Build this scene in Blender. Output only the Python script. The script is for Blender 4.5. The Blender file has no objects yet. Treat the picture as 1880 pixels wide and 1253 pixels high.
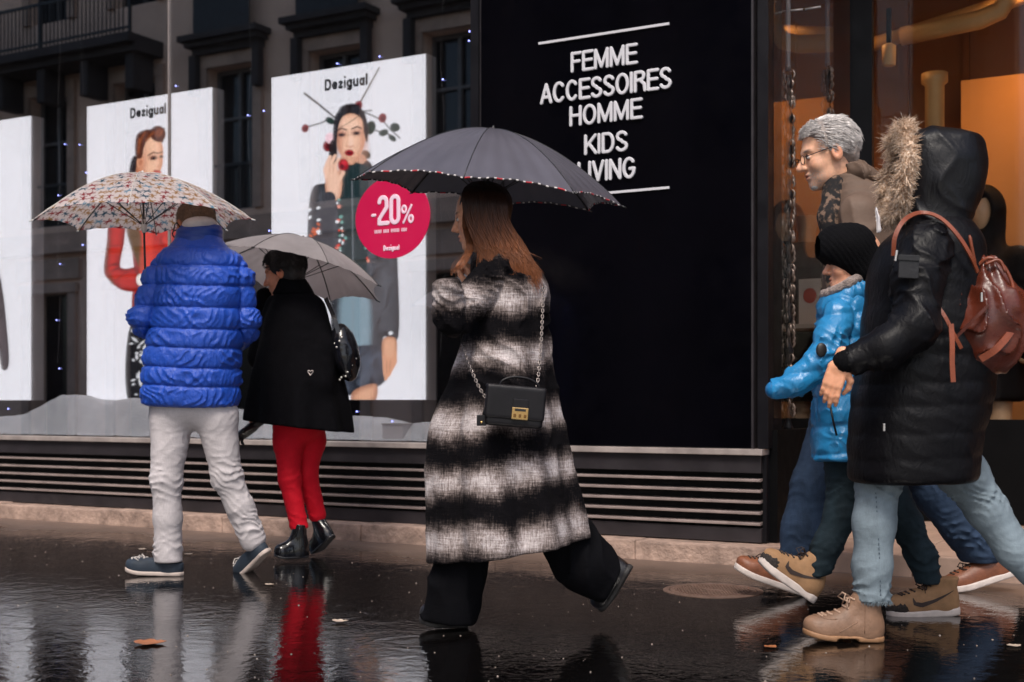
import bpy, bmesh, math, random
import numpy as np
from mathutils import Vector, Matrix

# ------------------------------------------------------------------ camera
sc = bpy.context.scene
FPX, HOR, CX = 2356.0, 739.0, 940.0        # focal length in photo pixels, horizon row, centre column
TH = math.radians(29.1)                    # the shop front runs along X; the camera looks 29 deg to the left of its normal
CAMD, CAMH = 6.2, 0.8
cth, sth = math.cos(TH), math.sin(TH)
cam = bpy.data.cameras.new('camera')
cam.sensor_width = 36.0
cam.lens = FPX / 1880.0 * 36.0
cam.shift_y = (HOR - 626.5) / 1880.0
cam.clip_start, cam.clip_end = 0.1, 400.0
cam.dof.use_dof = True
cam.dof.focus_distance = 5.0
cam.dof.aperture_fstop = 3.4
camo = bpy.data.objects.new('camera', cam)
camo.location = (0, -CAMD, CAMH)
camo.rotation_euler = (math.pi/2, 0, TH)
sc.collection.objects.link(camo)
sc.camera = camo

# ------------------------------------------------------------------ sky, sun, exposure
SUN_EL, SUN_AZ = math.radians(56), math.radians(160)   # azimuth clockwise from +Y (the sun stands over the street)
world = bpy.data.worlds.new('World')
sc.world = world
world.use_nodes = True
wn = world.node_tree.nodes; wl = world.node_tree.links
wn.clear()
wo = wn.new('ShaderNodeOutputWorld'); wb = wn.new('ShaderNodeBackground')
sky = wn.new('ShaderNodeTexSky')
sky.sky_type = 'NISHITA'; sky.sun_disc = False
sky.sun_elevation = SUN_EL; sky.sun_rotation = SUN_AZ
sky.air_density = 1.0; sky.dust_density = 4.0; sky.ozone_density = 1.0
wb.inputs['Strength'].default_value = 0.115
wl.new(sky.outputs[0], wb.inputs['Color']); wl.new(wb.outputs[0], wo.inputs['Surface'])
sun = bpy.data.lights.new('sun', 'SUN')
sun.energy = 1.5; sun.angle = math.radians(16); sun.color = (1.0, 0.95, 0.88)
suno = bpy.data.objects.new('sun', sun)
sd = Vector((math.sin(SUN_AZ)*math.cos(SUN_EL), math.cos(SUN_AZ)*math.cos(SUN_EL), math.sin(SUN_EL)))
suno.rotation_euler = sd.to_track_quat('Z', 'Y').to_euler()
suno.location = sd*30
sc.collection.objects.link(suno)
sc.view_settings.view_transform = 'Standard'
sc.view_settings.look = 'None'
sc.view_settings.exposure = 0.72
sc.view_settings.gamma = 1.0
sc.view_settings.use_curve_mapping = False
sc.cycles.max_bounces = 6
sc.cycles.diffuse_bounces = 3
sc.cycles.glossy_bounces = 4
sc.cycles.transparent_max_bounces = 12
sc.cycles.sample_clamp_indirect = 4.0
sc.cycles.use_denoising = True

# ------------------------------------------------------------------ helpers
COL = sc.collection
RNG = np.random.default_rng(7)

def wpt(px, py, y=0.0):
    """photo pixel -> point on the plane Y = y (parallel to the shop front)"""
    k = (px-CX)/FPX
    dx, dy = k*cth-sth, k*sth+cth
    t = (y+CAMD)/dy
    return (t*dx, y, CAMH+(HOR-py)/FPX*t)

def cpt(px, py, d):
    k = (px-CX)/FPX
    return (d*(k*cth-sth), -CAMD+d*(k*sth+cth), CAMH+(HOR-py)/FPX*d)

def tag(o, label=None, cat=None, group=None, kind=None):
    if label: o['label'] = label
    if cat: o['category'] = cat
    if group: o['group'] = group
    if kind: o['kind'] = kind
    return o

def empty(name, loc=(0, 0, 0), rz=0.0):
    o = bpy.data.objects.new(name, None)
    o.empty_display_size = 0.2
    o.location = loc; o.rotation_euler = (0, 0, rz)
    COL.objects.link(o)
    return o

def link_mesh(name, me, mat=None, parent=None, smooth=False, loc=None, rot=None):
    if mat is not None and not me.materials:
        for m in (mat if isinstance(mat, (list, tuple)) else [mat]):
            me.materials.append(m)
    if smooth:
        me.polygons.foreach_set('use_smooth', np.ones(len(me.polygons), dtype=bool))
    o = bpy.data.objects.new(name, me)
    COL.objects.link(o)
    if parent is not None: o.parent = parent
    if loc is not None: o.location = loc
    if rot is not None: o.rotation_euler = rot
    return o

def mesh_np(name, V, F):
    """V (n,3), F (m,3|4) arrays or list"""
    me = bpy.data.meshes.new(name)
    V = np.asarray(V, dtype=np.float32)
    if isinstance(F, np.ndarray):
        k = F.shape[1]; m = F.shape[0]
        me.vertices.add(len(V)); me.vertices.foreach_set('co', V.ravel())
        me.loops.add(m*k); me.loops.foreach_set('vertex_index', F.astype(np.int32).ravel())
        me.polygons.add(m)
        me.polygons.foreach_set('loop_start', np.arange(0, m*k, k, dtype=np.int32))
        try: me.polygons.foreach_set('loop_total', np.full(m, k, dtype=np.int32))
        except Exception: pass
        me.update(calc_edges=True); me.validate()
    else:
        me.from_pydata([tuple(map(float, v)) for v in V], [], F); me.update()
    return me

class MB:
    """collects boxes, bars, tubes and lathes into one mesh"""
    def __init__(s): s.v = []; s.f = []
    def add(s, V, F):
        n = len(s.v); s.v += [tuple(p) for p in V]; s.f += [tuple(i+n for i in q) for q in F]
        return s
    def box(s, x0, x1, y0, y1, z0, z1, bev=0.0):
        if bev <= 0:
            V = [(x, y, z) for x in (x0, x1) for y in (y0, y1) for z in (z0, z1)]
            F = [(0, 1, 3, 2), (4, 6, 7, 5), (0, 4, 5, 1), (2, 3, 7, 6), (0, 2, 6, 4), (1, 5, 7, 3)]
            return s.add(V, F)
        bm = bmesh.new()
        bmesh.ops.create_cube(bm, size=1)
        for v in bm.verts:
            v.co = ((x0+x1)/2+v.co.x*(x1-x0), (y0+y1)/2+v.co.y*(y1-y0), (z0+z1)/2+v.co.z*(z1-z0))
        bmesh.ops.bevel(bm, geom=bm.edges[:], offset=bev, segments=2, profile=0.7, affect='EDGES')
        bm.verts.index_update()
        s.add([v.co[:] for v in bm.verts], [[v.index for v in f.verts] for f in bm.faces])
        bm.free(); return s
    def tube(s, pts, r, n=8, cap=True, flat=1.0):
        """tube along points; r scalar or per-point list"""
        P = [Vector(p) for p in pts]; m = len(P)
        R = [r]*m if not hasattr(r, '__len__') else list(r)
        V = []; F = []
        up = None
        for i in range(m):
            t = (P[min(i+1, m-1)]-P[max(i-1, 0)])
            if t.length < 1e-9: t = Vector((0, 0, 1))
            t.normalize()
            if up is None:
                up = Vector((0, 0, 1)) if abs(t.z) < 0.9 else Vector((1, 0, 0))
            a = t.cross(up)
            if a.length < 1e-6: a = t.cross(Vector((0, 1, 0)))
            a.normalize(); b = a.cross(t).normalized(); up = b
            for j in range(n):
                w = 2*math.pi*j/n
                V.append(P[i]+(a*math.cos(w)+b*math.sin(w)*flat)*R[i])
        for i in range(m-1):
            for j in range(n):
                F.append((i*n+j, i*n+(j+1) % n, (i+1)*n+(j+1) % n, (i+1)*n+j))
        if cap:
            F.append(tuple(reversed(range(n)))); F.append(tuple((m-1)*n+j for j in range(n)))
        return s.add([v[:] for v in V], F)
    def lathe(s, prof, c=(0, 0, 0), n=20):
        """prof: list of (radius, z)"""
        V = []; F = []; m = len(prof)
        for r, z in prof:
            for j in range(n):
                w = 2*math.pi*j/n
                V.append((c[0]+r*math.cos(w), c[1]+r*math.sin(w), c[2]+z))
        for i in range(m-1):
            for j in range(n):
                F.append((i*n+j, i*n+(j+1) % n, (i+1)*n+(j+1) % n, (i+1)*n+j))
        F.append(tuple(reversed(range(n)))); F.append(tuple((m-1)*n+j for j in range(n)))
        return s.add(V, F)
    def sphere(s, c, r, nu=10, nv=7):
        if not hasattr(r, '__len__'): r = (r, r, r)
        V = [(c[0], c[1], c[2]+r[2])]; F = []
        for i in range(1, nv):
            for j in range(nu):
                a = math.pi*i/nv; b = 2*math.pi*j/nu
                V.append((c[0]+r[0]*math.sin(a)*math.cos(b), c[1]+r[1]*math.sin(a)*math.sin(b), c[2]+r[2]*math.cos(a)))
        V.append((c[0], c[1], c[2]-r[2])); L = len(V)-1
        for j in range(nu):
            F.append((0, 1+j, 1+(j+1) % nu)); F.append((L, L-nu+(j+1) % nu, L-nu+j))
        for i in range(nv-2):
            for j in range(nu):
                F.append((1+i*nu+j, 1+(i+1)*nu+j, 1+(i+1)*nu+(j+1) % nu, 1+i*nu+(j+1) % nu))
        return s.add(V, F)
    def build(s, name, mat, parent=None, smooth=False, loc=None, rot=None):
        me = bpy.data.meshes.new(name)
        me.from_pydata(s.v, [], s.f); me.update()
        return link_mesh(name, me, mat, parent, smooth, loc, rot)

# ------------------------------------------------------------------ materials
class NT:
    def __init__(s, name):
        s.m = bpy.data.materials.new(name); s.m.use_nodes = True
        s.n = s.m.node_tree.nodes; s.l = s.m.node_tree.links
        s.n.clear(); s.out = s.n.new('ShaderNodeOutputMaterial')
    def node(s, t, ins=None, **kw):
        n = s.n.new(t)
        for k, v in kw.items(): setattr(n, k, v)
        for k, v in (ins or {}).items():
            if hasattr(v, 'is_linked') or isinstance(v, bpy.types.NodeSocket): s.l.new(v, n.inputs[k])
            else: n.inputs[k].default_value = v
        return n
    def coord(s, kind='Object', scale=(1, 1, 1), rot=(0, 0, 0)):
        tc = s.node('ShaderNodeTexCoord')
        mp = s.node('ShaderNodeMapping', {'Vector': tc.outputs[kind], 'Scale': scale, 'Rotation': rot})
        return mp.outputs[0]
    def noise(s, vec, scale, detail=4.0, rough=0.55, dist=0.0):
        return s.node('ShaderNodeTexNoise', {'Vector': vec, 'Scale': scale, 'Detail': detail, 'Roughness': rough, 'Distortion': dist}).outputs['Fac']
    def ramp(s, fac, stops, interp='LINEAR'):
        r = s.node('ShaderNodeValToRGB', {'Fac': fac}); cr = r.color_ramp; cr.interpolation = interp
        while len(cr.elements) < len(stops): cr.elements.new(0.5)
        for e, (p, c) in zip(cr.elements, stops):
            e.position = p; e.color = (*c, 1) if hasattr(c, '__len__') else (c, c, c, 1)
        return r.outputs[0]
    def mix(s, fac, a, b, mode='MIX'):
        n = s.node('ShaderNodeMix', data_type='RGBA', blend_type=mode)
        for i, v in ((0, fac), (6, a), (7, b)):
            if isinstance(v, bpy.types.NodeSocket): s.l.new(v, n.inputs[i])
            else: n.inputs[i].default_value = v if i == 0 else ((*v, 1) if len(v) == 3 else v)
        return n.outputs[2]
    def math(s, op, a, b=0.0, clamp=False):
        n = s.node('ShaderNodeMath', operation=op, use_clamp=clamp)
        for i, v in ((0, a), (1, b)):
            if isinstance(v, bpy.types.NodeSocket): s.l.new(v, n.inputs[i])
            else: n.inputs[i].default_value = v
        return n.outputs[0]
    def bump(s, h, strength=0.3, dist=0.01, normal=None):
        ins = {'Height': h, 'Strength': strength, 'Distance': dist}
        if normal is not None: ins['Normal'] = normal
        return s.node('ShaderNodeBump', ins).outputs[0]
    def principled(s, **kw):
        p = s.node('ShaderNodeBsdfPrincipled')
        for k, v in kw.items():
            key = {'color': 'Base Color', 'rough': 'Roughness', 'metal': 'Metallic', 'spec': 'Specular IOR Level', 'normal': 'Normal',
                   'sheen': 'Sheen Weight', 'sheen_rough': 'Sheen Roughness', 'coat': 'Coat Weight', 'coat_rough': 'Coat Roughness',
                   'emit': 'Emission Color', 'emit_s': 'Emission Strength', 'sss': 'Subsurface Weight', 'ior': 'IOR', 'alpha': 'Alpha', 'aniso': 'Anisotropic'}[k]
            if isinstance(v, bpy.types.NodeSocket): s.l.new(v, p.inputs[key])
            else:
                if key in ('Base Color', 'Emission Color') and len(v) == 3: v = (*v, 1)
                p.inputs[key].default_value = v
        s.l.new(p.outputs[0], s.out.inputs[0])
        return p

def simple(name, col, rough=0.6, var=0.15, scale=6.0, bump=0.0, bscale=60.0, spec=0.5, metal=0.0, sheen=0.0, coord='Object', bdist=0.004, coat=0.0, sss=0.0):
    t = NT(name); v = t.coord(coord)
    n = t.noise(v, scale, 5.0, 0.6)
    c = np.array(col)
    color = t.ramp(n, [(0.25, tuple(np.clip(c*(1-var), 0, 1))), (0.75, tuple(np.clip(c*(1+var), 0, 1)))])
    rn = t.ramp(t.noise(v, scale*2.3, 3.0), [(0.3, max(rough-0.08, 0.02)), (0.7, min(rough+0.08, 1))])
    kw = dict(color=color, rough=rn, spec=spec, metal=metal)
    if sheen: kw.update(sheen=sheen, sheen_rough=0.4)
    if coat: kw.update(coat=coat, coat_rough=0.15)
    if sss: kw.update(sss=sss)
    if bump: kw['normal'] = t.bump(t.noise(v, bscale, 3.0), bump, bdist)
    p = t.principled(**kw)
    if sss:
        p.inputs['Subsurface Radius'].default_value = (0.012, 0.004, 0.002)
        p.inputs['Subsurface Scale'].default_value = 1.0
    return t.m

def vcol_mat(name, attr='print', rough=0.5, emit=0.0, bump=0.0, bscale=400, spec=0.3, sheen=0.0):
    t = NT(name)
    a = t.node('ShaderNodeVertexColor', layer_name=attr).outputs[0]
    kw = dict(color=a, rough=rough, spec=spec)
    if emit: kw.update(emit=a, emit_s=emit)
    if sheen: kw.update(sheen=sheen)
    if bump: kw['normal'] = t.bump(t.noise(t.coord(), bscale, 2.0), bump, 0.002)
    t.principled(**kw)
    return t.m

def set_vcol(me, C, attr='print'):
    ca = me.color_attributes.new(attr, 'FLOAT_COLOR', 'POINT')
    A = np.ones((len(me.vertices), 4), np.float32); A[:, :3] = C
    ca.data.foreach_set('color', A.ravel())

def s2l(*c):
    """0..255 screen colour -> linear"""
    c = np.array(c, dtype=float)/255.0
    return tuple(np.where(c <= 0.04045, c/12.92, ((c+0.055)/1.055)**2.4))

def text_mesh(name, body, width=None, height=None, extr=0.004, bold=0.0, spacing=1.0):
    """built-in font -> mesh data lying in local XZ facing -Y, centred, scaled to width and/or height"""
    cu = bpy.data.curves.new(name, 'FONT')
    cu.body = body; cu.size = 1.0; cu.extrude = 0.5; cu.offset = bold; cu.space_character = spacing
    cu.align_x = 'CENTER'; cu.resolution_u = 4
    o = bpy.data.objects.new(name, cu); COL.objects.link(o)
    dg = bpy.context.evaluated_depsgraph_get(); dg.update()
    me = bpy.data.meshes.new_from_object(o.evaluated_get(dg))
    bpy.data.objects.remove(o); bpy.data.curves.remove(cu)
    n = len(me.vertices); A = np.empty(n*3, np.float32); me.vertices.foreach_get('co', A); A = A.reshape(-1, 3)
    lo, hi = A.min(0), A.max(0)
    sx = width/(hi[0]-lo[0]) if width else None
    sy = height/(hi[1]-lo[1]) if height else None
    sx = sx or sy; sy = sy or sx
    B = np.empty_like(A)
    B[:, 0] = (A[:, 0]-(lo[0]+hi[0])/2)*sx
    B[:, 2] = (A[:, 1]-(lo[1]+hi[1])/2)*sy
    B[:, 1] = -(A[:, 2]-lo[2])/(hi[2]-lo[2])*extr
    me.vertices.foreach_set('co', B.ravel()); me.update(); me.materials.clear()
    me.name = name
    return me

# ------------------------------------------------------------------ implicit surfaces (bodies and clothes)
_T = np.random.default_rng(3).random((32, 32, 32)).astype(np.float32)
def vnoise(P):
    i = np.floor(P).astype(np.int64); f = (P-i).astype(np.float32); f = f*f*(3-2*f); i &= 31; j = (i+1) & 31
    x0, y0, z0 = i.T; x1, y1, z1 = j.T; fx, fy, fz = f.T
    a = _T[x0, y0, z0]*(1-fx)+_T[x1, y0, z0]*fx; b = _T[x0, y1, z0]*(1-fx)+_T[x1, y1, z0]*fx
    c = _T[x0, y0, z1]*(1-fx)+_T[x1, y0, z1]*fx; d = _T[x0, y1, z1]*(1-fx)+_T[x1, y1, z1]*fx
    return (a*(1-fy)+b*fy)*(1-fz)+(c*(1-fy)+d*fy)*fz
def fbm(P, oct=3):
    s = 0; a = 0.5
    for k in range(oct):
        s = s+a*(vnoise(P*2.0**k+k*7.3)-0.5); a *= 0.5
    return s
def ridge(P, oct=2):
    s = 0; a = 0.6
    for k in range(oct):
        s = s+a*(1-np.abs(2*vnoise(P*2.0**k+k*5.1)-1)); a *= 0.45
    return s
def smin(a, b, k):
    h = np.clip(0.5+0.5*(b-a)/k, 0, 1)
    return b*(1-h)+a*h-k*h*(1-h)
def smax(a, b, k): return -smin(-a, -b, k)
def cap(P, a, b, ra, rb=None, sq=None):
    """tapered capsule; sq = (direction, factor) flattens it along a direction"""
    rb = ra if rb is None else rb
    a = np.asarray(a, float); b = np.asarray(b, float); ab = b-a
    if sq is not None:
        n = np.asarray(sq[0], float); n = n/np.linalg.norm(n); k = 1/sq[1]-1
        P = P+np.outer((P-a)@n*k, n); b = b+(b-a)@n*k*n; ab = b-a
    t = np.clip((P-a)@ab/max(ab@ab, 1e-12), 0, 1)
    return np.linalg.norm(P-a-t[:, None]*ab, axis=1)-(ra+(rb-ra)*t)
def chain(P, pts, rad, k=0.02, sq=None):
    d = None
    for i in range(len(pts)-1):
        e = cap(P, pts[i], pts[i+1], rad[i], rad[i+1], sq)
        d = e if d is None else smin(d, e, k)
    return d
def ell(P, c, r, R=None):
    Q = P-np.asarray(c, float)
    if R is not None: Q = Q@R
    r = np.asarray(r, float)
    k0 = np.linalg.norm(Q/r, axis=1); k1 = np.linalg.norm(Q/(r*r), axis=1)
    return k0*(k0-1)/np.maximum(k1, 1e-9)
def sbox(P, c, r, rad, R=None):
    Q = P-np.asarray(c, float)
    if R is not None: Q = Q@R
    q = np.abs(Q)-(np.asarray(r, float)-rad)
    return np.linalg.norm(np.maximum(q, 0), axis=1)+np.minimum(q.max(1), 0)-rad
def loft(P, secs, p=2.0, end=0.01):
    """secs: rows (z, cx, cy, half_x, half_y, yaw) ordered by z; superellipse sections, smooth in z"""
    S = np.array([list(r)+[0]*(6-len(r)) for r in secs], float)
    if len(S) > 2:
        zz = np.linspace(S[0, 0], S[-1, 0], 80); tab = [zz]
        t = (zz[:, None]-S[None, :, 0])
        for c in range(1, 6):
            z, y = S[:, 0], S[:, c]
            m = np.gradient(y, z)
            i = np.clip(np.searchsorted(z, zz)-1, 0, len(z)-2); h = z[i+1]-z[i]; u = (zz-z[i])/h
            tab.append((2*u**3-3*u**2+1)*y[i]+(u**3-2*u**2+u)*h*m[i]+(-2*u**3+3*u**2)*y[i+1]+(u**3-u**2)*h*m[i+1])
        S = np.array(tab).T
    z = P[:, 2]; g = [np.interp(z, S[:, 0], S[:, c]) for c in range(1, 6)]
    x, y = P[:, 0]-g[0], P[:, 1]-g[1]; c, s = np.cos(g[4]), np.sin(g[4])
    X, Y = x*c+y*s, -x*s+y*c; a, b = g[2], g[3]
    X = np.abs(X)/a; Y = np.abs(Y)/b
    k = (X**p+Y**p)**(1/p)
    d = (k-1)*np.minimum(a, b)*np.where(a > b, 1+(a/b-1)*0.5*X/(X+Y+1e-6), 1+(b/a-1)*0.5*Y/(X+Y+1e-6))
    return smax(d, smax(S[0, 0]-z, z-S[-1, 0], 0.001), end)

def isosurf(fn, lo, hi, h, margin=0.0, smooth=1):
    """surface nets on the zero level of fn inside the box lo..hi with cell size h"""
    lo = np.asarray(lo, float); hi = np.asarray(hi, float); B = 4
    nc = np.ceil((hi-lo)/(h*B)).astype(int)+1
    n = nc*B+1
    ax = [lo[k]+(np.arange(nc[k])+0.5)*h*B for k in range(3)]
    G = np.stack(np.meshgrid(*ax, indexing='ij'), -1).reshape(-1, 3)
    dc = fn(G).reshape(nc)
    near = np.abs(dc) < h*B*1.15+min(margin, 0.012)
    D = np.repeat(np.repeat(np.repeat(dc, B, 0), B, 1), B, 2).astype(np.float32)
    D = np.pad(D, ((0, 1),)*3, mode='edge')
    act = np.zeros(n, bool)
    nr = np.repeat(np.repeat(np.repeat(near, B, 0), B, 1), B, 2)
    for dx in (0, 1):
        for dy in (0, 1):
            for dz in (0, 1):
                act[dx:dx+nr.shape[0], dy:dy+nr.shape[1], dz:dz+nr.shape[2]] |= nr
    I = np.argwhere(act)
    D[act] = fn(lo+I*h)
    S = D < 0
    a = S[:-1, :-1, :-1]
    allin = a.copy(); anyin = a.copy()
    for dx in (0, 1):
        for dy in (0, 1):
            for dz in (0, 1):
                q = S[dx:n[0]-1+dx, dy:n[1]-1+dy, dz:n[2]-1+dz]
                allin &= q; anyin |= q
    C = anyin & ~allin
    ci = np.argwhere(C); idx = np.full(C.shape, -1, np.int64); idx[C] = np.arange(len(ci))
    acc = np.zeros((len(ci), 3)); cnt = np.zeros(len(ci))
    corners = [np.array(c) for c in ((0, 0, 0), (1, 0, 0), (0, 1, 0), (1, 1, 0), (0, 0, 1), (1, 0, 1), (0, 1, 1), (1, 1, 1))]
    for p in range(8):
        for q in range(p+1, 8):
            if np.abs(corners[p]-corners[q]).sum() != 1: continue
            A = D[tuple((ci+corners[p]).T)]; Bv = D[tuple((ci+corners[q]).T)]
            m = (A < 0) != (Bv < 0)
            t = np.where(m, A/np.where(m, A-Bv, 1), 0)
            acc += m[:, None]*(corners[p]+t[:, None]*(corners[q]-corners[p])); cnt += m
    V = lo+(ci+acc/cnt[:, None])*h
    F = []
    for k in range(3):
        u, w = (k+1) % 3, (k+2) % 3
        sl0 = [slice(1, -1)]*3; sl1 = [slice(1, -1)]*3
        sl0[k] = slice(0, n[k]-1); sl1[k] = slice(1, n[k])
        A = S[tuple(sl0)]; Bq = S[tuple(sl1)]
        e = np.argwhere(A != Bq)
        if not len(e): continue
        flip = A[tuple(e.T)]
        base = e.copy(); base[:, u] += 1; base[:, w] += 1
        def cell(du, dw):
            c = base.copy(); c[:, u] -= du; c[:, w] -= dw
            return idx[tuple(c.T)]
        Q = np.stack([cell(1, 1), cell(0, 1), cell(0, 0), cell(1, 0)], 1)
        Q[~flip] = Q[~flip][:, ::-1]
        F.append(Q)
    F = np.concatenate(F); F = F[(F >= 0).all(1)]
    for _ in range(smooth):
        i0 = np.concatenate([F[:, k] for k in range(4)]*2); i1 = np.concatenate([F[:, (k+1) % 4] for k in range(4)]+[F[:, k-1] for k in range(4)])
        cn = np.bincount(i0, minlength=len(V)); acc = np.stack([np.bincount(i0, V[i1, c], len(V)) for c in range(3)], 1)
        V = V*0.5+0.5*acc/np.maximum(cn, 1)[:, None]
    return V, F

def rotm(yaw=0, pitch=0, roll=0):
    """columns = local axes in the parent frame (yaw about z, pitch about y, roll about x)"""
    return np.array((Matrix.Rotation(yaw, 3, 'Z') @ Matrix.Rotation(pitch, 3, 'Y') @ Matrix.Rotation(roll, 3, 'X')))
# ------------------------------------------------------------------ lettering drawn with strokes
def _arc(cx, cy, rx, ry, a0, a1, n=14):
    return [(cx+rx*math.cos(math.radians(a0+(a1-a0)*i/n)), cy+ry*math.sin(math.radians(a0+(a1-a0)*i/n))) for i in range(n+1)]
def glyphs(w):
    """stroke centre lines of a grotesque alphabet, cap height 1, stroke width w -> {char: (advance, [polylines])}"""
    h = w/2; t = 1-h
    G = {}
    G['F'] = (0.60, [[(h, h), (h, t), (0.56, t)], [(h, 0.53), (0.50, 0.53)]])
    G['E'] = (0.64, [[(0.60, t), (h, t), (h, h), (0.61, h)], [(h, 0.53), (0.56, 0.53)]])
    G['M'] = (0.84, [[(h, h), (h, t), (0.42, h+0.04), (0.84-h, t), (0.84-h, h)]])
    G['A'] = (0.70, [[(h*0.8, h), (0.35, t), (0.70-h*0.8, h)], [(0.17, 0.33), (0.53, 0.33)]])
    G['C'] = (0.72, [_arc(0.37, 0.5, 0.37-h, 0.5-h, 42, 318, 26)])
    G['S'] = (0.66, [_arc(0.33, 0.735, 0.31-h, 0.265-h, 20, 260, 14)+_arc(0.33, 0.265, 0.33-h, 0.265-h, 80, -160, 16)])
    G['O'] = (0.76, [_arc(0.38, 0.5, 0.38-h, 0.5-h, 0, 360, 32)])
    G['I'] = (w, [[(h, h), (h, t)]])
    G['R'] = (0.68, [[(h, h), (h, t), (0.38, t)]+_arc(0.40, 0.755, 0.24-h, 0.245-h, 90, -90, 10)+[(h, 0.51+h*0.3)], [(0.42, 0.50), (0.60, 0.36), (0.63, h)]])
    G['H'] = (0.70, [[(h, h), (h, t)], [(0.70-h, h), (0.70-h, t)], [(h, 0.53), (0.70-h, 0.53)]])
    G['K'] = (0.68, [[(h, h), (h, t)], [(0.62, t), (h+0.04, 0.40)], [(0.27, 0.55), (0.65, h)]])
    G['D'] = (0.70, [[(h, h), (h, t), (0.33, t)]+_arc(0.34, 0.5, 0.36-h, 0.5-h, 90, -90, 16)+[(h, h)]])
    G['V'] = (0.68, [[(h*0.8, t), (0.34, h), (0.68-h*0.8, t)]])
    G['N'] = (0.70, [[(h, h), (h, t), (0.70-h, h), (0.70-h, t)]])
    G['G'] = (0.76, [_arc(0.37, 0.5, 0.37-h, 0.5-h, 42, 330, 24)+[(0.73-h, 0.46), (0.42, 0.46)]])
    G['L'] = (0.56, [[(h, t), (h, h), (0.55, h)]])
    x = 0.72                                      # lower case
    c = x/2
    G['e'] = (0.56, [[(0.06, c), (0.56-h, c)]+_arc(0.28, c, 0.28-h, c-h, 0, 320, 20)])
    G['z'] = (0.50, [_arc(0.25, 0.53, 0.24-h, 0.19-h, 160, -80, 12)+_arc(0.25, 0.19, 0.25-h, 0.19-h, 100, 340, 12)])   # mirrored s
    G['s'] = (0.50, [_arc(0.25, 0.53, 0.24-h, 0.19-h, 20, 260, 12)+_arc(0.25, 0.19, 0.25-h, 0.19-h, 80, -160, 12)])
    G['i'] = (w, [[(h, h), (h, x-h)], [(h, 0.94), (h, 0.95)]])
    G['g'] = (0.58, [_arc(0.28, c, 0.28-h, c-h, 0, 360, 22), [(0.58-h, x-h), (0.58-h, 0.02)]+_arc(0.29, -0.02, 0.29-h, 0.22-h, 0, -150, 10)])
    G['u'] = (0.56, [[(h, x-h), (h, 0.28)]+_arc(0.28, 0.28, 0.28-h, 0.28-h, 180, 360, 10)+[(0.56-h, x-h)], [(0.56-h, x-h), (0.56-h, h)]])
    G['a'] = (0.56, [_arc(0.27, c, 0.27-h, c-h, 0, 360, 22), [(0.56-h, x-h), (0.56-h, h)]])
    G['l'] = (w, [[(h, h), (h, t)]])
    G['2'] = (0.46, [_arc(0.23, 0.77, 0.23-h, 0.23-h, 180, -10, 12)+[(0.40, 0.60), (h, 0.22), (h, h), (0.44, h)]])
    G['0'] = (0.46, [[(h, 0.23), (h, 0.77)]+_arc(0.23, 0.77, 0.23-h, 0.23-h, 180, 0, 12)+[(0.46-h, 0.23)]+_arc(0.23, 0.23, 0.23-h, 0.23-h, 0, -180, 12)])
    G['%'] = (0.70, [_arc(0.17, 0.76, 0.17-h, 0.24-h, 0, 360, 16), _arc(0.53, 0.24, 0.17-h, 0.24-h, 0, 360, 16), [(0.14, h), (0.56, t)]])
    G['-'] = (0.34, [[(h, 0.45), (0.34-h, 0.45)]])
    G[' '] = (0.25, [])
    return G
def stroke_text(name, body, width, capz, w=0.17, gap=0.09, depth=0.008, cell=0.003):
    """mesh in local XZ facing -Y, centred in X, baseline at z = 0"""
    G = glyphs(w); x = 0.0; L = []
    for ch in body:
        adv, pl = G[ch]
        for p in pl: L.append([(a+x, b) for a, b in p])
        x += adv+gap
    tot = x-gap; sx = width/tot; sz = capz
    segs = []
    for p in L:
        for i in range(len(p)-1): segs.append((p[i][0]*sx-width/2, p[i][1]*sz, p[i+1][0]*sx-width/2, p[i+1][1]*sz))
    rr = w*0.5*min(sz, sx*1.15)*0.98
    S = np.array(segs)
    def fn(P):
        d = np.full(len(P), 1e9)
        for x0, z0, x1, z1 in S:
            ex, ez = x1-x0, z1-z0; LL = max(ex*ex+ez*ez, 1e-12)
            t = np.clip(((P[:, 0]-x0)*ex+(P[:, 2]-z0)*ez)/LL, 0, 1)
            d = np.minimum(d, np.hypot(P[:, 0]-x0-t*ex, P[:, 2]-z0-t*ez))
        d = d-rr
        return np.maximum(d, np.abs(P[:, 1]+depth/2)-depth/2)
    low = min(0, S[:, [1, 3]].min())-rr
    V, F = isosurf(fn, (-width/2-0.02, -depth-cell*1.5, low-0.01), (width/2+0.02, cell*1.5, sz*1.05+0.01), cell, 0.02, smooth=0)
    return mesh_np(name, V, F)
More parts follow.
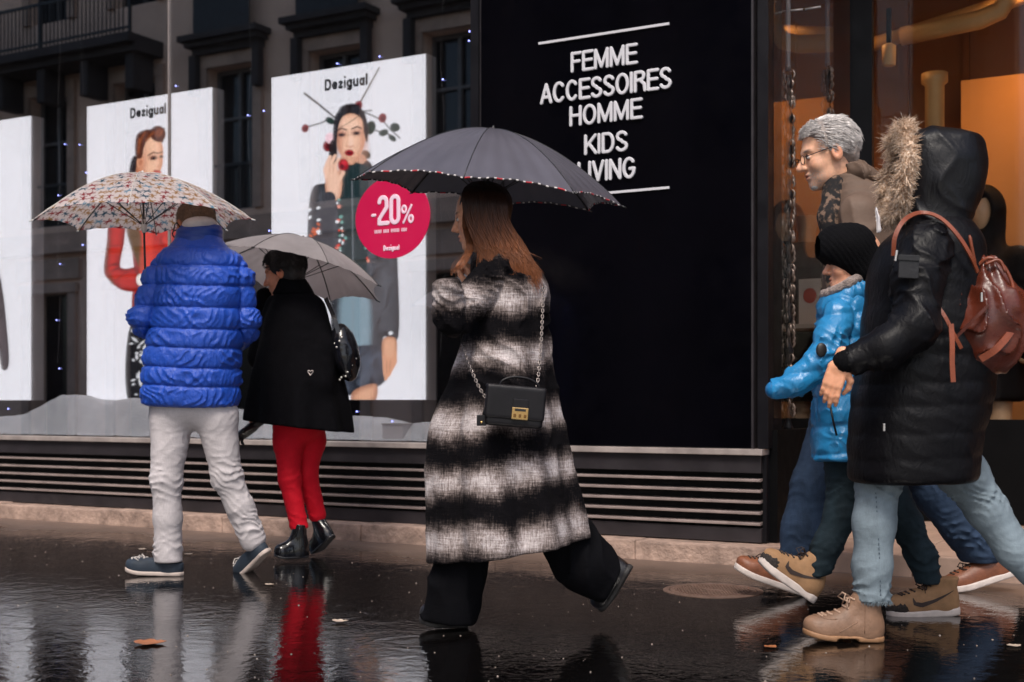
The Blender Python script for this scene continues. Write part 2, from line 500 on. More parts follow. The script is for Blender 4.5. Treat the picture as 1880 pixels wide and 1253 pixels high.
# ================================================================== SETTING
# ---- wet street
def ground_mat():
    t = NT('wet_asphalt'); v = t.coord('Object')
    sep = t.node('ShaderNodeSeparateXYZ', {'Vector': v})
    big = t.noise(v, 0.55, 4.0, 0.55, 0.6)
    # dry-ish sheltered strip along the building, ragged edge
    strip = t.math('ADD', sep.outputs['Y'], t.math('MULTIPLY', t.math('SUBTRACT', t.noise(v, 1.3, 5.0, 0.6), 0.5), 0.9))
    dry = t.ramp(t.math('ADD', t.math('MULTIPLY', strip, 1.0), 1.0), [(0.10, 0.0), (0.55, 1.0)])
    fine = t.noise(v, 90.0, 6.0, 0.7)
    mid = t.noise(v, 7.0, 5.0, 0.6)
    wetc = t.ramp(fine, [(0.3, (0.0010, 0.0009, 0.0010)), (0.7, (0.0050, 0.0041, 0.0038))])
    dryc = t.mix(mid, (0.040, 0.023, 0.016), (0.15, 0.092, 0.066))
    c = t.mix(dry, wetc, dryc)
    grit = t.ramp(t.noise(v, 260.0, 2.0, 0.5), [(0.72, 0.0), (0.76, 1.0)])
    c = t.mix(t.math('MULTIPLY', grit, 0.16), c, (0.16, 0.12, 0.10))
    puddle = t.ramp(big, [(0.30, 0.0), (0.44, 1.0)])
    r_wet = t.mix(puddle, (0.055, 0.055, 0.055), (0.010, 0.010, 0.010))
    r = t.mix(dry, r_wet, (0.42, 0.42, 0.42))
    swell = t.noise(v, 1.1, 2.0, 0.5, 0.4)
    rip = t.noise(v, 7.0, 3.0, 0.55, 0.9)
    rip2 = t.noise(v, 34.0, 3.0, 0.6, 0.4)
    h = t.math('ADD', t.math('MULTIPLY', swell, 0.5), t.math('ADD', t.math('MULTIPLY', rip, 0.70), t.math('MULTIPLY', rip2, 0.26)))
    grain = t.math('MULTIPLY', t.noise(v, 120.0, 4.0, 0.7), t.math('ADD', t.math('ADD', t.math('MULTIPLY', t.math('SUBTRACT', 1.0, puddle), 0.045), 0.012), t.math('MULTIPLY', dry, 0.20)))
    nrm = t.bump(t.math('ADD', h, grain), 0.095, 0.03)
    t.principled(color=c, rough=r, spec=0.55, normal=nrm, ior=2.1)
    return t.m
gm = ground_mat()
g = MB()
g.add([(-70, -60, 0), (70, -60, 0), (70, 40, 0), (-70, 40, 0)], [(0, 1, 2, 3)])
street = g.build('street', gm); tag(street, kind='structure')

# ---- shared materials
M = {}
M['black_metal'] = simple('black_metal', (0.007, 0.0065, 0.0085), 0.42, 0.3, 4.0, 0.08, 40, spec=0.22)
M['grey_metal'] = simple('grey_painted_metal', (0.026, 0.022, 0.025), 0.42, 0.35, 5.0, 0.15, 30)
M['slat_metal'] = simple('slat_metal', (0.27, 0.215, 0.20), 0.38, 0.3, 7.0, 0.15, 30)
M['sill_metal'] = simple('sill_metal', (0.34, 0.29, 0.27), 0.4, 0.35, 9.0, 0.1, 40)
M['vent_black'] = simple('vent_black', (0.003, 0.003, 0.004), 0.8, 0.2)
M['stone_base'] = simple('stone_base', (0.36, 0.25, 0.20), 0.6, 0.6, 9.0, 0.8, 40, bdist=0.01)
M['dark_inside'] = simple('dark_display_wall', (0.012, 0.010, 0.010), 0.8, 0.2)
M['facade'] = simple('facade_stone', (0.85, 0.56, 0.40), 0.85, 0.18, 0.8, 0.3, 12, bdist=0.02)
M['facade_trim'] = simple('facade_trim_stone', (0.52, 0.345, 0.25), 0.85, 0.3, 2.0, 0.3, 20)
M['facade_dark'] = simple('facade_dark_stone', (0.05, 0.038, 0.035), 0.9, 0.3, 2.0)  # plain dark stone for hoods, consoles, balcony and the plain walls
M['iron'] = simple('wrought_iron', (0.010, 0.010, 0.012), 0.5, 0.2)
M['winglass'] = simple('dark_window_glass', (0.008, 0.009, 0.012), 0.12, 0.2)
M['win_frame'] = simple('window_frame_paint', (0.14, 0.12, 0.11), 0.5, 0.2)
M['gloss_black'] = simple('glossy_black_panel', (0.0016, 0.0015, 0.0028), 0.13, 0.2, 3.0, 0.02, 12, spec=0.16)
M['white_letter'] = simple('white_letter_acrylic', (0.60, 0.59, 0.62), 0.45, 0.04)

def glass_mat(name='shop_window_glass', F0=0.33):
    t = NT(name)
    lw = t.node('ShaderNodeLayerWeight', {'Blend': 0.5})          # mirror-like double glazing, Schlick curve, same from both sides
    f5 = t.math('POWER', lw.outputs['Facing'], 5.0)
    fr = t.node('ShaderNodeMath', {0: t.math('MULTIPLY', f5, 1.0-F0), 1: F0}, operation='ADD')
    gl = t.node('ShaderNodeBsdfGlossy', {'Color': (1, 1, 1, 1), 'Roughness': 0.006})
    tr = t.node('ShaderNodeBsdfTransparent', {'Color': (0.93, 0.94, 0.95, 1)})
    mx = t.node('ShaderNodeMixShader', {0: fr.outputs[0], 1: tr.outputs[0], 2: gl.outputs[0]})
    t.l.new(mx.outputs[0], t.out.inputs[0])
    return t.m
M['glass'] = glass_mat()
M['clear_glass'] = glass_mat('clear_shop_glass', 0.015)
def emis(name, col, s):
    t = NT(name); e = t.node('ShaderNodeEmission', {'Color': (*col, 1), 'Strength': s}); t.l.new(e.outputs[0], t.out.inputs[0]); return t.m
M['led'] = emis('blue_white_led', (0.34, 0.36, 1.0), 5.0)
M['led'].cycles.emission_sampling = 'NONE'

# ---- display-window shop front
XR = -2.02                       # end of the base next to the doorway recess
X0 = -10.5
shop = empty('shop_building', (X0, 0, 0))
tag(shop, 'dark shop front with wide display window, slatted metal base and stone plinth', 'shop')
shop.location = (0, 0, 0)
def sp(name, mat, *boxes, bev=0.0, smooth=False, parent=shop):
    mb = MB()
    for b in boxes: mb.box(*b, bev=bev)
    return mb.build(name, mat, parent, smooth)
rnd = random.Random(5)
x = X0
while x < XR+0.1:                # plinth stones
    w = rnd.uniform(0.75, 1.25); x1 = min(x+w, XR+0.14)
    if x1 > XR-0.3: x1 = XR+0.14
    dy = rnd.uniform(-0.006, 0.006)
    sp('plinth_stone', M['stone_base'], (x+0.002, x1-0.003, -0.17+dy, 0.25, -0.05, 0.098+rnd.uniform(-0.004, 0.003)), bev=0.009)
    x = x1
sp('kick_plate', M['grey_metal'], (X0, XR, -0.022, 0.2, 0.1, 0.172), bev=0.003)
sp('vent_back', M['vent_black'], (X0, XR-0.004, 0.03, 0.24, 0.165, 0.50))
for i in range(5):
    z = 0.185+0.0545*i
    mb = MB()
    # louvre blade: sloping top that catches the sky, thin front lip, hollow below
    V = []; F = []
    prof = [(0.029, z+0.017), (-0.030, z+0.0135), (-0.036, z+0.0105), (-0.036, z+0.002), (-0.028, z), (0.029, z+0.006)]
    for xx in (X0, XR-0.002):
        V += [(xx, a, b) for a, b in prof]
    n = len(prof)
    for j in range(n): F.append((j, (j+1) % n, n+(j+1) % n, n+j))
    F.append(tuple(reversed(range(n)))); F.append(tuple(range(n, 2*n)))
    mb.add(V, F)
    mb.build('slat', M['slat_metal'], shop)
sp('base_panel', M['grey_metal'], (X0, XR, -0.03, 0.25, 0.446, 0.536), bev=0.004)
sp('window_sill', M['sill_metal'], (X0, XR+0.015, -0.055, 0.3, 0.5365, 0.567), bev=0.004)
sp('base_end_panel', M['black_metal'], (XR+0.001, XR+0.02, 0.0, 1.2, 0.1, 0.535))
XW = -3.70                       # right edge of the glass
sp('window_jamb', M['black_metal'], (XW, XW+0.06, -0.03, 0.3, 0.5685, 4.3))
sp('window_head', M['black_metal'], (X0, XW, -0.03, 0.3, 4.2, 4.5))
for a, b in ((X0, -6.0), (-5.994, XW-0.001)):
    sp('glass_pane', M['glass'], (a, b, -0.005, 0.005, 0.568, 4.199))
sp('glass_joint', simple('joint_seal', (0.25, 0.21, 0.2), 0.4), (-6.0005, -5.9935, -0.012, 0.012, 0.5685, 4.199))
sp('display_back_wall', M['dark_inside'], (X0, XW+0.4, 1.35, 1.45, 0.3, 4.5))
sp('display_floor', M['dark_inside'], (X0, XW, 0.3005, 1.35, 0.3, 0.55))
sp('display_ceiling', M['dark_inside'], (X0, XW, 0.3005, 1.35, 4.25, 4.4))
sp('display_side_wall', M['dark_inside'], (XW+0.061, XW+0.2, 0.02, 1.35, 0.55, 4.3))
sp('display_end_wall', M['dark_inside'], (X0-0.1, X0-0.001, 0.02, 1.35, 0.3, 4.3))
sp('upper_wall', M['facade_dark'], (-30, 14, 0.02, 1.0, 4.52, 6.6))  # out of view; dark tone keeps it from hazing the street reflections
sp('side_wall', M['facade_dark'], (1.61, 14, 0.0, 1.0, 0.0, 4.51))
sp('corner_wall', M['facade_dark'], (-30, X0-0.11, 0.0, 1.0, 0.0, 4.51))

# ---- black sign panel with raised letters
sign = empty('sign_panel', (-2.87, 0, 0.57))
tag(sign, 'tall glossy black sign panel listing departments in white raised letters', 'sign')
MB().box(-0.765, 0.80, -0.022, 0.2, 0.0, 3.9, bev=0.003).build('board', M['gloss_black'], sign)
MB().box(0.801, 0.812, -0.03, 0.2, 0.0, 3.9).build('edge_trim', M['grey_metal'], sign)
MB().box(-0.777, -0.766, -0.03, 0.2, 0.0, 3.9).build('edge_trim', M['grey_metal'], sign)
LC = -2.889
for z, dz in ((2.752, 0.0), (1.907, 0.0)):
    MB().box(LC-0.381+2.87, LC+0.381+2.87, -0.030, -0.0225, z-0.57-0.0065, z-0.57+0.0065).build('rule_line', M['white_letter'], sign)
for txt, px0, px1, z in (('FEMME', 1049.5, 1171, 2.622), ('ACCESSOIRES', 994, 1234, 2.473), ('HOMME', 1047, 1180, 2.333), ('KIDS', 1074, 1154, 2.172), ('LIVING', 1062, 1169, 2.028)):
    xa, xb = wpt(px0, 200, -0.02)[0], wpt(px1, 200, -0.02)[0]
    hz = 0.114 if len(txt) > 5 else 0.111
    me = stroke_text('lettering', txt, xb-xa, hz, 0.152, 0.07, 0.012, 0.0024)
    link_mesh('lettering', me, M['white_letter'], sign, False, loc=((xa+xb)/2+2.87, -0.0225, z-0.57-hz/2))

# ---- light boxes with fashion prints
def poly_mask(X, Y, pts, soft=1.0, depth=None):
    """anti-aliased polygon mask in photo pixels"""
    pa = np.array(pts); m = soft*2+1
    sel = (X > pa[:, 0].min()-m) & (X < pa[:, 0].max()+m) & (Y > pa[:, 1].min()-m) & (Y < pa[:, 1].max()+m)
    full = np.zeros(X.shape)
    if not sel.any(): return full
    X, Y = X[sel], Y[sel]
    inside = np.zeros(X.shape, bool); dist = np.full(X.shape, 1e9)
    n = len(pts)
    for i in range(n):
        (x0, y0), (x1, y1) = pts[i], pts[(i+1) % n]
        if y0 != y1:
            c = ((y0 > Y) != (y1 > Y)) & (X < (x1-x0)*(Y-y0)/(y1-y0)+x0); inside ^= c
        ex, ey = x1-x0, y1-y0; L = max(ex*ex+ey*ey, 1e-9)
        t = np.clip(((X-x0)*ex+(Y-y0)*ey)/L, 0, 1)
        dist = np.minimum(dist, np.hypot(X-x0-t*ex, Y-y0-t*ey))
    full[sel] = np.clip(0.5-np.where(inside, -dist, dist)/(2*soft), 0, 1)
    if depth is not None:
        rim_ = np.zeros(full.shape); rim_[sel] = np.where(inside, np.clip(1-dist/depth, 0, 1)**1.4, 1.0)
        return full, rim_
    return full
def form(put, X, Y, pts, base, dark, ew=14.0, soft=1.0, fold=None, light=None):
    """a printed shape with rounded shading at its rim and cloth folds"""
    m, rim_ = poly_mask(X, Y, pts, soft, ew)
    put(m, base)
    if fold is not None:
        put(m*np.clip(fold*2.6-1.45, 0, 1)*0.85, dark)
        put(m*np.clip(1.0-fold*2.9, 0, 1)*0.55, light if light is not None else tuple(np.clip(np.array(base)*1.9, 0, 1)))
    put(m*rim_*0.85, dark)
def smooth_poly(pts, n=6):
    out = []; N = len(pts)
    for i in range(N):
        p0, p1, p2, p3 = (np.array(pts[(i+k) % N], float) for k in (-1, 0, 1, 2))
        for k in range(n):
            t = k/n
            out.append(tuple(0.5*((2*p1)+(-p0+p2)*t+(2*p0-5*p1+4*p2-p3)*t*t+(-p0+3*p1-3*p2+p3)*t**3)))
    return out
def ell_mask(X, Y, cx, cy, rx, ry, ang=0, soft=1.0):
    c, s = math.cos(math.radians(ang)), math.sin(math.radians(ang))
    x, y = (X-cx)*c+(Y-cy)*s, -(X-cx)*s+(Y-cy)*c
    k = np.hypot(x/rx, y/ry)
    return np.clip(0.5-(k-1)*min(rx, ry)/(2*soft), 0, 1)
def line_mask(X, Y, pts, w, soft=0.8):
    d = np.full(X.shape, 1e9)
    W = w if hasattr(w, '__len__') else [w]*len(pts)
    for i in range(len(pts)-1):
        (x0, y0), (x1, y1) = pts[i], pts[i+1]
        ex, ey = x1-x0, y1-y0; L = max(ex*ex+ey*ey, 1e-9)
        t = np.clip(((X-x0)*ex+(Y-y0)*ey)/L, 0, 1)
        d = np.minimum(d, np.hypot(X-x0-t*ex, Y-y0-t*ey)-(W[i]+(W[i+1]-W[i])*t)/2)
    return np.clip(0.5-d/(2*soft), 0, 1)

def paint_flower_lady(X, Y, C, put, nz):
    DK = s2l(38, 34, 38); SK = s2l(226, 178, 150); SKS = s2l(190, 128, 100); RED = s2l(150, 18, 34); RD2 = s2l(96, 12, 24); GR = s2l(28, 48, 42)
    # stems and twigs round the head
    put(line_mask(X, Y, [(559, 172), (585, 192), (614, 216)], [3.6, 3.4, 3]), s2l(52, 42, 40))
    put(line_mask(X, Y, [(696, 125), (662, 187)], [2.6, 3.2]), s2l(92, 82, 78))
    for pts in ([(565, 233), (590, 226), (607, 217)], [(662, 204), (685, 213), (703, 222), (716, 238), (734, 254)], [(660, 232), (690, 240), (716, 248)], [(664, 205), (682, 203)]):
        put(line_mask(X, Y, pts, 2.2), s2l(44, 44, 42))
    for cx, cy, rx, ry, a in ((680, 235, 9, 13, 20), (704, 244, 9, 6, -20), (725, 234, 9, 8, 10), (606, 222, 9, 6, 30), (720, 254, 8, 5, 35), (672, 284, 9, 7, 40)):
        put(ell_mask(X, Y, cx, cy, rx, ry, a), GR)
    for cx, cy, r in ((560, 236, 7), (658, 194, 8), (702, 217, 8), (602, 268, 10)):
        put(ell_mask(X, Y, cx, cy, r*0.9, r*1.1, 15), s2l(120, 24, 32)); put(ell_mask(X, Y, cx+1, cy+1, r*0.45, r*0.5), s2l(70, 12, 20))
    put(ell_mask(X, Y, 606, 254, 9, 10), s2l(232, 196, 204))
    # neck, coat
    put(poly_mask(X, Y, smooth_poly([(628, 285), (668, 285), (672, 318), (625, 322)])), s2l(196, 146, 122))
    coat = smooth_poly([(575, 345), (600, 336), (624, 318), (648, 330), (668, 300), (678, 298), (700, 330), (722, 345), (729, 470), (731, 618), (703, 620), (699, 690), (640, 712), (610, 720), (607, 560), (592, 520), (568, 470), (566, 400)])
    form(put, X, Y, coat, s2l(62, 64, 70), s2l(22, 22, 26), 20, 1.0, nz)
    put(poly_mask(X, Y, smooth_poly([(622, 330), (668, 302), (676, 330), (668, 600), (640, 640), (628, 600)])), s2l(24, 42, 44))
    put(poly_mask(X, Y, smooth_poly([(626, 545), (676, 545), (674, 672), (632, 690)]), 6)*0.75, s2l(138, 160, 172))
    form(put, X, Y, smooth_poly([(630, 646), (704, 640), (706, 700), (640, 726), (612, 722)]), s2l(66, 72, 84), s2l(24, 26, 34), 18, 2, nz)
    put(line_mask(X, Y, [(646, 330), (648, 470), (647, 690)], 2.0)*0.7, s2l(130, 134, 140))
    put(line_mask(X, Y, [(575, 350), (570, 400), (572, 470)], 8, 4)*0.6, s2l(96, 92, 96))
    # leg below the hem
    form(put, X, Y, smooth_poly([(650, 718), (690, 706), (686, 740), (648, 742)]), s2l(208, 156, 126), s2l(140, 84, 62), 12, 1.5)
    # face
    face = smooth_poly([(616, 226), (624, 212), (644, 205), (664, 212), (671, 240), (667, 272), (656, 294), (644, 303), (632, 294), (620, 272)])
    form(put, X, Y, face, SK, SKS, 13)
    put(ell_mask(X, Y, 621, 262, 7, 26, 8, 6)*0.7, SKS); put(ell_mask(X, Y, 668, 258, 6, 26, -6, 6)*0.7, SKS)
    put(ell_mask(X, Y, 671, 250, 4.5, 9), s2l(206, 150, 124))
    put(ell_mask(X, Y, 641, 230, 16, 10, 0, 8)*0.5, s2l(242, 206, 184)); put(ell_mask(X, Y, 644, 262, 4, 14, 0, 3)*0.6, s2l(244, 208, 188))
    for cx in (627, 654):
        cy = 248 if cx < 640 else 245
        put(ell_mask(X, Y, cx, cy-1, 9, 5, -4, 3)*0.7, s2l(150, 88, 70))
        put(ell_mask(X, Y, cx, cy, 6.2, 3.0, -4), s2l(60, 36, 34)); put(ell_mask(X, Y, cx+1, cy, 2.2, 1.6), s2l(16, 12, 14))
        put(line_mask(X, Y, [(cx-8, cy-8), (cx+1, cy-12), (cx+9, cy-9)], 2.6), s2l(70, 42, 36))
    put(line_mask(X, Y, [(637, 268), (643, 271), (648, 268)], 2.2, 1.5)*0.8, s2l(170, 104, 84))
    put(ell_mask(X, Y, 641, 281, 8.5, 6.0), RED); put(ell_mask(X, Y, 641, 281.5, 4.5, 1.8), s2l(50, 4, 12))
    put(ell_mask(X, Y, 642, 291, 9, 3, 0, 2)*0.5, SKS)
    # hair
    put(poly_mask(X, Y, smooth_poly([(612, 262), (612, 230), (618, 208), (634, 195), (652, 192), (668, 206), (675, 232), (674, 262), (668, 244), (664, 220), (648, 209), (630, 214), (621, 234), (618, 262)])), s2l(30, 22, 24))
    put(ell_mask(X, Y, 640, 199, 18, 8, -12), s2l(32, 24, 26))
    put(poly_mask(X, Y, smooth_poly([(606, 262), (617, 258), (618, 292), (610, 308), (604, 290)])), s2l(34, 24, 26))
    put(line_mask(X, Y, [(660, 212), (640, 226), (622, 236)], 2.0)*0.7, s2l(110, 84, 66))
    # raised hand with a rose at the mouth
    form(put, X, Y, smooth_poly([(597, 330), (598, 312), (612, 310), (624, 318), (628, 338), (622, 366), (604, 364), (598, 350)]), s2l(228, 184, 160), SKS, 8)
    for pts, w in (([(603, 316), (601, 300), (606, 288)], 8), ([(609, 314), (609, 298), (615, 286)], 8), ([(616, 316), (616, 302), (622, 292)], 7), ([(623, 330), (630, 318), (628, 310)], 7.5), ([(599, 326), (596, 312), (599, 302)], 6.5)):
        put(line_mask(X, Y, pts, [w, w*0.9, w*0.7]), s2l(228, 184, 160))
    for px in (605.5, 612.5, 619.5):
        put(line_mask(X, Y, [(px, 316), (px, 300)], 1.2)*0.6, SKS)
    put(ell_mask(X, Y, 630, 303, 9.5, 11), s2l(150, 18, 30)); put(ell_mask(X, Y, 632, 300, 5, 5), s2l(196, 40, 52)); put(ell_mask(X, Y, 628, 306, 4, 4), RD2)
    put(line_mask(X, Y, [(604, 364), (596, 420), (584, 470)], [24, 34, 40]), s2l(58, 58, 64))
    # embroidered dots
    r = np.random.default_rng(4)
    for k in range(46):
        y = r.uniform(366, 480); xx = (623 if r.random() < 0.55 else 672)+r.normal(0, 5)+(y-420)*0.02
        put(ell_mask(X, Y, xx, y, r.uniform(1.2, 3.2), r.uniform(1.2, 3.2)), [s2l(232, 232, 236), s2l(208, 60, 44), s2l(110, 160, 150), s2l(240, 150, 130)][int(r.integers(4))])
    for k in range(14):
        put(ell_mask(X, Y, r.uniform(568, 586), r.uniform(380, 440), 2.4, 3.6, r.uniform(0, 180)), [s2l(226, 226, 230), s2l(200, 96, 60)][k % 2])
    # right hand
    put(line_mask(X, Y, [(708, 612), (720, 614)], 8), s2l(20, 20, 24)); put(ell_mask(X, Y, 717, 612, 4, 3.6), s2l(220, 220, 224))
    form(put, X, Y, smooth_poly([(704, 622), (726, 622), (728, 650), (722, 668), (706, 668), (701, 650)]), s2l(214, 158, 124), s2l(150, 92, 66), 7)
    for pts, w in (([(706, 655), (706, 676), (707, 690)], 8), ([(714, 660), (712, 682), (708, 696)], 8), ([(721, 658), (719, 676), (713, 690)], 7.5), ([(725, 648), (726, 664), (722, 674)], 6.5)):
        put(line_mask(X, Y, pts, [w, w*0.95, w*0.75]), s2l(206, 146, 112))
    put(line_mask(X, Y, [(710, 664), (710, 684)], 1.4)*0.7, s2l(140, 84, 60)); put(line_mask(X, Y, [(717, 662), (715, 682)], 1.4)*0.7, s2l(140, 84, 60))

def paint_red_jacket(X, Y, C, put, nz):
    SK = s2l(228, 180, 150); SKS = s2l(188, 122, 90); HR = s2l(78, 38, 24); RED = s2l(176, 34, 26); RDD = s2l(116, 20, 18)
    # body in a red quilted jacket over a patterned skirt
    body = smooth_poly([(238, 345), (262, 322), (300, 322), (322, 345), (326, 430), (322, 560), (306, 600), (250, 600), (242, 560), (246, 500), (240, 430)])
    form(put, X, Y, body, RED, RDD, 22, 1.0, nz, s2l(222, 72, 52))
    put(poly_mask(X, Y, smooth_poly([(232, 420), (254, 420), (266, 470), (262, 500), (246, 470)]), 2), s2l(92, 66, 40))
    put(poly_mask(X, Y, smooth_poly([(262, 420), (280, 420), (276, 560), (256, 560)]), 3)*0.7, s2l(206, 56, 40))
    arm = smooth_poly([(202, 400), (228, 400), (228, 440), (220, 485), (228, 494), (252, 494), (252, 532), (222, 532), (198, 512), (191, 495), (196, 450)])
    form(put, X, Y, arm, RED, s2l(84, 14, 12), 13, 1.0, nz, s2l(226, 70, 50))
    put(line_mask(X, Y, [(198, 452), (226, 450)], 2.0)*0.8, RDD); put(line_mask(X, Y, [(212, 515), (232, 500)], 2.0)*0.8, RDD)
    put(ell_mask(X, Y, 258, 514, 8, 11), s2l(222, 216, 210))
    put(line_mask(X, Y, [(200, 440), (194, 490), (206, 520)], 5, 3)*0.6, s2l(92, 62, 34))
    skirt = smooth_poly([(240, 595), (300, 595), (304, 740), (236, 740)])
    put(poly_mask(X, Y, skirt), s2l(26, 26, 30))
    r = np.random.default_rng(8)
    sk_ = poly_mask(X, Y, skirt)
    for k in range(70):
        put(ell_mask(X, Y, r.uniform(240, 300), r.uniform(604, 736), r.uniform(2, 8), r.uniform(1.5, 3.2), r.uniform(0, 180))*sk_, s2l(206, 206, 210))
    # collar, neck, face
    put(poly_mask(X, Y, smooth_poly([(238, 330), (240, 298), (248, 286), (256, 300), (262, 330)])), s2l(36, 26, 30))
    put(poly_mask(X, Y, smooth_poly([(256, 296), (292, 310), (292, 340), (252, 340)])), SKS)
    form(put, X, Y, smooth_poly([(252, 292), (254, 262), (270, 246), (290, 250), (298, 268), (299, 286), (297, 306), (288, 322), (272, 326), (258, 314)]), SK, SKS, 12)
    put(ell_mask(X, Y, 262, 300, 7, 20, 12, 6)*0.8, SKS)
    put(ell_mask(X, Y, 257, 298, 6, 10, 8), s2l(214, 150, 116)); put(ell_mask(X, Y, 258, 299, 3, 6, 8)*0.7, s2l(150, 80, 54))
    put(ell_mask(X, Y, 281, 290, 7.5, 4.5, -12, 2)*0.9, s2l(112, 60, 46)); put(ell_mask(X, Y, 282, 291, 5, 2.4, -10), s2l(28, 18, 18))
    put(ell_mask(X, Y, 296, 288, 3.2, 2.4, 0), s2l(40, 24, 22))
    put(line_mask(X, Y, [(272, 286), (281, 280), (290, 282)], 2.4), s2l(62, 32, 22)); put(line_mask(X, Y, [(293, 281), (298, 279)], 2), s2l(62, 32, 22))
    put(line_mask(X, Y, [(291, 290), (296, 304), (289, 307)], 2.0, 1.2)*0.7, SKS)
    put(ell_mask(X, Y, 288, 316, 7, 3.4, 6), s2l(170, 70, 60))
    put(poly_mask(X, Y, smooth_poly([(249, 288), (249, 256), (255, 244), (270, 238), (288, 240), (298, 252), (298, 262), (284, 252), (272, 256), (264, 272), (260, 290)])), HR)
    put(ell_mask(X, Y, 290, 246, 14, 15, -20), HR); put(ell_mask(X, Y, 292, 244, 9, 5, -50, 2)*0.8, s2l(150, 78, 44)); put(line_mask(X, Y, [(284, 256), (296, 238), (302, 236)], 2)*0.8, s2l(30, 14, 12))
    for a in ((256, 262, 266, 244), (268, 258, 282, 243), (254, 280, 256, 256)):
        put(line_mask(X, Y, [a[:2], a[2:]], 3.0, 2)*0.7, s2l(158, 84, 46))

def paint_dark_coat(X, Y, C, put, nz):
    coat = smooth_poly([(-120, 420), (-60, 330), (-24, 420), (2, 520), (12, 600), (16, 668), (4, 678), (-4, 640), (-20, 700), (-120, 700)])
    form(put, X, Y, coat, s2l(72, 62, 66), s2l(32, 26, 30), 14, 1.0, nz)

M['print'] = vcol_mat('backlit_print', 'print', 0.4, emit=1.05)
M['print'].cycles.emission_sampling = 'NONE'
M['box_side'] = simple('light_box_case', (0.40, 0.37, 0.38), 0.45, 0.05)
M['ink'] = simple('black_ink', (0.01, 0.008, 0.008), 0.5, 0.05)
YP = 0.345
def light_box(xl, xr, z0, z1, painter, label, logo_px=None):
    root = empty('light_box', ((xl+xr)/2, YP, z0))
    tag(root, label, 'light box', 'backlit fashion posters in the display window')
    w, h = xr-xl, z1-z0
    MB().box(-w/2, w/2, 0.004, 0.115, 0, h, bev=0.004).build('case', M['box_side'], root)
    nx, nz_ = int(w/0.0058), int(h/0.0058)
    gx = np.linspace(xl+0.003, xr-0.003, nx); gz = np.linspace(z0+0.003, z1-0.003, nz_)
    XX, ZZ = np.meshgrid(gx, gz, indexing='ij')
    # where the print's points fall in the photograph: only used to lay the drawing out on the sheet
    fx = XX*(-sth)+(YP+CAMD)*cth; rx = XX*cth+(YP+CAMD)*sth
    PX = CX+FPX*rx/fx; PY = HOR-FPX*(ZZ-CAMH)/fx
    C = np.empty(XX.shape+(3,)); C[:] = s2l(219, 217, 222)
    def put(m, col): C[:] = C*(1-m[..., None])+np.array(col)*m[..., None]
    WP = np.stack([PX*0.05, PY*0.05, PX*0+9.0], -1).reshape(-1, 3); wob_ = vnoise(WP).reshape(PX.shape)
    nzv = vnoise(np.stack([(PX*0.8+PY*0.35)*0.11+wob_*3, (PY*0.8-PX*0.3)*0.045+wob_*1.5, PX*0+3.0], -1).reshape(-1, 3)).reshape(PX.shape)
    painter(PX, PY, C, put, nzv)
    e = np.minimum(np.minimum(XX-xl, xr-XX), np.minimum(ZZ-z0, z1-ZZ))
    V = np.stack([XX-(xl+xr)/2, np.zeros_like(XX), ZZ-z0], -1).reshape(-1, 3)
    i = np.arange(nx*nz_).reshape(nx, nz_)
    F = np.stack([i[:-1, :-1], i[1:, :-1], i[1:, 1:], i[:-1, 1:]], -1).reshape(-1, 4)
    me = mesh_np('print', V, F); set_vcol(me, C.reshape(-1, 3))
    pr = link_mesh('print', me, M['print'], root)
    if logo_px:
        a, b = wpt(logo_px[0], logo_px[2], YP), wpt(logo_px[1], logo_px[3], YP)
        full = b[0]-a[0]; zc = (a[2]+b[2])/2      # the logo is set with its s mirrored, as printed
        tm = stroke_text('logo', 'Dezigual', full, 0.074, 0.21, 0.07, 0.006, 0.0028)
        link_mesh('logo', tm, M['ink'], pr, True, loc=(a[0]+full/2-(xl+xr)/2, 0.003, zc-z0-0.036))
    return root
light_box(-8.885, -7.70, 0.813, 2.918, paint_dark_coat, 'light box cut off by the picture edge, with a dark coat sleeve')
light_box(-7.128, -5.943, 0.813, 2.918, paint_red_jacket, 'light box with a woman in a red quilted jacket, hair pinned up', (239, 305, 207, 201))
light_box(-5.440, -4.240, 0.813, 2.918, paint_flower_lady, 'light box with a woman in dark clothes wearing roses in her hair', (596, 675, 155, 148))

# ---- round sale sticker on the glass
M['magenta'] = simple('magenta_vinyl', s2l(196, 22, 74), 0.35, 0.06, 3.0)
M['sticker_white'] = simple('white_vinyl', s2l(236, 206, 222), 0.45, 0.03)
stk = empty('sale_sticker', (-4.245, -0.006, 1.878))
tag(stk, 'round magenta twenty percent sale disc hanging in the display window', 'sticker')
mb = MB(); N = 64
mb.add([(0.262*math.cos(2*math.pi*i/N), y, 0.240*math.sin(2*math.pi*i/N)) for y in (-0.003, 0) for i in range(N)],
       [tuple(range(N))]+[tuple(reversed(range(N, 2*N)))]+[(i, N+i, N+(i+1) % N, (i+1) % N) for i in range(N)])
disc = mb.build('disc', M['magenta'], stk)
for nm, tx, ww_, hz, wt, gp, cx_, zb in (('numeral', '20', 0.160, 0.178, 0.15, 0.05, -0.022, -0.045), ('percent', '%', 0.092, 0.112, 0.13, 0.05, 0.108, -0.045), ('minus', '-', 0.036, 0.11, 0.17, 0.05, -0.130, -0.03), ('small_logo', 'Dezigual', 0.112, 0.034, 0.24, 0.08, -0.005, -0.195)):
    link_mesh(nm, stroke_text(nm, tx, ww_, hz, wt, gp, 0.005, 0.0026), M['sticker_white'], stk, True, loc=(cx_, -0.0015, zb))
me = text_mesh('small_print', 'IIIII IIII IIIIII IIII', width=0.225, height=0.020, extr=0.0015, bold=0.02); link_mesh('small_print', me, M['sticker_white'], stk, loc=(-0.01, -0.0035, -0.078))

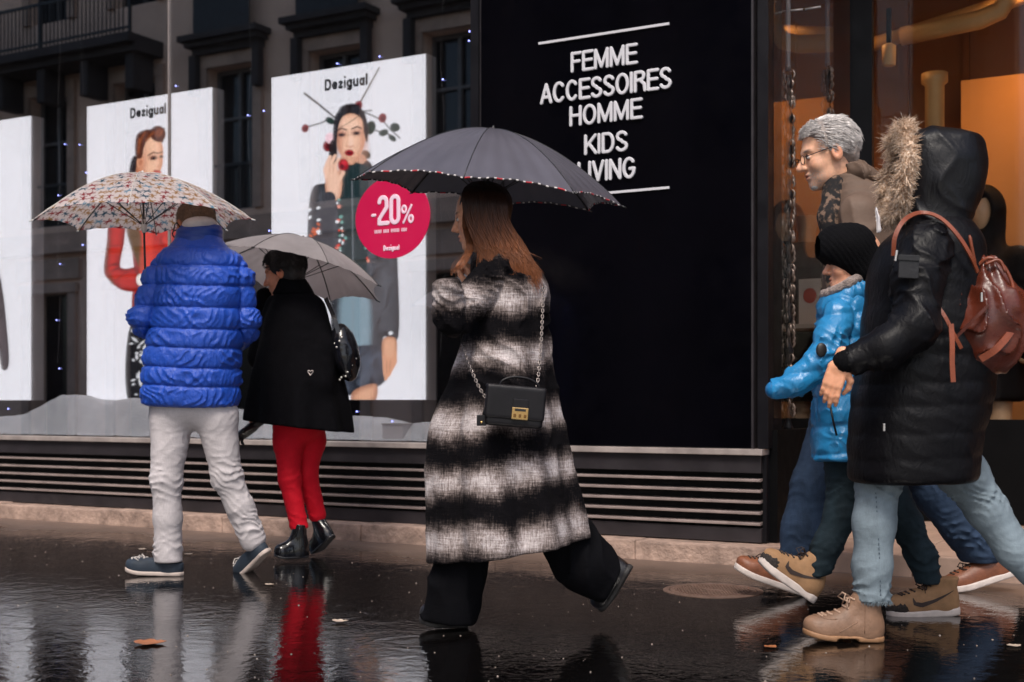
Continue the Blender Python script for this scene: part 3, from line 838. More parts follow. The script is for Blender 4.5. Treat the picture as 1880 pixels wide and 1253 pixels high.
# ---- artificial snow bank, fairy lights, white planter
t = NT('artificial_snow'); v = t.coord()
t.principled(color=t.ramp(t.noise(v, 14, 4), [(0.3, (0.78, 0.79, 0.84)), (0.7, (0.92, 0.92, 0.95))]), rough=0.9, normal=t.bump(t.noise(v, 60, 5, 0.7), 0.9, 0.02))
nx, ny = 420, 46
gx = np.linspace(X0, XW-0.01, nx); gy = np.linspace(0.035, 0.335, ny)
XX, YY = np.meshgrid(gx, gy, indexing='ij')
P2 = np.stack([XX*1.5, YY*3, XX*0], -1).reshape(-1, 3)
hh = (0.5+1.2*fbm(P2, 3)).reshape(XX.shape)
prof = np.clip((YY-0.03)/0.16, 0, 1); prof = prof*prof*(3-2*prof)
left = np.interp(XX, [-10, -7.6, -7.2, -6.6, -6.2, -5.6, -5.2, -4.6, -4.3, -3.7], [0.20, 0.16, 0.30, 0.30, 0.26, 0.26, 0.16, 0.13, 0.10, 0.17])
ZZ = 0.562+0.012+prof*np.clip(left*(0.35+hh), 0.01, 0.30)*np.clip(1.25-YY*0.8, 0, 1)+0.012*fbm(P2*9, 2).reshape(XX.shape)
i = np.arange(nx*ny).reshape(nx, ny)
F = np.stack([i[:-1, :-1], i[1:, :-1], i[1:, 1:], i[:-1, 1:]], -1).reshape(-1, 4)
snow = link_mesh('artificial_snow', mesh_np('artificial_snow', np.stack([XX, YY, ZZ], -1).reshape(-1, 3), F), t.m, None, True)
tag(snow, 'bank of white artificial snow along the display window sill', 'artificial snow', kind='stuff')

fl = empty('fairy_lights', (-6.0, 0.12, 4.19))
tag(fl, 'string of tiny blue white fairy lights hanging inside the display window', 'fairy lights')
lights = [(323, 158), (455, 212), (119, 265), (146, 266), (158, 317), (107, 359), (152, 450), (110, 485), (104, 588), (109, 677), (619, 117), (697, 104), (813, 146), (862, 58), (861, 75), (484, 204), (15, 751), (720, 774), (655, 756), (494, 424)]
for (px, py) in lights:
    q = wpt(px, py, 0.12)
    MB().sphere((q[0]+6.0, 0, q[2]-4.19), 0.0055, 8, 6).build('bulb', M['led'], fl, True)
wire = simple('thin_clear_wire', (0.16, 0.15, 0.15), 0.4)
for px in (108, 150, 458, 812):
    q = wpt(px, 400, 0.125)
    MB().tube([(q[0]+6.0+0.015*math.sin(k*1.7+px), 0.005, 0.0-k*0.24) for k in range(14)], 0.0012, 4).build('wire', wire, fl)
q = wpt(731, 805, 0.12)
pl = empty('white_planter', (q[0], 0.12, 0.57))
tag(pl, 'small square white planter box standing on the display window sill', 'planter')
me = MB().box(-0.072, 0.072, -0.06, 0.06, 0.0, 0.095, bev=0.004).build('pot', simple('white_ceramic', (0.62, 0.58, 0.60), 0.5, 0.08), pl)
MB().box(-0.078, 0.078, -0.066, 0.066, 0.0955, 0.106, bev=0.003).build('rim', simple('planter_rim', (0.5, 0.46, 0.47), 0.5), pl)

# ---- apartment house across the street (seen mirrored in the display window)
YB = -14.0
apt = empty('apartment_building', (-15, YB, 0))
tag(apt, 'stone apartment house across the street, mirrored in the shop window', 'building')
def ap(name, mat, *boxes, bev=0.0, parent=apt, smooth=False):
    mb = MB()
    for (x0, x1, y0, y1, z0, z1) in boxes:   # y0,y1 are metres in front of the facade
        mb.box(x0+15, x1+15, y0, y1, z0, z1, bev=bev)
    return mb.build(name, mat, parent, smooth)
WX = [-12.5-2.66*k for k in range(-3, 11)]
floors = [(4.75, 7.70), (9.35, 11.9)]
doors_z = 3.25
ww = 0.62
# facade wall pieces between the openings (real holes)
xs = sorted(WX)
segs = []
lo_, hi_ = xs[0]-1.33, xs[-1]+1.33
zcuts = [0, doors_z, floors[0][0], floors[0][1], floors[1][0], floors[1][1], 13.0]
wall = []
prev = lo_
for xw in xs:
    wall.append((prev, xw-ww, -0.6, 0.0, 0.0, 13.0)); prev = xw+ww
wall.append((prev, hi_, -0.6, 0.0, 0.0, 13.0))
ap('wall', M['facade'], *wall)
for xw in xs:
    for za, zb in ((doors_z, floors[0][0]), (floors[0][1], floors[1][0]), (floors[1][1], 12.99)):
        ap('spandrel', M['facade'], (xw-ww+0.001, xw+ww-0.001, -0.6, -0.004, za, zb))
for k, xw in enumerate(xs):
    for (z0, z1) in floors:
        w = ap('window', M['win_frame'], (xw-ww, xw-ww+0.07, -0.33, -0.26, z0, z1), (xw+ww-0.07, xw+ww, -0.33, -0.26, z0, z1), (xw-0.04, xw+0.04, -0.33, -0.25, z0, z1), (xw-ww+0.07, xw+ww-0.07, -0.33, -0.26, z1-0.08, z1), (xw-ww+0.07, xw+ww-0.07, -0.33, -0.26, z0+1.9, z0+1.96))
        ap('pane', M['winglass'], (xw-ww, xw+ww, -0.40, -0.34, z0, z1), parent=w)
        ap('window_surround', M['facade_trim'], (xw-ww-0.22, xw-ww-0.003, 0.002, 0.09, z0, z1), (xw+ww+0.003, xw+ww+0.22, 0.002, 0.09, z0, z1), (xw-ww-0.22, xw+ww+0.22, 0.002, 0.1, z1+0.002, z1+0.26))
        if xw > -19.5:
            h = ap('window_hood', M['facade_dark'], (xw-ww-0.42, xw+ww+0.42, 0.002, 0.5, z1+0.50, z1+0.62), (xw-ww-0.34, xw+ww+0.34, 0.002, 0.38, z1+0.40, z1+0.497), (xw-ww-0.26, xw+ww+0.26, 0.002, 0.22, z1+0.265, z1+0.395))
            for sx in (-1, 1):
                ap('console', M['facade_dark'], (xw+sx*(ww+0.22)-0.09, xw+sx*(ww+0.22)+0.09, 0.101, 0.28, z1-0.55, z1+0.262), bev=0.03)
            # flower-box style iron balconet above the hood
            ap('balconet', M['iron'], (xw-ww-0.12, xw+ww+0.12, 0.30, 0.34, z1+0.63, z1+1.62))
        rail = MB()
        for j in range(13):
            xx = xw-ww+0.1+j*(2*ww-0.2)/12
            rail.box(xx+15-0.011, xx+15+0.011, -0.2, -0.178, z0+0.06, z0+0.94)
        rail.box(xw-ww+15, xw+ww+15, -0.21, -0.168, z0+0.94, z0+1.0); rail.box(xw-ww+15, xw+ww+15, -0.21, -0.168, z0+0.02, z0+0.06)
        rail.build('window_railing', M['iron'], apt)
    # street level: door or shop opening with surround
    d = ap('door', M['winglass'], (xw-ww, xw+ww, -0.5, -0.42, 0.0, doors_z))
    ap('door_frame', M['facade_trim'], (xw-ww-0.24, xw-ww-0.003, 0.002, 0.08, 0.0, doors_z), (xw+ww+0.003, xw+ww+0.24, 0.002, 0.08, 0.0, doors_z), (xw-ww-0.3, xw+ww+0.3, 0.002, 0.12, doors_z+0.002, doors_z+0.2), parent=d)
    ap('fascia', M['facade_trim'], (xw-1.0, xw+1.0, 0.002, 0.10, 3.55, 4.0))
# string courses and long balcony
ap('string_course', M['facade_trim'], (lo_, hi_, 0.002, 0.22, 4.12, 4.30), (lo_, hi_, 0.002, 0.14, 4.302, 4.42))
ap('string_course', M['facade_trim'], (lo_, hi_, 0.002, 0.05, 4.43, 4.60))
bx0, bx1 = lo_, -19.7
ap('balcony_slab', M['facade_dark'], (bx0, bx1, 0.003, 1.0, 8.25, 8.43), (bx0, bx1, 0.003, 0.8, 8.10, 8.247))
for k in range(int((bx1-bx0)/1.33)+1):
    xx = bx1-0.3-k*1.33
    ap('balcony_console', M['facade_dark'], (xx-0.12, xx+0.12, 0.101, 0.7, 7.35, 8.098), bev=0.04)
rail = MB()
nb = int((bx1-bx0)/0.12)
for j in range(nb):
    xx = bx0+15+j*0.12
    rail.box(xx-0.011, xx+0.011, 0.93, 0.955, 8.43, 9.36)
rail.box(bx0+15, bx1+15, 0.92, 0.965, 9.36, 9.42); rail.box(bx0+15, bx1+15, 0.92, 0.965, 8.52, 8.56)
rail.build('balcony_railing', M['iron'], apt)
for j in range(5):
    xx = bx1-0.02-j*2.66
    ap('balcony_post', M['iron'], (xx-0.03, xx+0.03, 0.915, 0.97, 8.43, 9.5))
# ================================================================== LIT SHOP ENTRANCE (beside the sign)
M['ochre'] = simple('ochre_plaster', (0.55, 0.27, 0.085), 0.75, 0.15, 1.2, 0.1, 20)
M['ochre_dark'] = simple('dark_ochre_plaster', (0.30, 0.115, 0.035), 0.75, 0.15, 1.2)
M['cream_pipe'] = simple('cream_painted_pipe', (0.68, 0.42, 0.17), 0.45, 0.1)
M['threshold'] = simple('pale_threshold_stone', (0.34, 0.235, 0.185), 0.5, 0.3, 5.0, 0.3, 50)
M['steel_rod'] = simple('grey_steel_rod', (0.20, 0.18, 0.18), 0.4, 0.2)
M['carved'] = simple('cast_iron_carving', (0.16, 0.12, 0.10), 0.35, 0.7, 30.0, 0.3, 40, metal=0.4)
M['base_black'] = simple('matt_black_base', (0.003, 0.003, 0.0035), 0.6, 0.3, spec=0.08)
ent = empty('shop_entrance', (-1.0, 0.8, 0))
tag(ent, 'recessed shop entrance glowing warm orange beside the black sign panel', 'shop entrance')
def ep(name, mat, *boxes, bev=0.0, parent=ent, smooth=False):
    mb = MB()
    for (x0, x1, y0, y1, z0, z1) in boxes: mb.box(x0+1.0, x1+1.0, y0-0.8, y1-0.8, z0, z1, bev=bev)
    return mb.build(name, mat, parent, smooth)
x = XR+0.142
rr_ = random.Random(3)
for k, w in enumerate((0.62, 0.7, 0.66, 0.7, 0.7)):
    for j, (ya, yb) in enumerate(((-0.17, 0.42), (0.42, 1.0), (1.0, 1.62))):
        ep('threshold_slab', M['threshold'], (x+0.002, x+w-0.002, ya+0.002, yb-0.002, -0.05, 0.098+rr_.uniform(-0.003, 0.002)), bev=0.006)
    x += w
ep('side_base', M['base_black'], (-2.0, -1.96, 0.05, 1.62, 0.101, 0.66))
ep('front_base', M['base_black'], (-1.999, 1.4, 1.63, 1.72, 0.101, 0.70))
ep('side_glass', M['clear_glass'], (-1.985, -1.979, 0.05, 1.66, 0.6605, 3.9))
ep('front_glass', M['clear_glass'], (-1.98, 1.4, 1.666, 1.672, 0.7005, 3.9))
ep('corner_pier', M['black_metal'], (-2.04, -1.985, -0.02, 0.2, 0.57, 4.4))
ep('transom_board', M['black_metal'], (-1.995, -1.862, 1.60, 1.65, 2.22, 4.2))
ep('lintel', M['black_metal'], (-2.04, 1.6, 0.0, 1.9, 3.9, 4.5))
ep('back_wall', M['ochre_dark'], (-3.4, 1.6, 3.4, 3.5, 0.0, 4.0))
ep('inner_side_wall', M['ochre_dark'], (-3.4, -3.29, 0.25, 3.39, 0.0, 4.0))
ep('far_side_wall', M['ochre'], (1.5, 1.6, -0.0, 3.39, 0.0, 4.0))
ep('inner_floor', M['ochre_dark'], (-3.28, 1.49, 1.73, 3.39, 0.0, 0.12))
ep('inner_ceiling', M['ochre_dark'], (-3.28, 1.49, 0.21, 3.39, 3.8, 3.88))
ep('display_panel', M['ochre'], (-1.60, -0.3, 3.05, 3.12, 0.25, 3.02))
# round column and bent duct
q0 = wpt(1716, 200, 2.6)
MB().lathe([(0.062, 0), (0.062, 2.78), (0.085, 2.80), (0.085, 2.86)], (q0[0]+1.0, 1.8, 0.12), 24).build('column', M['cream_pipe'], ent, True)
dz = wpt(1716, 60, 2.6)[2]
MB().tube([(q0[0]+0.8, 1.72, dz-0.02), (q0[0]+1.3, 1.72, dz+0.02), (q0[0]+1.42, 1.72, dz+0.06), (q0[0]+1.475, 1.72, dz+0.14), (q0[0]+1.48, 1.72, dz+0.5)], 0.062, 16).build('duct', M['cream_pipe'], ent, True)
MB().tube([(q0[0]+0.55, 2.0, dz+0.03), (q0[0]+1.9, 2.0, dz+0.28)], 0.05, 14).build('duct', M['cream_pipe'], ent, True)
q1 = wpt(1632, 102, 2.2)
sl = empty('track_spotlight', (0, 0, 0)); sl.parent = ent; sl.location = (q1[0]+1.0, q1[1]-0.8, q1[2])
MB().lathe([(0.030, -0.07), (0.042, -0.065), (0.045, 0.06), (0.02, 0.075)], (0, 0, 0), 18).build('lamp_head', M['cream_pipe'], sl, True)
MB().box(-0.014, 0.014, -0.014, 0.014, 0.076, 0.30).build('stem', M['black_metal'], sl)
for k_ in range(4):
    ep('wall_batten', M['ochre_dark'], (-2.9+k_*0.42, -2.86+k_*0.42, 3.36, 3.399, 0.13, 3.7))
# slender cast-iron posts with carved foliage
def post(px, y, ztop_plain):
    q = wpt(px, 200, y); x_ = q[0]
    zt = wpt(px, ztop_plain, y)[2]
    r_ = empty('post', (0, 0, 0)); r_.parent = ent; r_.location = (x_+1.0, y-0.8, 0.0)
    MB().lathe([(0.0135, zt), (0.015, zt+0.02), (0.0125, zt+0.05), (0.0125, 3.9)], (0, 0, 0), 14).build('shaft', M['steel_rod'], r_, True)
    prof = []; z = 0.66
    while z < zt-0.02:
        s_ = 0.017+0.006*math.sin(z*31)+0.004*math.sin(z*77+1); prof.append((max(s_, 0.011), z)); z += 0.012
    MB().lathe(prof, (0, 0, 0), 16).build('core', M['black_metal'], r_, True)
    orn = MB(); rr2 = random.Random(px); z = 0.72
    while z < zt-0.03:
        for k in range(3):
            a = rr2.uniform(0, 6.28); r0 = 0.022
            p0 = Vector((r0*math.cos(a), r0*math.sin(a), z)); b = rr2.uniform(-0.7, 0.7)
            pts = [p0+Vector((0.012*math.sin(u*3.1)*math.cos(a+b*u), 0.012*math.sin(u*3.1)*math.sin(a+b*u), 0.05*u)) for u in (0, 0.25, 0.5, 0.75, 1)]
            orn.tube(pts, [0.002, 0.006, 0.0075, 0.005, 0.0015], 6)
        z += 0.026
    orn.build('carving', M['carved'], r_, True)['kind'] = 'stuff'
    return r_
pa = post(1447, 0.36, 130); pb = post(1519, 1.10, 122)
for a, b in (((1451, 20), (1474, 18)), ((1478, 18), (1507, 13))):
    p, q = wpt(*a, 0.30), wpt(*b, 0.30)
    MB().tube([(p[0]+1, p[1]-0.8, p[2]), (q[0]+1, q[1]-0.8, q[2])], 0.006, 8).build('tie_rod', M['steel_rod'], ent, True)
# ceiling lamps that light the display
lm = emis('warm_lamp_lens', (1.0, 0.62, 0.28), 18.0)
lm.cycles.emission_sampling = 'NONE'
def ceiling_lamp(x_, y_, en):
    o = empty('ceiling_lamp', (0, 0, 0)); o.parent = ent; o.location = (x_+1.0, y_-0.8, 3.78)
    MB().lathe([(0.07, 0.0), (0.07, 0.018)], (0, 0, -0.02), 20).build('housing', M['black_metal'], o, True)
    MB().lathe([(0.055, 0.0), (0.055, 0.006)], (0, 0, -0.027), 20).build('lens', lm, o, True)
    L = bpy.data.lights.new('warm_lamp', 'SPOT'); L.energy = en; L.color = (1.0, 0.46, 0.14); L.spot_size = math.radians(125); L.spot_blend = 0.8; L.shadow_soft_size = 0.06
    lo_ = bpy.data.objects.new('warm_lamp', L); lo_.location = (0, 0, -0.05); lo_.parent = o; COL.objects.link(lo_)
for a, b, en_ in ((-1.0, 2.5, 70), (-2.5, 2.3, 26)): ceiling_lamp(a, b, en_)

# things on display behind the man
M['dark_cloth'] = simple('dark_display_cloth', (0.004, 0.003, 0.003), 0.8, 0.3, spec=0.15)
M['mannequin'] = simple('mannequin_beige', (0.50, 0.30, 0.16), 0.5, 0.1)
def display_shape(px, py, y): return wpt(px, py, y)
tb = empty('display_table', (wpt(1487, 600, 2.2)[0], 2.2, 0.12))
tag(tb, 'dark display table with a pale edge behind the ornate post', 'table')
zt = wpt(1487, 598, 2.2)[2]-0.12
MB().box(-0.28, 0.28, -0.2, 0.2, zt-0.03, zt, bev=0.004).build('table_top', simple('table_edge_paint', (0.5, 0.42, 0.34), 0.5), tb)
for sx in (-1, 1):
    for sy in (-1, 1):
        MB().box(sx*0.24-0.02, sx*0.24+0.02, sy*0.16-0.02, sy*0.16+0.02, 0, zt-0.031).build('leg', M['black_metal'], tb)
MB().box(-0.25, 0.25, 0.10, 0.12, 0.2, zt-0.032).build('back_panel', M['dark_cloth'], tb)
fr = empty('picture_card', (wpt(1487, 560, 2.1)[0], 2.1, 0.12+zt))
tag(fr, 'small white card with a red print standing on the display table', 'card')
MB().box(-0.075, 0.075, 0.0, 0.012, 0.0, 0.30, bev=0.003).build('card', simple('white_card', (0.7, 0.6, 0.5), 0.6), fr)
MB().sphere((0.0, -0.002, 0.19), (0.045, 0.004, 0.05), 14, 9).build('red_print', simple('red_ink', (0.5, 0.06, 0.03), 0.6), fr, True)
# ================================================================== PEOPLE: shared builders
class Fig:
    """a figure's own frame: x = across the view, y = away from it, z = up, origin on the ground under it.
    L() places a joint by where it shows in the photograph plus its own depth offset."""
    def __init__(s, d0, pxb):
        s.d0, s.pxb = d0, pxb
        s.x0 = (pxb-CX)/FPX*d0
        w = cpt(pxb, HOR, d0); s.loc = (w[0], w[1], 0.0)
        s.m = d0/FPX
    def L(s, px, py, dy=0.0):
        d = s.d0+dy
        return np.array([(px-CX)/FPX*d-s.x0, dy, CAMH+(HOR-py)/FPX*d])
    def box(s, x0, y0, x1, y1, d0, d1):
        a = s.L(x0, y1); b = s.L(x1, y0)
        return np.array([a[0], d0, a[2]]), np.array([b[0], d1, b[2]])
    def secs(s, rows):
        """rows (py, px centre, half width px, half depth m, depth centre m[, yaw]) top to bottom -> loft sections"""
        out = []
        for r in rows:
            c = s.L(r[1], r[0], 0.0)
            out.append((c[2], c[0], r[4] if len(r) > 4 else 0.0, r[2]*s.m, r[3], r[5] if len(r) > 5 else 0.0))
        return sorted(out)
    def place(s, o):
        o.location = s.loc; o.rotation_euler = (0, 0, TH)
        return o

def part(fig, name, fn, bx, h, mat, parent, margin=0.02, smooth=1, color=None):
    V, F = isosurf(fn, bx[0], bx[1], h, margin, smooth)
    me = mesh_np(name, V, F)
    if color is not None: set_vcol(me, color(V))
    return link_mesh(name, me, mat, parent, True)

def head_frame(c, yaw, pitch=0.0, roll=0.0):
    """columns: x = where the face looks, y = its left, z = crown"""
    return np.asarray(c, float), rotm(yaw, pitch, roll)
def head_sdf(P, c, R, s=1.0, jaw=1.0, neck_to=None, nose=1.0):
    Q = (P-c)@R/s
    d = ell(Q, (-0.014, 0, 0.040), (0.099, 0.077, 0.088))
    d = smin(d, ell(Q, (0.028, 0, -0.020), (0.064, 0.060, 0.094)), 0.03)
    d = smin(d, ell(Q, (0.036, 0, -0.075), (0.046, 0.050*jaw, 0.034)), 0.03)
    d = smin(d, ell(Q, (0.070, 0, -0.100), (0.019, 0.021, 0.016)), 0.022)
    d = smin(d, ell(Q, (0.074, 0, 0.026), (0.018, 0.050, 0.011)), 0.016)
    A = np.stack([Q[:, 0], np.abs(Q[:, 1]), Q[:, 2]], 1)
    d = smax(d, -ell(A, (0.104, 0.033, 0.004), (0.020, 0.019, 0.013)), 0.014)
    d = smin(d, ell(A, (0.060, 0.045, -0.030), (0.022, 0.018, 0.020)), 0.025)
    d = smin(d, cap(Q, (0.084, 0, 0.016), (0.108*1.0+0.006*nose, 0, -0.028), 0.0075, 0.0115*nose), 0.012)
    d = smin(d, ell(A, (0.098, 0.011, -0.032), (0.011, 0.008, 0.008)), 0.006)
    d = smin(d, ell(Q, (0.088, 0, -0.0565), (0.012, 0.023, 0.0065)), 0.007)
    d = smin(d, ell(Q, (0.086, 0, -0.0700), (0.012, 0.020, 0.0075)), 0.007)
    d = smax(d, -ell(Q, (0.104, 0, -0.0635), (0.013, 0.026, 0.0022)), 0.003)
    d = np.minimum(d, ell(A, (0.080, 0.032, 0.003), (0.0125, 0.0135, 0.0115)))
    ear = smax(ell(A, (-0.010, 0.078, -0.002), (0.021, 0.012, 0.034)), -ell(A, (-0.004, 0.092, 0.002), (0.011, 0.010, 0.021)), 0.005)
    d = smin(d, ear, 0.008)
    if neck_to is not None:
        n = (np.asarray(neck_to)-c)@R/s
        d = smin(d, cap(Q, (-0.022, 0, -0.06), n, 0.052, 0.062), 0.03)
    return d*s
def face_color(V, c, R, s, skin, lip=None, brow=None, stubble=None):
    Q = (V-c)@R/s; A = np.stack([Q[:, 0], np.abs(Q[:, 1]), Q[:, 2]], 1)
    C = np.tile(np.array(skin), (len(V), 1)).astype(float)
    def put(m, col):
        nonlocal C
        C = C*(1-m[:, None])+np.array(col)*m[:, None]
    sk = np.array(skin)
    cheek = np.clip(1-np.linalg.norm((A-np.array([0.075, 0.045, -0.028]))/np.array([0.03, 0.024, 0.026]), axis=1), 0, 1)
    put(cheek*0.5, sk*np.array([1.0, 0.72, 0.66]))
    put(np.clip(1-np.linalg.norm((Q-np.array([0.114, 0, -0.03]))/0.022, axis=1), 0, 1)*0.5, sk*np.array([1.0, 0.72, 0.66]))
    earm = np.clip(1.6-np.linalg.norm((A-np.array([-0.010, 0.082, -0.002]))/np.array([0.024, 0.016, 0.036]), axis=1)*1.3, 0, 1)
    put(earm*0.55, sk*np.array([0.95, 0.6, 0.5]))
    if stubble is not None:
        m = np.clip((-0.040-Q[:, 2])/0.02, 0, 1)*np.clip((Q[:, 0]-0.035)/0.03, 0, 1)*np.clip(1.5-np.abs(Q[:, 2]+0.06)*0, 0, 1)
        n = vnoise(V*420)
        put(m*np.clip(n*1.8-0.45, 0, 1)*0.8, stubble)
    lm = np.clip(1.5-np.linalg.norm((Q-np.array([0.096, 0, -0.0635]))/np.array([0.02, 0.024, 0.0145]), axis=1)*1.4, 0, 1)
    put(lm, lip if lip is not None else sk*np.array([0.85, 0.5, 0.46]))
    put(np.clip(1.6-np.linalg.norm((Q-np.array([0.100, 0, -0.0635]))/np.array([0.02, 0.022, 0.003]), axis=1)*1.5, 0, 1), (0.05, 0.015, 0.012))
    if brow is not None:
        put(np.clip(1.6-np.linalg.norm((A-np.array([0.086, 0.034, 0.027]))/np.array([0.02, 0.024, 0.0055]), axis=1)*1.4, 0, 1)*0.9, brow)
    e = np.linalg.norm((A-np.array([0.080, 0.032, 0.003]))/np.array([0.0140, 0.0150, 0.0130]), axis=1)
    eye = (e < 1.0) & (Q[:, 0] > 0.083)
    lid = np.clip((np.abs(Q[:, 2]-0.003)-0.0050)/0.002, 0, 1)
    C[eye] = np.array([0.55, 0.52, 0.50])*(1-lid[eye, None])+sk*np.array([0.8, 0.65, 0.6])*lid[eye, None]
    iris = eye & (np.hypot(A[:, 1]-0.033, Q[:, 2]-0.003) < 0.0058)
    C[iris] = (0.03, 0.022, 0.018)
    lash = (e > 0.75) & (e < 1.15) & (Q[:, 0] > 0.085) & (Q[:, 2] > 0.006)
    C[lash] = (0.03, 0.02, 0.018)
    return C

def hand_sdf(P, wrist, R, s=1.0, curl=(0.5, 0.55, 0.6, 0.65), thumb=0.6, spread=1.0):
    """R columns: x = along the fingers, y = towards the thumb side, z = back of the hand"""
    Q = (P-np.asarray(wrist))@R/s
    d = sbox(Q, (0.048, 0.000, 0.0), (0.046, 0.038, 0.014), 0.013)
    d = smin(d, cap(Q, (-0.04, 0, 0), (0.012, 0, 0), 0.026, 0.027, ((0, 0, 1), 0.72)), 0.015)
    ys = (0.028, 0.0095, -0.0095, -0.027); ln = (0.072, 0.080, 0.074, 0.058); r0 = (0.0092, 0.0095, 0.0090, 0.0080)
    for k in range(4):
        p = np.array([0.088-0.004*abs(k-1), ys[k], 0.002]); a = 0.25*curl[k]; L = ln[k]
        pts = [p-np.array([0.03, 0, 0]), p]
        for seg in (0.45, 0.31, 0.24):
            p = p+L*seg*np.array([math.cos(a), (1.5-k)*0.05*spread, -math.sin(a)]); pts.append(p); a += curl[k]*0.9
        d = smin(d, chain(Q, pts, [r0[k]*1.1, r0[k]*1.08, r0[k], r0[k]*0.92, r0[k]*0.78], 0.004), 0.006)
    t0 = np.array([0.018, 0.030, -0.004])
    t1 = t0+np.array([0.030, 0.026, -0.006-0.01*thumb]); t2 = t1+np.array([0.028, 0.010-0.010*thumb, -0.012*thumb]); t3 = t2+np.array([0.022, -0.002-0.010*thumb, -0.010*thumb])
    d = smin(d, chain(Q, [t0, t1, t2, t3], [0.016, 0.0125, 0.0105, 0.0085], 0.006), 0.010)
    return d*s

def body_mesh(name, fig, limbs, head, hands, skin_mat, label, colorf=None, extra_lo=None):
    """one mesh: torso and limbs (coarse), head and hands (fine)"""
    allp = np.array([p for ch in limbs for p in ch[0]])
    pad = 0.2
    def fn(P):
        d = None
        for pts, rad in limbs:
            e = chain(P, pts, [r*(0.72 if max(rad) < 0.095 else 0.9) for r in rad], 0.03); d = e if d is None else smin(d, e, 0.03)
        return d
    V, F = isosurf(fn, allp.min(0)-pad, allp.max(0)+pad, 0.014, 0.02, 1)
    Vs, Fs = [V], [F]; n = len(V)
    if head:
        c, R, s, kw = head
        reach = 0.17*s
        lo_, hi_ = c-reach, c+reach
        if kw.get('neck_to') is not None:
            lo_ = np.minimum(lo_, np.asarray(kw['neck_to'])-0.07); hi_ = np.maximum(hi_, np.asarray(kw['neck_to'])+0.07)
        V2, F2 = isosurf(lambda P: head_sdf(P, c, R, s, **kw), lo_, hi_, 0.0034, 0.01, 1)
        Vs.append(V2); Fs.append(F2+n); n += len(V2)
    for (w, R, s, kw) in hands:
        V2, F2 = isosurf(lambda P: hand_sdf(P, w, R, s, **kw), np.asarray(w)-0.2*s, np.asarray(w)+0.2*s, 0.0034, 0.01, 1)
        Vs.append(V2); Fs.append(F2+n); n += len(V2)
    V = np.concatenate(Vs); F = np.concatenate(Fs)
    me = mesh_np(name, V, F)
    if colorf: set_vcol(me, colorf(V))
    o = link_mesh(name, me, skin_mat, None, True)
    fig.place(o); tag(o, label, 'person')
    return o

def skin_material(name):
    t = NT(name)
    a = t.node('ShaderNodeVertexColor', layer_name='print').outputs[0]
    v = t.coord()
    n = t.ramp(t.noise(v, 60, 4), [(0.3, (0.86, 0.82, 0.80)), (0.7, (1.08, 1.05, 1.03))])
    p = t.principled(color=t.mix(1.0, a, n, 'MULTIPLY'), rough=0.48, spec=0.4, sss=0.12, normal=t.bump(t.noise(v, 500, 3), 0.15, 0.001))
    p.inputs['Subsurface Radius'].default_value = (0.010, 0.004, 0.002); p.inputs['Subsurface Scale'].default_value = 1.0
    return t.m
M['skin'] = skin_material('skin')

def strand_mesh(name, P, r, nsides=3):
    """P (N,K,3) strand points, r (N,K) radii"""
    N, K, _ = P.shape
    T = np.gradient(P, axis=1); T /= np.maximum(np.linalg.norm(T, axis=2, keepdims=True), 1e-9)
    up = np.array([0.31, 0.77, 0.55]); A = np.cross(T, up); A /= np.maximum(np.linalg.norm(A, axis=2, keepdims=True), 1e-9)
    Bv = np.cross(T, A)
    rings = []
    for j in range(nsides):
        w = 2*math.pi*j/nsides
        rings.append(P+(A*math.cos(w)+Bv*math.sin(w))*r[..., None])
    V = np.stack(rings, 2)                      # N,K,S,3
    idx = np.arange(N*K*nsides).reshape(N, K, nsides)
    F = []
    for j in range(nsides):
        k = (j+1) % nsides
        F.append(np.stack([idx[:, :-1, j], idx[:, :-1, k], idx[:, 1:, k], idx[:, 1:, j]], -1).reshape(-1, 4))
    return V.reshape(-1, 3), np.concatenate(F)

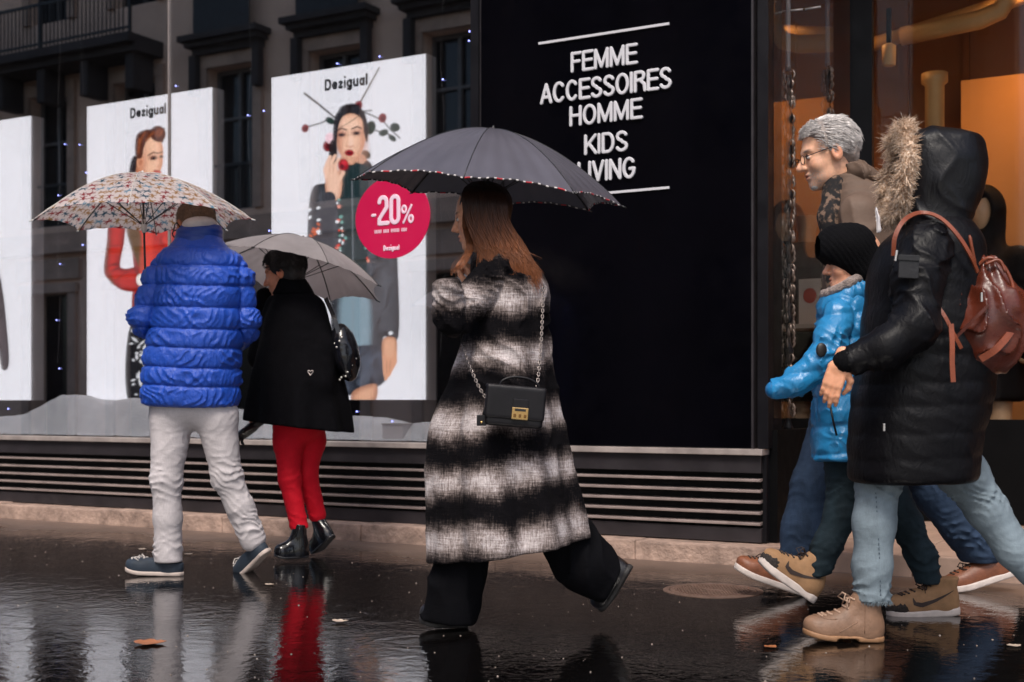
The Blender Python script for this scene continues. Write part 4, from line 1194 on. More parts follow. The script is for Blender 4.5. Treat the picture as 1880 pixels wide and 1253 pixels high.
def shoe(parent, name, heel, toe, width=0.09, collar=0.09, sole_t=0.028, mats=None, lean=0.0, side=(0, 1, 0), boot=False, laces=True, heel_block=0.0, bend=0.0, swoosh=False, knit=False, lace_mat=None):
    """footwear from heel to toe point (both on the sole's underside); parts upper, sole, collar lining, laces"""
    heel = np.asarray(heel, float); toe = np.asarray(toe, float); X = toe-heel; Ln = np.linalg.norm(X); X /= Ln
    Y = np.asarray(side, float); Y -= X*(X@Y); Y /= np.linalg.norm(Y); Z = np.cross(X, Y)
    if Z[2] < 0: Y = -Y; Z = np.cross(X, Y)
    R = np.stack([X, Y, Z], 1)
    root = empty(name); root.parent = parent
    w = width/2
    def spring(x):
        u = np.clip((x/Ln-0.62)/0.38, 0, 1); return 0.016*u*u
    def halfw(x, m=1.0):
        u = np.clip(x/Ln, 0, 1)
        base = np.interp(u, [0, 0.04, 0.12, 0.3, 0.45, 0.62, 0.75, 0.88, 0.95, 0.985, 1.0], [0.0, 0.55, 0.80, 0.82, 0.84, 0.98, 1.0, 0.88, 0.66, 0.40, 0.0])
        return base*w*m
    def sole(Q):
        z = Q[:, 2]-spring(Q[:, 0])-bend*np.clip((Q[:, 0]/Ln-0.55), 0, 1)**2
        dx = np.maximum(-Q[:, 0], Q[:, 0]-Ln)
        d = np.maximum(np.abs(Q[:, 1])-halfw(Q[:, 0], 1.05), dx)
        top = sole_t+heel_block*np.clip((0.36-Q[:, 0]/Ln)/0.04, 0, 1)*0
        d = smax(d, np.abs(z-top/2)-top/2, 0.006)
        if heel_block: d = smax(d, -sbox(Q, (Ln*0.49, 0, -0.004), (Ln*0.13, 0.1, heel_block+0.004), 0.003), 0.004)
        return d
    def upper(Q):
        Q2 = Q.copy(); Q2[:, 2] -= spring(Q[:, 0])
        z0 = sole_t
        th = 0.052 if not boot else 0.058
        d = ell(Q2, (Ln*0.78, 0, z0+0.012), (Ln*0.215, w*0.98, th*0.78))
        d = smin(d, ell(Q2, (Ln*0.52, 0, z0+0.020), (Ln*0.30, w*0.90, th*1.05)), 0.03)
        d = smin(d, ell(Q2, (Ln*0.20, 0, z0+0.022), (Ln*0.19, w*0.84, th*1.25)), 0.03)
        ct = np.array([Ln*0.25+lean*collar, 0, z0+collar])
        d = smin(d, cap(Q2, (Ln*0.24, 0, z0+0.02), ct, w*0.86, w*0.90 if boot else w*0.80), 0.022)
        d = smin(d, cap(Q2, (Ln*0.60, 0, z0+0.022), (Ln*0.36+lean*collar*0.7, 0, z0+collar*0.75), w*0.46, w*0.55), 0.02)
        d = smax(d, Q2[:, 2]-(z0+collar+0.010*np.clip((Q2[:, 0]/Ln-0.3)*4, -0.5, 1.0)), 0.006)
        d = smax(d, z0-0.012-Q2[:, 2], 0.004)
        d = smax(d, np.abs(Q2[:, 1])-halfw(Q2[:, 0])*1.0-0.004-0.3*np.clip(0.0, 0, 1), 0.012) if not boot else d
        d = d+0.0022*(ridge(np.stack([Q[:, 0]*26, Q[:, 1]*14, Q[:, 2]*30], 1))-0.6)
        return d
    lo_ = np.minimum(heel, toe)-0.09; hi_ = np.maximum(heel, toe)+0.09
    tops = heel+R@np.array([Ln*0.3+lean*collar, 0, collar+sole_t+0.05]); lo_ = np.minimum(lo_, tops-0.08); hi_ = np.maximum(hi_, tops+0.06)
    up = part(None, 'upper', lambda P: upper((P-heel)@R), (lo_, hi_), 0.0045, mats[0], root, 0.02)
    part(None, 'sole', lambda P: sole((P-heel)@R), (lo_, hi_), 0.0045, mats[1], root, 0.02)
    W = lambda q: tuple(heel+R@np.asarray(q, float))
    def onto(Q, dr, off=0.0):
        """slide points along dr until they meet the upper"""
        Q = np.array(Q, float).reshape(-1, 3); dr = np.asarray(dr, float)/np.linalg.norm(dr)
        for _ in range(36): Q = Q+dr*np.clip(upper(Q), -0.004, 0.03)[:, None]*0.75
        return Q-dr*off
    def line(pts, dr, r, n=6, off=0.0): return [W(q) for q in onto(pts, dr, off)]
    if laces:
        lb = MB(); n = 6 if boot else 4
        tops = []
        for k in range(n):
            u = k/(n-1)
            x0, z0_ = Ln*(0.70-0.16*u), sole_t+0.045+(collar*0.86-0.02)*u*u
            row = [(x0+0.09, y_*w, z0_+0.07) for y_ in (-0.42, -0.2, 0, 0.2, 0.42)]
            q = onto(row, (-1, 0, -0.85 if boot else -1.4), 0.001)
            q2 = q.copy(); q2[:, 0] += np.array([-0.006, -0.002, 0.004, 0.004, 0.0])
            lb.tube([W(p) for p in q2], 0.0030, 6); tops.append(q[2])
            for e in (0, 4): lb.sphere(W(q[e]), 0.0042, 6, 5)
        t0 = tops[-1]
        for sgn in (-1, 1):
            lb.tube([W(t0+np.array(p)) for p in ((0, 0, 0), (0.022, sgn*0.018, 0.012), (0.032, sgn*0.034, -0.004), (0.012, sgn*0.026, -0.016), (0.0, 0, 0.0))], 0.0026, 6)
            lb.tube([W(t0+np.array(p)) for p in ((0, 0, 0), (0.014, sgn*0.012, -0.006), (0.018, sgn*0.030, -0.030))], 0.0024, 6)
        lb.build('laces', lace_mat or mats[2], root, True)
    if boot and not swoosh:
        sm = MB()                                     # moccasin seam round the toe, side seam, collar edge
        arc = [(Ln*(0.66+0.22*math.sin(a)), w*0.72*math.cos(a), 0.2) for a in np.linspace(-0.15, math.pi+0.15, 21)]
        sm.tube(line(arc, (0, 0, -1), 0.002), 0.0022, 6)
        for sgn in (-1, 1):
            sd_ = [(Ln*(0.60-0.22*u), sgn*0.12, sole_t+0.012+0.035*u) for u in np.linspace(0, 1, 8)]
            sm.tube(line(sd_, (0, -sgn, 0), 0.002), 0.0016, 6)
            hs = [(Ln*0.30, sgn*0.12, sole_t+0.012+(collar-0.03)*u) for u in np.linspace(0, 1, 8)]
            sm.tube(line(hs, (0, -sgn, 0), 0.002), 0.0014, 6)
        sm.build('seams', mats[0], root, True)
    if swoosh:
        for sgn in (-1, 1):
            U = np.linspace(0, 1, 17); bx, bz = [], []
            cx_ = np.interp(U, [0, 0.12, 0.3, 0.6, 1], [0.665, 0.655, 0.56, 0.38, 0.12]); cz_ = np.interp(U, [0, 0.12, 0.3, 0.6, 1], [0.050, 0.030, 0.022, 0.034, 0.068])
            hw = np.interp(U, [0, 0.12, 0.3, 0.6, 1], [0.001, 0.007, 0.0085, 0.0055, 0.0006])
            tx = np.gradient(cx_*Ln); tz = np.gradient(cz_); nn = np.hypot(tx, tz); nx_, nz_ = -tz/nn, tx/nn
            rows = []
            for e in (-1, 1):
                q = np.stack([cx_*Ln+e*nx_*hw, np.full(17, sgn*0.12), sole_t+cz_+e*nz_*hw], 1); rows.append(onto(q, (0, -sgn, 0), 0.0022))
            V_ = [W(q) for q in rows[0]]+[W(q) for q in rows[1]]; F_ = [(i, i+1, 18+i, 17+i) for i in range(16)]
            inner = [W(q-np.array([0, sgn*0.004, 0])) for r__ in rows for q in r__]
            V_ += inner; F_ += [(34+17+i, 34+18+i, 34+i+1, 34+i) for i in range(16)]+[(i+1, i, 34+i, 34+i+1) for i in range(16)]+[(17+i, 18+i, 34+18+i, 34+17+i) for i in range(16)]
            MB().add(V_, F_).build('side_mark', mats[3], root)
    return root, R, Ln

def folds(P, direction, freq, warp=0.8, wf=6.0, seed=0.0, sharp=1.6):
    """cloth creases: narrow ridges across a direction, bent and broken up by noise; about -0.4 .. 0.6"""
    n = np.asarray(direction, float); n = n/np.linalg.norm(n)
    W = vnoise(P*wf+seed)+0.5*vnoise(P*wf*2.1+seed*1.7)
    ph = (P@n)*freq+warp*6.283*W*0.5
    r = (1-np.abs(np.sin(ph*math.pi)))**sharp
    m = np.clip(vnoise(P*wf*0.9+seed+11.0)*2.2-0.55, 0, 1)
    return r*m-0.2
def garment_wrinkles(P, amp, sx=9.0, sz=16.0, seed=0.0):
    return -amp*(ridge(np.stack([P[:, 0]*sx+seed, P[:, 1]*sx, P[:, 2]*sz+P[:, 0]*sx*0.7], 1))-0.62)

def leg_chain(P, pts, rad, amp=0.005, bunch=()):
    d = chain(P, pts, rad, 0.03)
    z = P[:, 2]
    w = np.zeros(len(P))
    for (zc, hw, a) in bunch: w = w+a*np.clip(1-np.abs(z-zc)/hw, 0, 1)
    fo = folds(P, (0.35, 0.1, 1), 25.0, 1.0, 9.0, 2.0)+0.8*folds(P, (-0.6, 0.1, 1), 19.0, 1.0, 8.0, 9.0)
    return d-fo*(amp*0.42+w*0.7)-0.5*amp*fbm(P*9.0+5, 2)

def strap(name, pts, width, thick, mat, parent, normal_hint=(0, -1, 0)):
    """flat band along points"""
    P = [Vector(p) for p in pts]; mb = MB(); V = []; F = []; m = len(P); nh = Vector(normal_hint)
    for i in range(m):
        t = (P[min(i+1, m-1)]-P[max(i-1, 0)]).normalized(); sdir = t.cross(nh).normalized(); nn = sdir.cross(t).normalized()
        for a, b in ((-1, -1), (1, -1), (1, 1), (-1, 1)):
            V.append((P[i]+sdir*(a*width/2)+nn*(b*thick/2))[:])
    for i in range(m-1):
        for j in range(4): F.append((i*4+j, i*4+(j+1) % 4, (i+1)*4+(j+1) % 4, (i+1)*4+j))
    F += [(3, 2, 1, 0), tuple((m-1)*4+j for j in range(4))]
    return mb.add(V, F).build(name, mat, parent)

def spline(pts, n=8):
    """Catmull-Rom through points"""
    P = [np.array(p, float) for p in pts]; P = [2*P[0]-P[1]]+P+[2*P[-1]-P[-2]]; out = []
    for i in range(1, len(P)-2):
        for k in range(n):
            t = k/n
            out.append(0.5*((2*P[i])+(-P[i-1]+P[i+1])*t+(2*P[i-1]-5*P[i]+4*P[i+1]-P[i+2])*t*t+(-P[i-1]+3*P[i]-3*P[i+1]+P[i+2])*t**3))
    out.append(P[-2]); return out

# ------------------------------------------------------------------ umbrellas
def umbrella(center, rim_r, dome, tiltx, tilty, spin, cloth, label, shaft_len, metal, paint=None, res=10, trim=None, handle_mat=None, hem=0.0):
    """center = world point at rim height on the shaft; tiltx/tilty lean the top right / away in the viewing frame"""
    root = empty('umbrella', center)
    Rm = Matrix.Rotation(TH, 3, 'Z') @ Matrix.Rotation(tiltx, 3, 'Y') @ Matrix.Rotation(tilty, 3, 'X') @ Matrix.Rotation(spin, 3, 'Z')
    root.rotation_euler = Rm.to_euler()
    tag(root, label, 'umbrella', 'umbrellas held up against the rain')
    NP = 8
    def prof(u):      # height over the rim along a rib, u = 0 crown, 1 tip
        return dome*(0.72*math.cos(u*math.pi*0.5)**0.9+0.28*(1-u**1.6))
    def rib(k, u):
        a = 2*math.pi*k/NP
        return np.array([rim_r*u*math.cos(a), rim_r*u*math.sin(a), prof(min(u, 1.0))])
    for k in range(NP):
        nu, nv = (res*3, res*2)
        U = np.linspace(0.0, 1, nu); V = np.linspace(0, 1, nv)
        A = np.array([rib(k, u) for u in U]); B = np.array([rib(k+1, u) for u in U])
        uu, vv = np.meshgrid(U, V, indexing='ij')
        Pm = A[:, None]*(1-vv[..., None])+B[:, None]*vv[..., None]
        sag = np.sin(np.pi*vv)
        am = 2*math.pi*(k+0.5)/NP; rd = np.array([math.cos(am), math.sin(am), 0])
        ins = -0.052*rim_r*sag*uu**4
        Pm = Pm+rd*(ins+0.0)[..., None]
        Pm[..., 2] += sag*(0.035*rim_r*uu**4-0.012*rim_r*np.sin(np.pi*uu))*1.0
        Pm[..., 2] += 0.0015*np.sin(vv*31+k)*uu
        idx = np.arange(nu*nv).reshape(nu, nv)
        F = np.stack([idx[:-1, :-1], idx[1:, :-1], idx[1:, 1:], idx[:-1, 1:]], -1).reshape(-1, 4)
        me = mesh_np('panel', Pm.reshape(-1, 3), F)
        if paint is not None: set_vcol(me, paint(k, uu, vv, Pm))
        pn = link_mesh('panel', me, cloth, root, True)
        if trim is not None:
            edge = [tuple(p) for p in Pm[-1]]
            MB().tube(edge, 0.0030, 5).build('piping', trim, pn, True)
    for k in range(NP):
        rb = MB().tube([tuple(rib(k, u)-np.array([0, 0, 0.006])) for u in np.linspace(0.03, 0.995, 12)], 0.0024, 5).build('rib', metal, root, True)
        MB().tube([tuple(rib(k, u)+np.array([0, 0, 0.0006])) for u in np.linspace(0.02, 0.995, 14)], 0.0016, 5).build('seam', handle_mat or metal, rb, True)
        a0 = rib(k, 0.52)-np.array([0, 0, 0.008]); zs = -0.02
        MB().tube([tuple(a0), (0.012*math.cos(2*math.pi*k/NP), 0.012*math.sin(2*math.pi*k/NP), zs)], 0.0022, 5).build('strut', metal, rb, True)
        tp = rib(k, 1.0); dr = tp/np.linalg.norm(tp); dr[2] = -0.25
        MB().tube([tuple(tp-dr*0.004), tuple(tp+dr*0.016)], [0.0042, 0.003], 6).build('tip', handle_mat or metal, rb, True)
    MB().lathe([(0.005, -shaft_len), (0.005, dome)], (0, 0, 0), 10).build('shaft', metal, root, True)
    MB().lathe([(0.010, -0.05), (0.013, -0.03), (0.013, 0.0), (0.008, 0.012)], (0, 0, -0.01), 12).build('runner', handle_mat or metal, root, True)
    MB().lathe([(0.012, dome-0.004), (0.010, dome+0.002), (0.005, dome+0.006), (0.004, dome+0.012)], (0, 0, 0), 12).build('ferrule', handle_mat or metal, root, True)
    MB().lathe([(0.010, -shaft_len-0.08), (0.015, -shaft_len-0.07), (0.014, -shaft_len), (0.008, -shaft_len+0.01)], (0, 0, 0), 14).build('handle', handle_mat or metal, root, True)
    return root

def nylon(name, col, rough=0.35, bump=0.2, sheen=0.0, spec=0.5, trans=0.0, bscale=28.0, var=0.12):
    t = NT(name); v = t.coord()
    n = t.noise(v, 4.0, 4.0); c = np.array(col)
    color = t.ramp(n, [(0.3, tuple(c*(1-var))), (0.7, tuple(np.clip(c*(1+var), 0, 1)))])
    wr = t.noise(t.coord('Object', scale=(1.0, 1.0, 0.55)), bscale, 4.0, 0.6, 1.2)
    nrm = t.bump(wr, bump, 0.012)
    nrm = t.bump(t.noise(v, 700.0, 2.0), 0.08, 0.001, nrm)
    r = t.ramp(t.noise(v, 9.0, 3.0), [(0.3, max(rough-0.08, 0.05)), (0.7, rough+0.1)])
    t.principled(color=color, rough=r, spec=spec, normal=nrm, sheen=sheen)
    return t.m
def canopy_cloth(name, col=None, vcol=False, rough=0.5, trans=0.35, wet=0.0, weave=600.0):
    t = NT(name); v = t.coord()
    if vcol: color = t.node('ShaderNodeVertexColor', layer_name='print').outputs[0]
    else:
        c = np.array(col); color = t.ramp(t.noise(v, 5.0, 4.0), [(0.3, tuple(c*0.85)), (0.7, tuple(c*1.12))])
    nrm = t.bump(t.noise(v, weave, 2.0, 0.5), 0.25, 0.0015)
    p = t.principled(color=color, rough=rough, spec=0.4, normal=nrm)
    tr = t.node('ShaderNodeBsdfTranslucent'); t.l.new(color, tr.inputs['Color'])
    mx = t.node('ShaderNodeMixShader', {0: trans, 1: p.outputs[0], 2: tr.outputs[0]})
    t.l.new(mx.outputs[0], t.out.inputs[0])
    return t.m
def denim(name, col, rough=0.8, fade=0.35, weave=420.0):
    t = NT(name); v = t.coord(); c = np.array(col)
    n = t.noise(t.coord('Object', scale=(1, 1, 0.4)), 7.0, 5.0, 0.65)
    fine = t.noise(t.coord('Object', scale=(1, 1, 0.15)), weave, 2.0, 0.6)
    color = t.mix(0.16, t.ramp(n, [(0.28, tuple(c*(1-fade))), (0.72, tuple(np.clip(c*(1+fade), 0, 1)))]), t.ramp(fine, [(0.3, tuple(c*0.55)), (0.7, tuple(np.clip(c*1.5, 0, 1)))]))
    nrm = t.bump(fine, 0.3, 0.001); nrm = t.bump(t.noise(t.coord('Object', scale=(1, 1, 2.2)), 22.0, 4.0, 0.6, 0.8), 0.25, 0.008, nrm)
    t.principled(color=color, rough=rough, spec=0.2 if max(col) > 0.02 else 0.06, normal=nrm)
    return t.m

def short_hair(name, c, R, s, parent, mat, N, length, keep, comb_front, comb_back, seed, rad=0.0011, cen=(-0.014, 0, 0.050), ax=(0.105, 0.085, 0.091), messy=1.3):
    """combed hairs over the skull; keep(A, Q) says where they root (head frame)"""
    rg = np.random.default_rng(seed); K = 6; t_ = np.linspace(0, 1, K)
    A = rg.normal(size=(N*5, 3)); A /= np.linalg.norm(A, axis=1, keepdims=True)
    Q = np.array(cen)+A*np.array(ax); ok = keep(A, Q); A, Q = A[ok][:N], Q[ok][:N]; n = len(Q)
    tuft = np.stack([fbm(Q*38+k*9, 2) for k in range(3)], 1)*messy
    comb = np.where((Q[:, 0] > 0.02)[:, None], np.array(comb_front), np.array(comb_back))+tuft+rg.normal(0, 0.10, (n, 3))
    comb -= A*(comb*A).sum(1, keepdims=True)*0.8; comb += A*(0.10+0.5*np.clip(tuft[:, :1], -0.2, 0.4))
    ln = rg.uniform(length*0.65, length*1.2, n)
    P = Q[:, None]+comb[:, None]*(ln[:, None]*t_)[..., None]+A[:, None]*(0.004*np.sin(2.6*t_))[None, :, None]
    P = c+(P*s)@R.T
    V, F = strand_mesh(name, P, np.tile(np.interp(t_, [0, 0.6, 1], [rad, rad*0.85, rad*0.15]), (n, 1)))
    o = link_mesh(name, mesh_np(name, V, F), mat, parent, True); o['kind'] = 'stuff'
    return o
# ================================================================== MAN IN THE BLUE QUILTED JACKET
f1 = Fig(5.92, 340)
L = f1.L
SK1 = s2l(178, 122, 92)
hc, hR = head_frame(L(358, 418, 0.03), math.radians(128), math.radians(12), 0)
neck = L(366, 452, 0.02)
limbs = [([L(366, 452, 0.02), L(364, 520, 0.0), L(356, 640, 0.0), L(352, 715, 0.0)], [0.06, 0.11, 0.11, 0.09]),
         ([L(366, 470, 0.02), L(308, 490, 0.02), L(266, 588, 0.03), L(287, 560, 0.25)], [0.06, 0.045, 0.036, 0.026]),
         ([L(366, 470, 0.02), L(428, 492, 0.02), L(450, 590, 0.02), L(430, 640, 0.22)], [0.06, 0.045, 0.036, 0.026]),
         ([L(340, 725, 0), L(316, 770, 0.0), L(302, 885, -0.02), L(308, 1020, 0.0), L(300, 1045, 0)], [0.07, 0.07, 0.05, 0.034, 0.03]),
         ([L(366, 725, 0), L(397, 770, 0.0), L(418, 885, 0.02), L(462, 985, 0.06), L(468, 1010, 0.06)], [0.07, 0.07, 0.05, 0.034, 0.03])]
hr = np.stack([np.array([0.2, -0.1, 0.97]), np.array([0.8, 0.6, 0.0]), np.array([0.5, -0.6, 0.1])], 1)
hr, _ = np.linalg.qr(hr); 
man_blue = body_mesh('person', f1, limbs, (hc, hR, 1.02, dict(neck_to=neck)), [(L(280, 560, 0.27), rotm(math.radians(60), math.radians(-50), 0), 1.0, dict(curl=(1.5, 1.5, 1.5, 1.5)))], M['skin'],
                     'man seen from behind in a bright blue quilted jacket and off-white trousers', lambda V: face_color(V, hc, hR, 1.02, SK1, brow=(0.1, 0.08, 0.06)))
# jacket: horizontal quilting
seam_y = [455, 491, 527, 566, 605, 639, 675, 708, 748]
seam_z = np.array(sorted(f1.L(360, y)[2] for y in seam_y))
jsec = f1.secs([(424, 364, 42, 0.11, 0.02), (440, 365, 47, 0.12, 0.02), (454, 366, 58, 0.13, 0.01), (470, 368, 72, 0.15, 0.0), (492, 369, 80, 0.165, 0.0), (540, 367, 82, 0.175, 0.0), (600, 360, 84, 0.175, 0.0), (660, 355, 86, 0.17, 0.0), (715, 351, 87, 0.165, 0.0), (750, 350, 84, 0.155, 0.0)])
def blue_jacket(P):
    d = loft(P, jsec, 2.3, 0.03)
    la = chain(P, [L(316, 484, 0.0), L(296, 512, -0.02), L(264, 582, -0.05), L(268, 592, 0.0), L(300, 590, 0.24)], [0.066, 0.073, 0.060, 0.062, 0.052], 0.03)
    ra = chain(P, [L(418, 486, 0.0), L(434, 512, 0.0), L(450, 590, 0.02), L(448, 605, 0.06), L(432, 636, 0.22)], [0.066, 0.072, 0.058, 0.058, 0.05], 0.03)
    arm = np.minimum(la, ra)
    groove = np.abs(d-arm)
    d = smin(d, arm, 0.006)+0.006*np.clip(1-groove/0.010, 0, 1)
    z = P[:, 2]+0.028*np.sin(P[:, 0]*7+0.4)*0.5-P[:, 0]*0.03
    i = np.clip(np.searchsorted(seam_z, z)-1, 0, len(seam_z)-2)
    u = np.clip((z-seam_z[i])/(seam_z[i+1]-seam_z[i]), 0, 1)
    puff = np.clip(1-np.abs(2*u-1)**2.6, 0, 1)**0.75
    P2 = P+np.stack([i*0.37, i*0.11, i*0.0], 1)
    wr = folds(P2, (1.0, 0.25, -0.55), 30.0, 0.9, 11.0, 1.0, 1.2)+0.9*folds(P2, (1.0, -0.2, 0.9), 22.0, 0.9, 9.0, 5.0, 1.2)
    seam = np.exp(-(np.minimum(u, 1-u)*0.09/0.0045)**2)
    return d-0.0105*puff-0.0080*wr*np.clip(puff*1.3, 0, 1)-0.020*fbm(P*6.0+3, 3)+0.0045*seam+0.004
M['blue_nylon'] = nylon('blue_quilted_nylon', (0.011, 0.066, 0.42), 0.42, 0.5, bscale=60)
jk = part(f1, 'jacket', blue_jacket, f1.box(222, 415, 492, 765, -0.30, 0.40), 0.0052, M['blue_nylon'], man_blue, 0.05)
csec = f1.secs([(414, 366, 37, 0.10, 0.03), (422, 365, 40, 0.108, 0.02), (436, 363, 42, 0.115, 0.02), (452, 363, 46, 0.12, 0.02)])
def collar(P):
    d = loft(P, csec, 2.0, 0.008)
    inner = loft(P, [(r[0]+0.0, r[1], r[2], r[3]-0.012, r[4]-0.012, 0) for r in csec[:-1]]+[(csec[-1][0]+0.05, csec[-1][1], csec[-1][2], csec[-1][3]-0.012, csec[-1][4]-0.012, 0)], 2.0, 0.005)
    return smax(d, -inner, 0.004)-0.006*np.abs(np.sin((P[:, 2]+P[:, 0]*0.12)*120))*0.5
M['navy_nylon'] = nylon('navy_collar_nylon', (0.009, 0.045, 0.27), 0.4, 0.2)
part(f1, 'collar', collar, f1.box(300, 402, 425, 462, -0.14, 0.2), 0.004, M['navy_nylon'], man_blue, 0.02)
M['white_fleece'] = simple('white_hood_fleece', (0.62, 0.57, 0.56), 0.9, 0.12, 9, 0.5, 60, bdist=0.01)
def hoodroll(P):
    d = ell(P, L(366, 414, 0.0), (0.080, 0.100, 0.044), rotm(0, math.radians(-8), 0))
    return d-0.006*fbm(P*20, 2)
part(f1, 'hood_roll', hoodroll, f1.box(305, 395, 420, 445, -0.14, 0.16), 0.005, M['white_fleece'], man_blue, 0.02)
# cropped hair: close cap plus short hairs
def hair_cap(c, R, s, grow=0.006, front=0.045, low=-0.055):
    def fn(P):
        Q = (P-c)@R/s
        d = ell(Q, (-0.016, 0, 0.038), (0.103+grow, 0.081+grow, 0.092+grow))
        d = smin(d, ell(Q, (-0.055, 0, -0.03), (0.05, 0.058+grow, 0.05)), 0.03)
        d = smax(d, (Q[:, 0]-front)-np.clip(Q[:, 2]-0.05, 0, 1)*1.3, 0.01)
        d = smax(d, low-Q[:, 2]+np.clip(Q[:, 0]+0.03, 0, 1)*1.1, 0.01)
        return (d-0.004*fbm(Q*70, 2))*s
    return fn
M['crop_hair'] = simple('cropped_brown_hair', (0.17, 0.10, 0.062), 0.8, 0.45, 60, 0.5, 260, bdist=0.003)
hr1 = part(f1, 'hair', hair_cap(hc, hR, 1.02, 0.0, 0.03, -0.050), (hc-0.17, hc+0.17), 0.004, M['crop_hair'], man_blue, 0.01)
short_hair('short_hairs', hc, hR, 1.02, hr1, simple('greying_brown_hair', (0.24, 0.16, 0.11), 0.6, 0.5, 80), 1400, 0.012, lambda A, Q: (A[:, 2] > -0.75) & (Q[:, 0] < 0.03), (0.3, 0, 0.3), (-0.3, 0, -0.8), 33, 0.0010, (-0.018, 0, 0.036), (0.104, 0.082, 0.094), 0.6)
gl = MB()
for sg in (1,):
    gp = [(0.105, sg*0.060, 0.006), (0.02, sg*0.086, 0.014), (-0.012, sg*0.090, 0.010), (-0.028, sg*0.086, -0.012)]
    gl.tube([tuple(hc+hR@np.array(p)*1.02) for p in gp], 0.0032, 6)
rim = [tuple(hc+hR@np.array((0.112, 0.034+0.027*math.cos(a), 0.0+0.021*math.sin(a)))*1.02) for a in np.linspace(0, 6.283, 17)]
gl.tube(rim, 0.003, 6); gl.build('glasses', M['black_metal'], man_blue, True)
# trousers
M['off_white'] = denim('off_white_trousers', (0.52, 0.48, 0.49), 0.85, 0.16, 380)
def trousers1(P):
    pel = ell(P, L(353, 742), (0.185, 0.125, 0.12))
    a = leg_chain(P, [L(335, 735), L(316, 765), L(305, 880, -0.02), L(308, 950, -0.01), L(309, 1030)], [0.10, 0.098, 0.069, 0.062, 0.066], 0.007, [(L(300, 1010)[2], 0.10, 0.010), (L(300, 885)[2], 0.10, 0.008)])
    b = leg_chain(P, [L(372, 735), L(397, 765), L(416, 875, 0.01), L(440, 930, 0.03), L(464, 990, 0.06)], [0.10, 0.096, 0.069, 0.062, 0.062], 0.007, [(L(440, 965)[2], 0.10, 0.010), (L(420, 875)[2], 0.12, 0.010)])
    return smin(smin(a, b, 0.012), pel, 0.03)
def cut(fn, planes):
    def g(P):
        d = fn(P)
        for (p, n) in planes:
            n = np.asarray(n, float)/np.linalg.norm(n); d = smax(d, (P-np.asarray(p))@n, 0.006)
        return d
    return g
part(f1, 'trousers', cut(trousers1, [(L(308, 1032), (0, 0, -1))]), f1.box(240, 700, 500, 1045, -0.22, 0.25), 0.006, M['off_white'], man_blue, 0.03)
M['navy_suede'] = simple('navy_suede', (0.016, 0.026, 0.042), 0.7, 0.3, 20, 0.3, 200)
M['cream_sole'] = simple('cream_rubber', (0.46, 0.38, 0.34), 0.6, 0.15, 20)
M['lace_white'] = simple('white_laces', (0.6, 0.55, 0.52), 0.8)
M['tan_lining'] = simple('tan_lining', (0.35, 0.13, 0.05), 0.7)
shoe(man_blue, 'shoe', L(338, 1058, 0.0), L(230, 1054, 0.02), 0.092, 0.048, 0.020, [M['navy_suede'], M['cream_sole'], M['lace_white']], side=(0, 1, 0))
shoe(man_blue, 'shoe', L(495, 1012, 0.02), L(444, 1066, 0.16), 0.092, 0.050, 0.020, [M['navy_suede'], M['cream_sole'], M['lace_white']], side=(0.75, 0.6, 0.45), lean=-0.1)
# printed umbrella with little leaping creatures
def creature_paint():
    rg = np.random.default_rng(21)
    cols = [s2l(130, 10, 20), s2l(12, 66, 86), s2l(150, 108, 60), s2l(90, 130, 150)]
    def paint(k, uu, vv, Pm):
        # lay each panel out flat: along the rib and across it, in metres
        r = uu*0.53; x = (vv-0.5)*uu*0.405
        C = np.empty(uu.shape+(3,)); C[:] = s2l(206, 192, 188)
        pts = []
        for i in range(11):
            for j in range(-5, 6):
                cx, cy = 0.03+i*0.050+rg.uniform(-0.006, 0.006), j*0.047+(i % 2)*0.023+rg.uniform(-0.006, 0.006)
                ci = [0, 1, 2, 3, 0, 2][int(rg.integers(6))] if rg.random() < 0.95 else 1
                pts.append((cx, cy, rg.uniform(0, 6.28), cols[ci]))
        for cx, cy, a, col in pts:
            m0 = (np.abs(r-cx) < 0.027) & (np.abs(x-cy) < 0.027)
            if not m0.any(): continue
            dx, dy = r[m0]-cx, x[m0]-cy
            c, s = math.cos(a), math.sin(a); u, v = (dx*c+dy*s)/1.12, (-dx*s+dy*c)/1.12
            d = np.hypot(u/1.5, v)-0.0062
            d = np.minimum(d, np.hypot(u-0.013, v)-0.0052)
            for (sx, sy, ex, ey) in ((0.005, 0.004, 0.014, 0.015), (0.005, -0.004, 0.011, -0.016), (-0.006, 0.004, -0.014, 0.014), (-0.006, -0.004, -0.017, -0.012), (-0.008, 0, -0.021, 0.004)):
                tx, ty = ex-sx, ey-sy; t_ = np.clip(((u-sx)*tx+(v-sy)*ty)/(tx*tx+ty*ty), 0, 1)
                d = np.minimum(d, np.hypot(u-sx-t_*tx, v-sy-t_*ty)-0.0025)
            m = np.clip(0.5-d/0.0022, 0, 1)[:, None]
            C[m0] = C[m0]*(1-m)+np.array(col)*m
        return C.reshape(-1, 3)
    return paint
M['white_canopy'] = canopy_cloth('printed_canopy', vcol=True, trans=0.40)
M['umb_black'] = simple('black_umbrella_metal', (0.012, 0.012, 0.012), 0.4)
M['umb_steel'] = simple('umbrella_steel', (0.30, 0.29, 0.29), 0.35, metal=0.6)
M['pale_tip'] = simple('pale_rib_tip', (0.6, 0.56, 0.52), 0.5)
c1 = cpt(264, 404, 5.92)
umbrella(c1, 0.490, 0.215, math.radians(-1.5), math.radians(0), math.radians(9), M['white_canopy'], 'white umbrella printed with small red, teal and tan creatures', 0.62, M['umb_black'], creature_paint(), 48, handle_mat=M['pale_tip'])

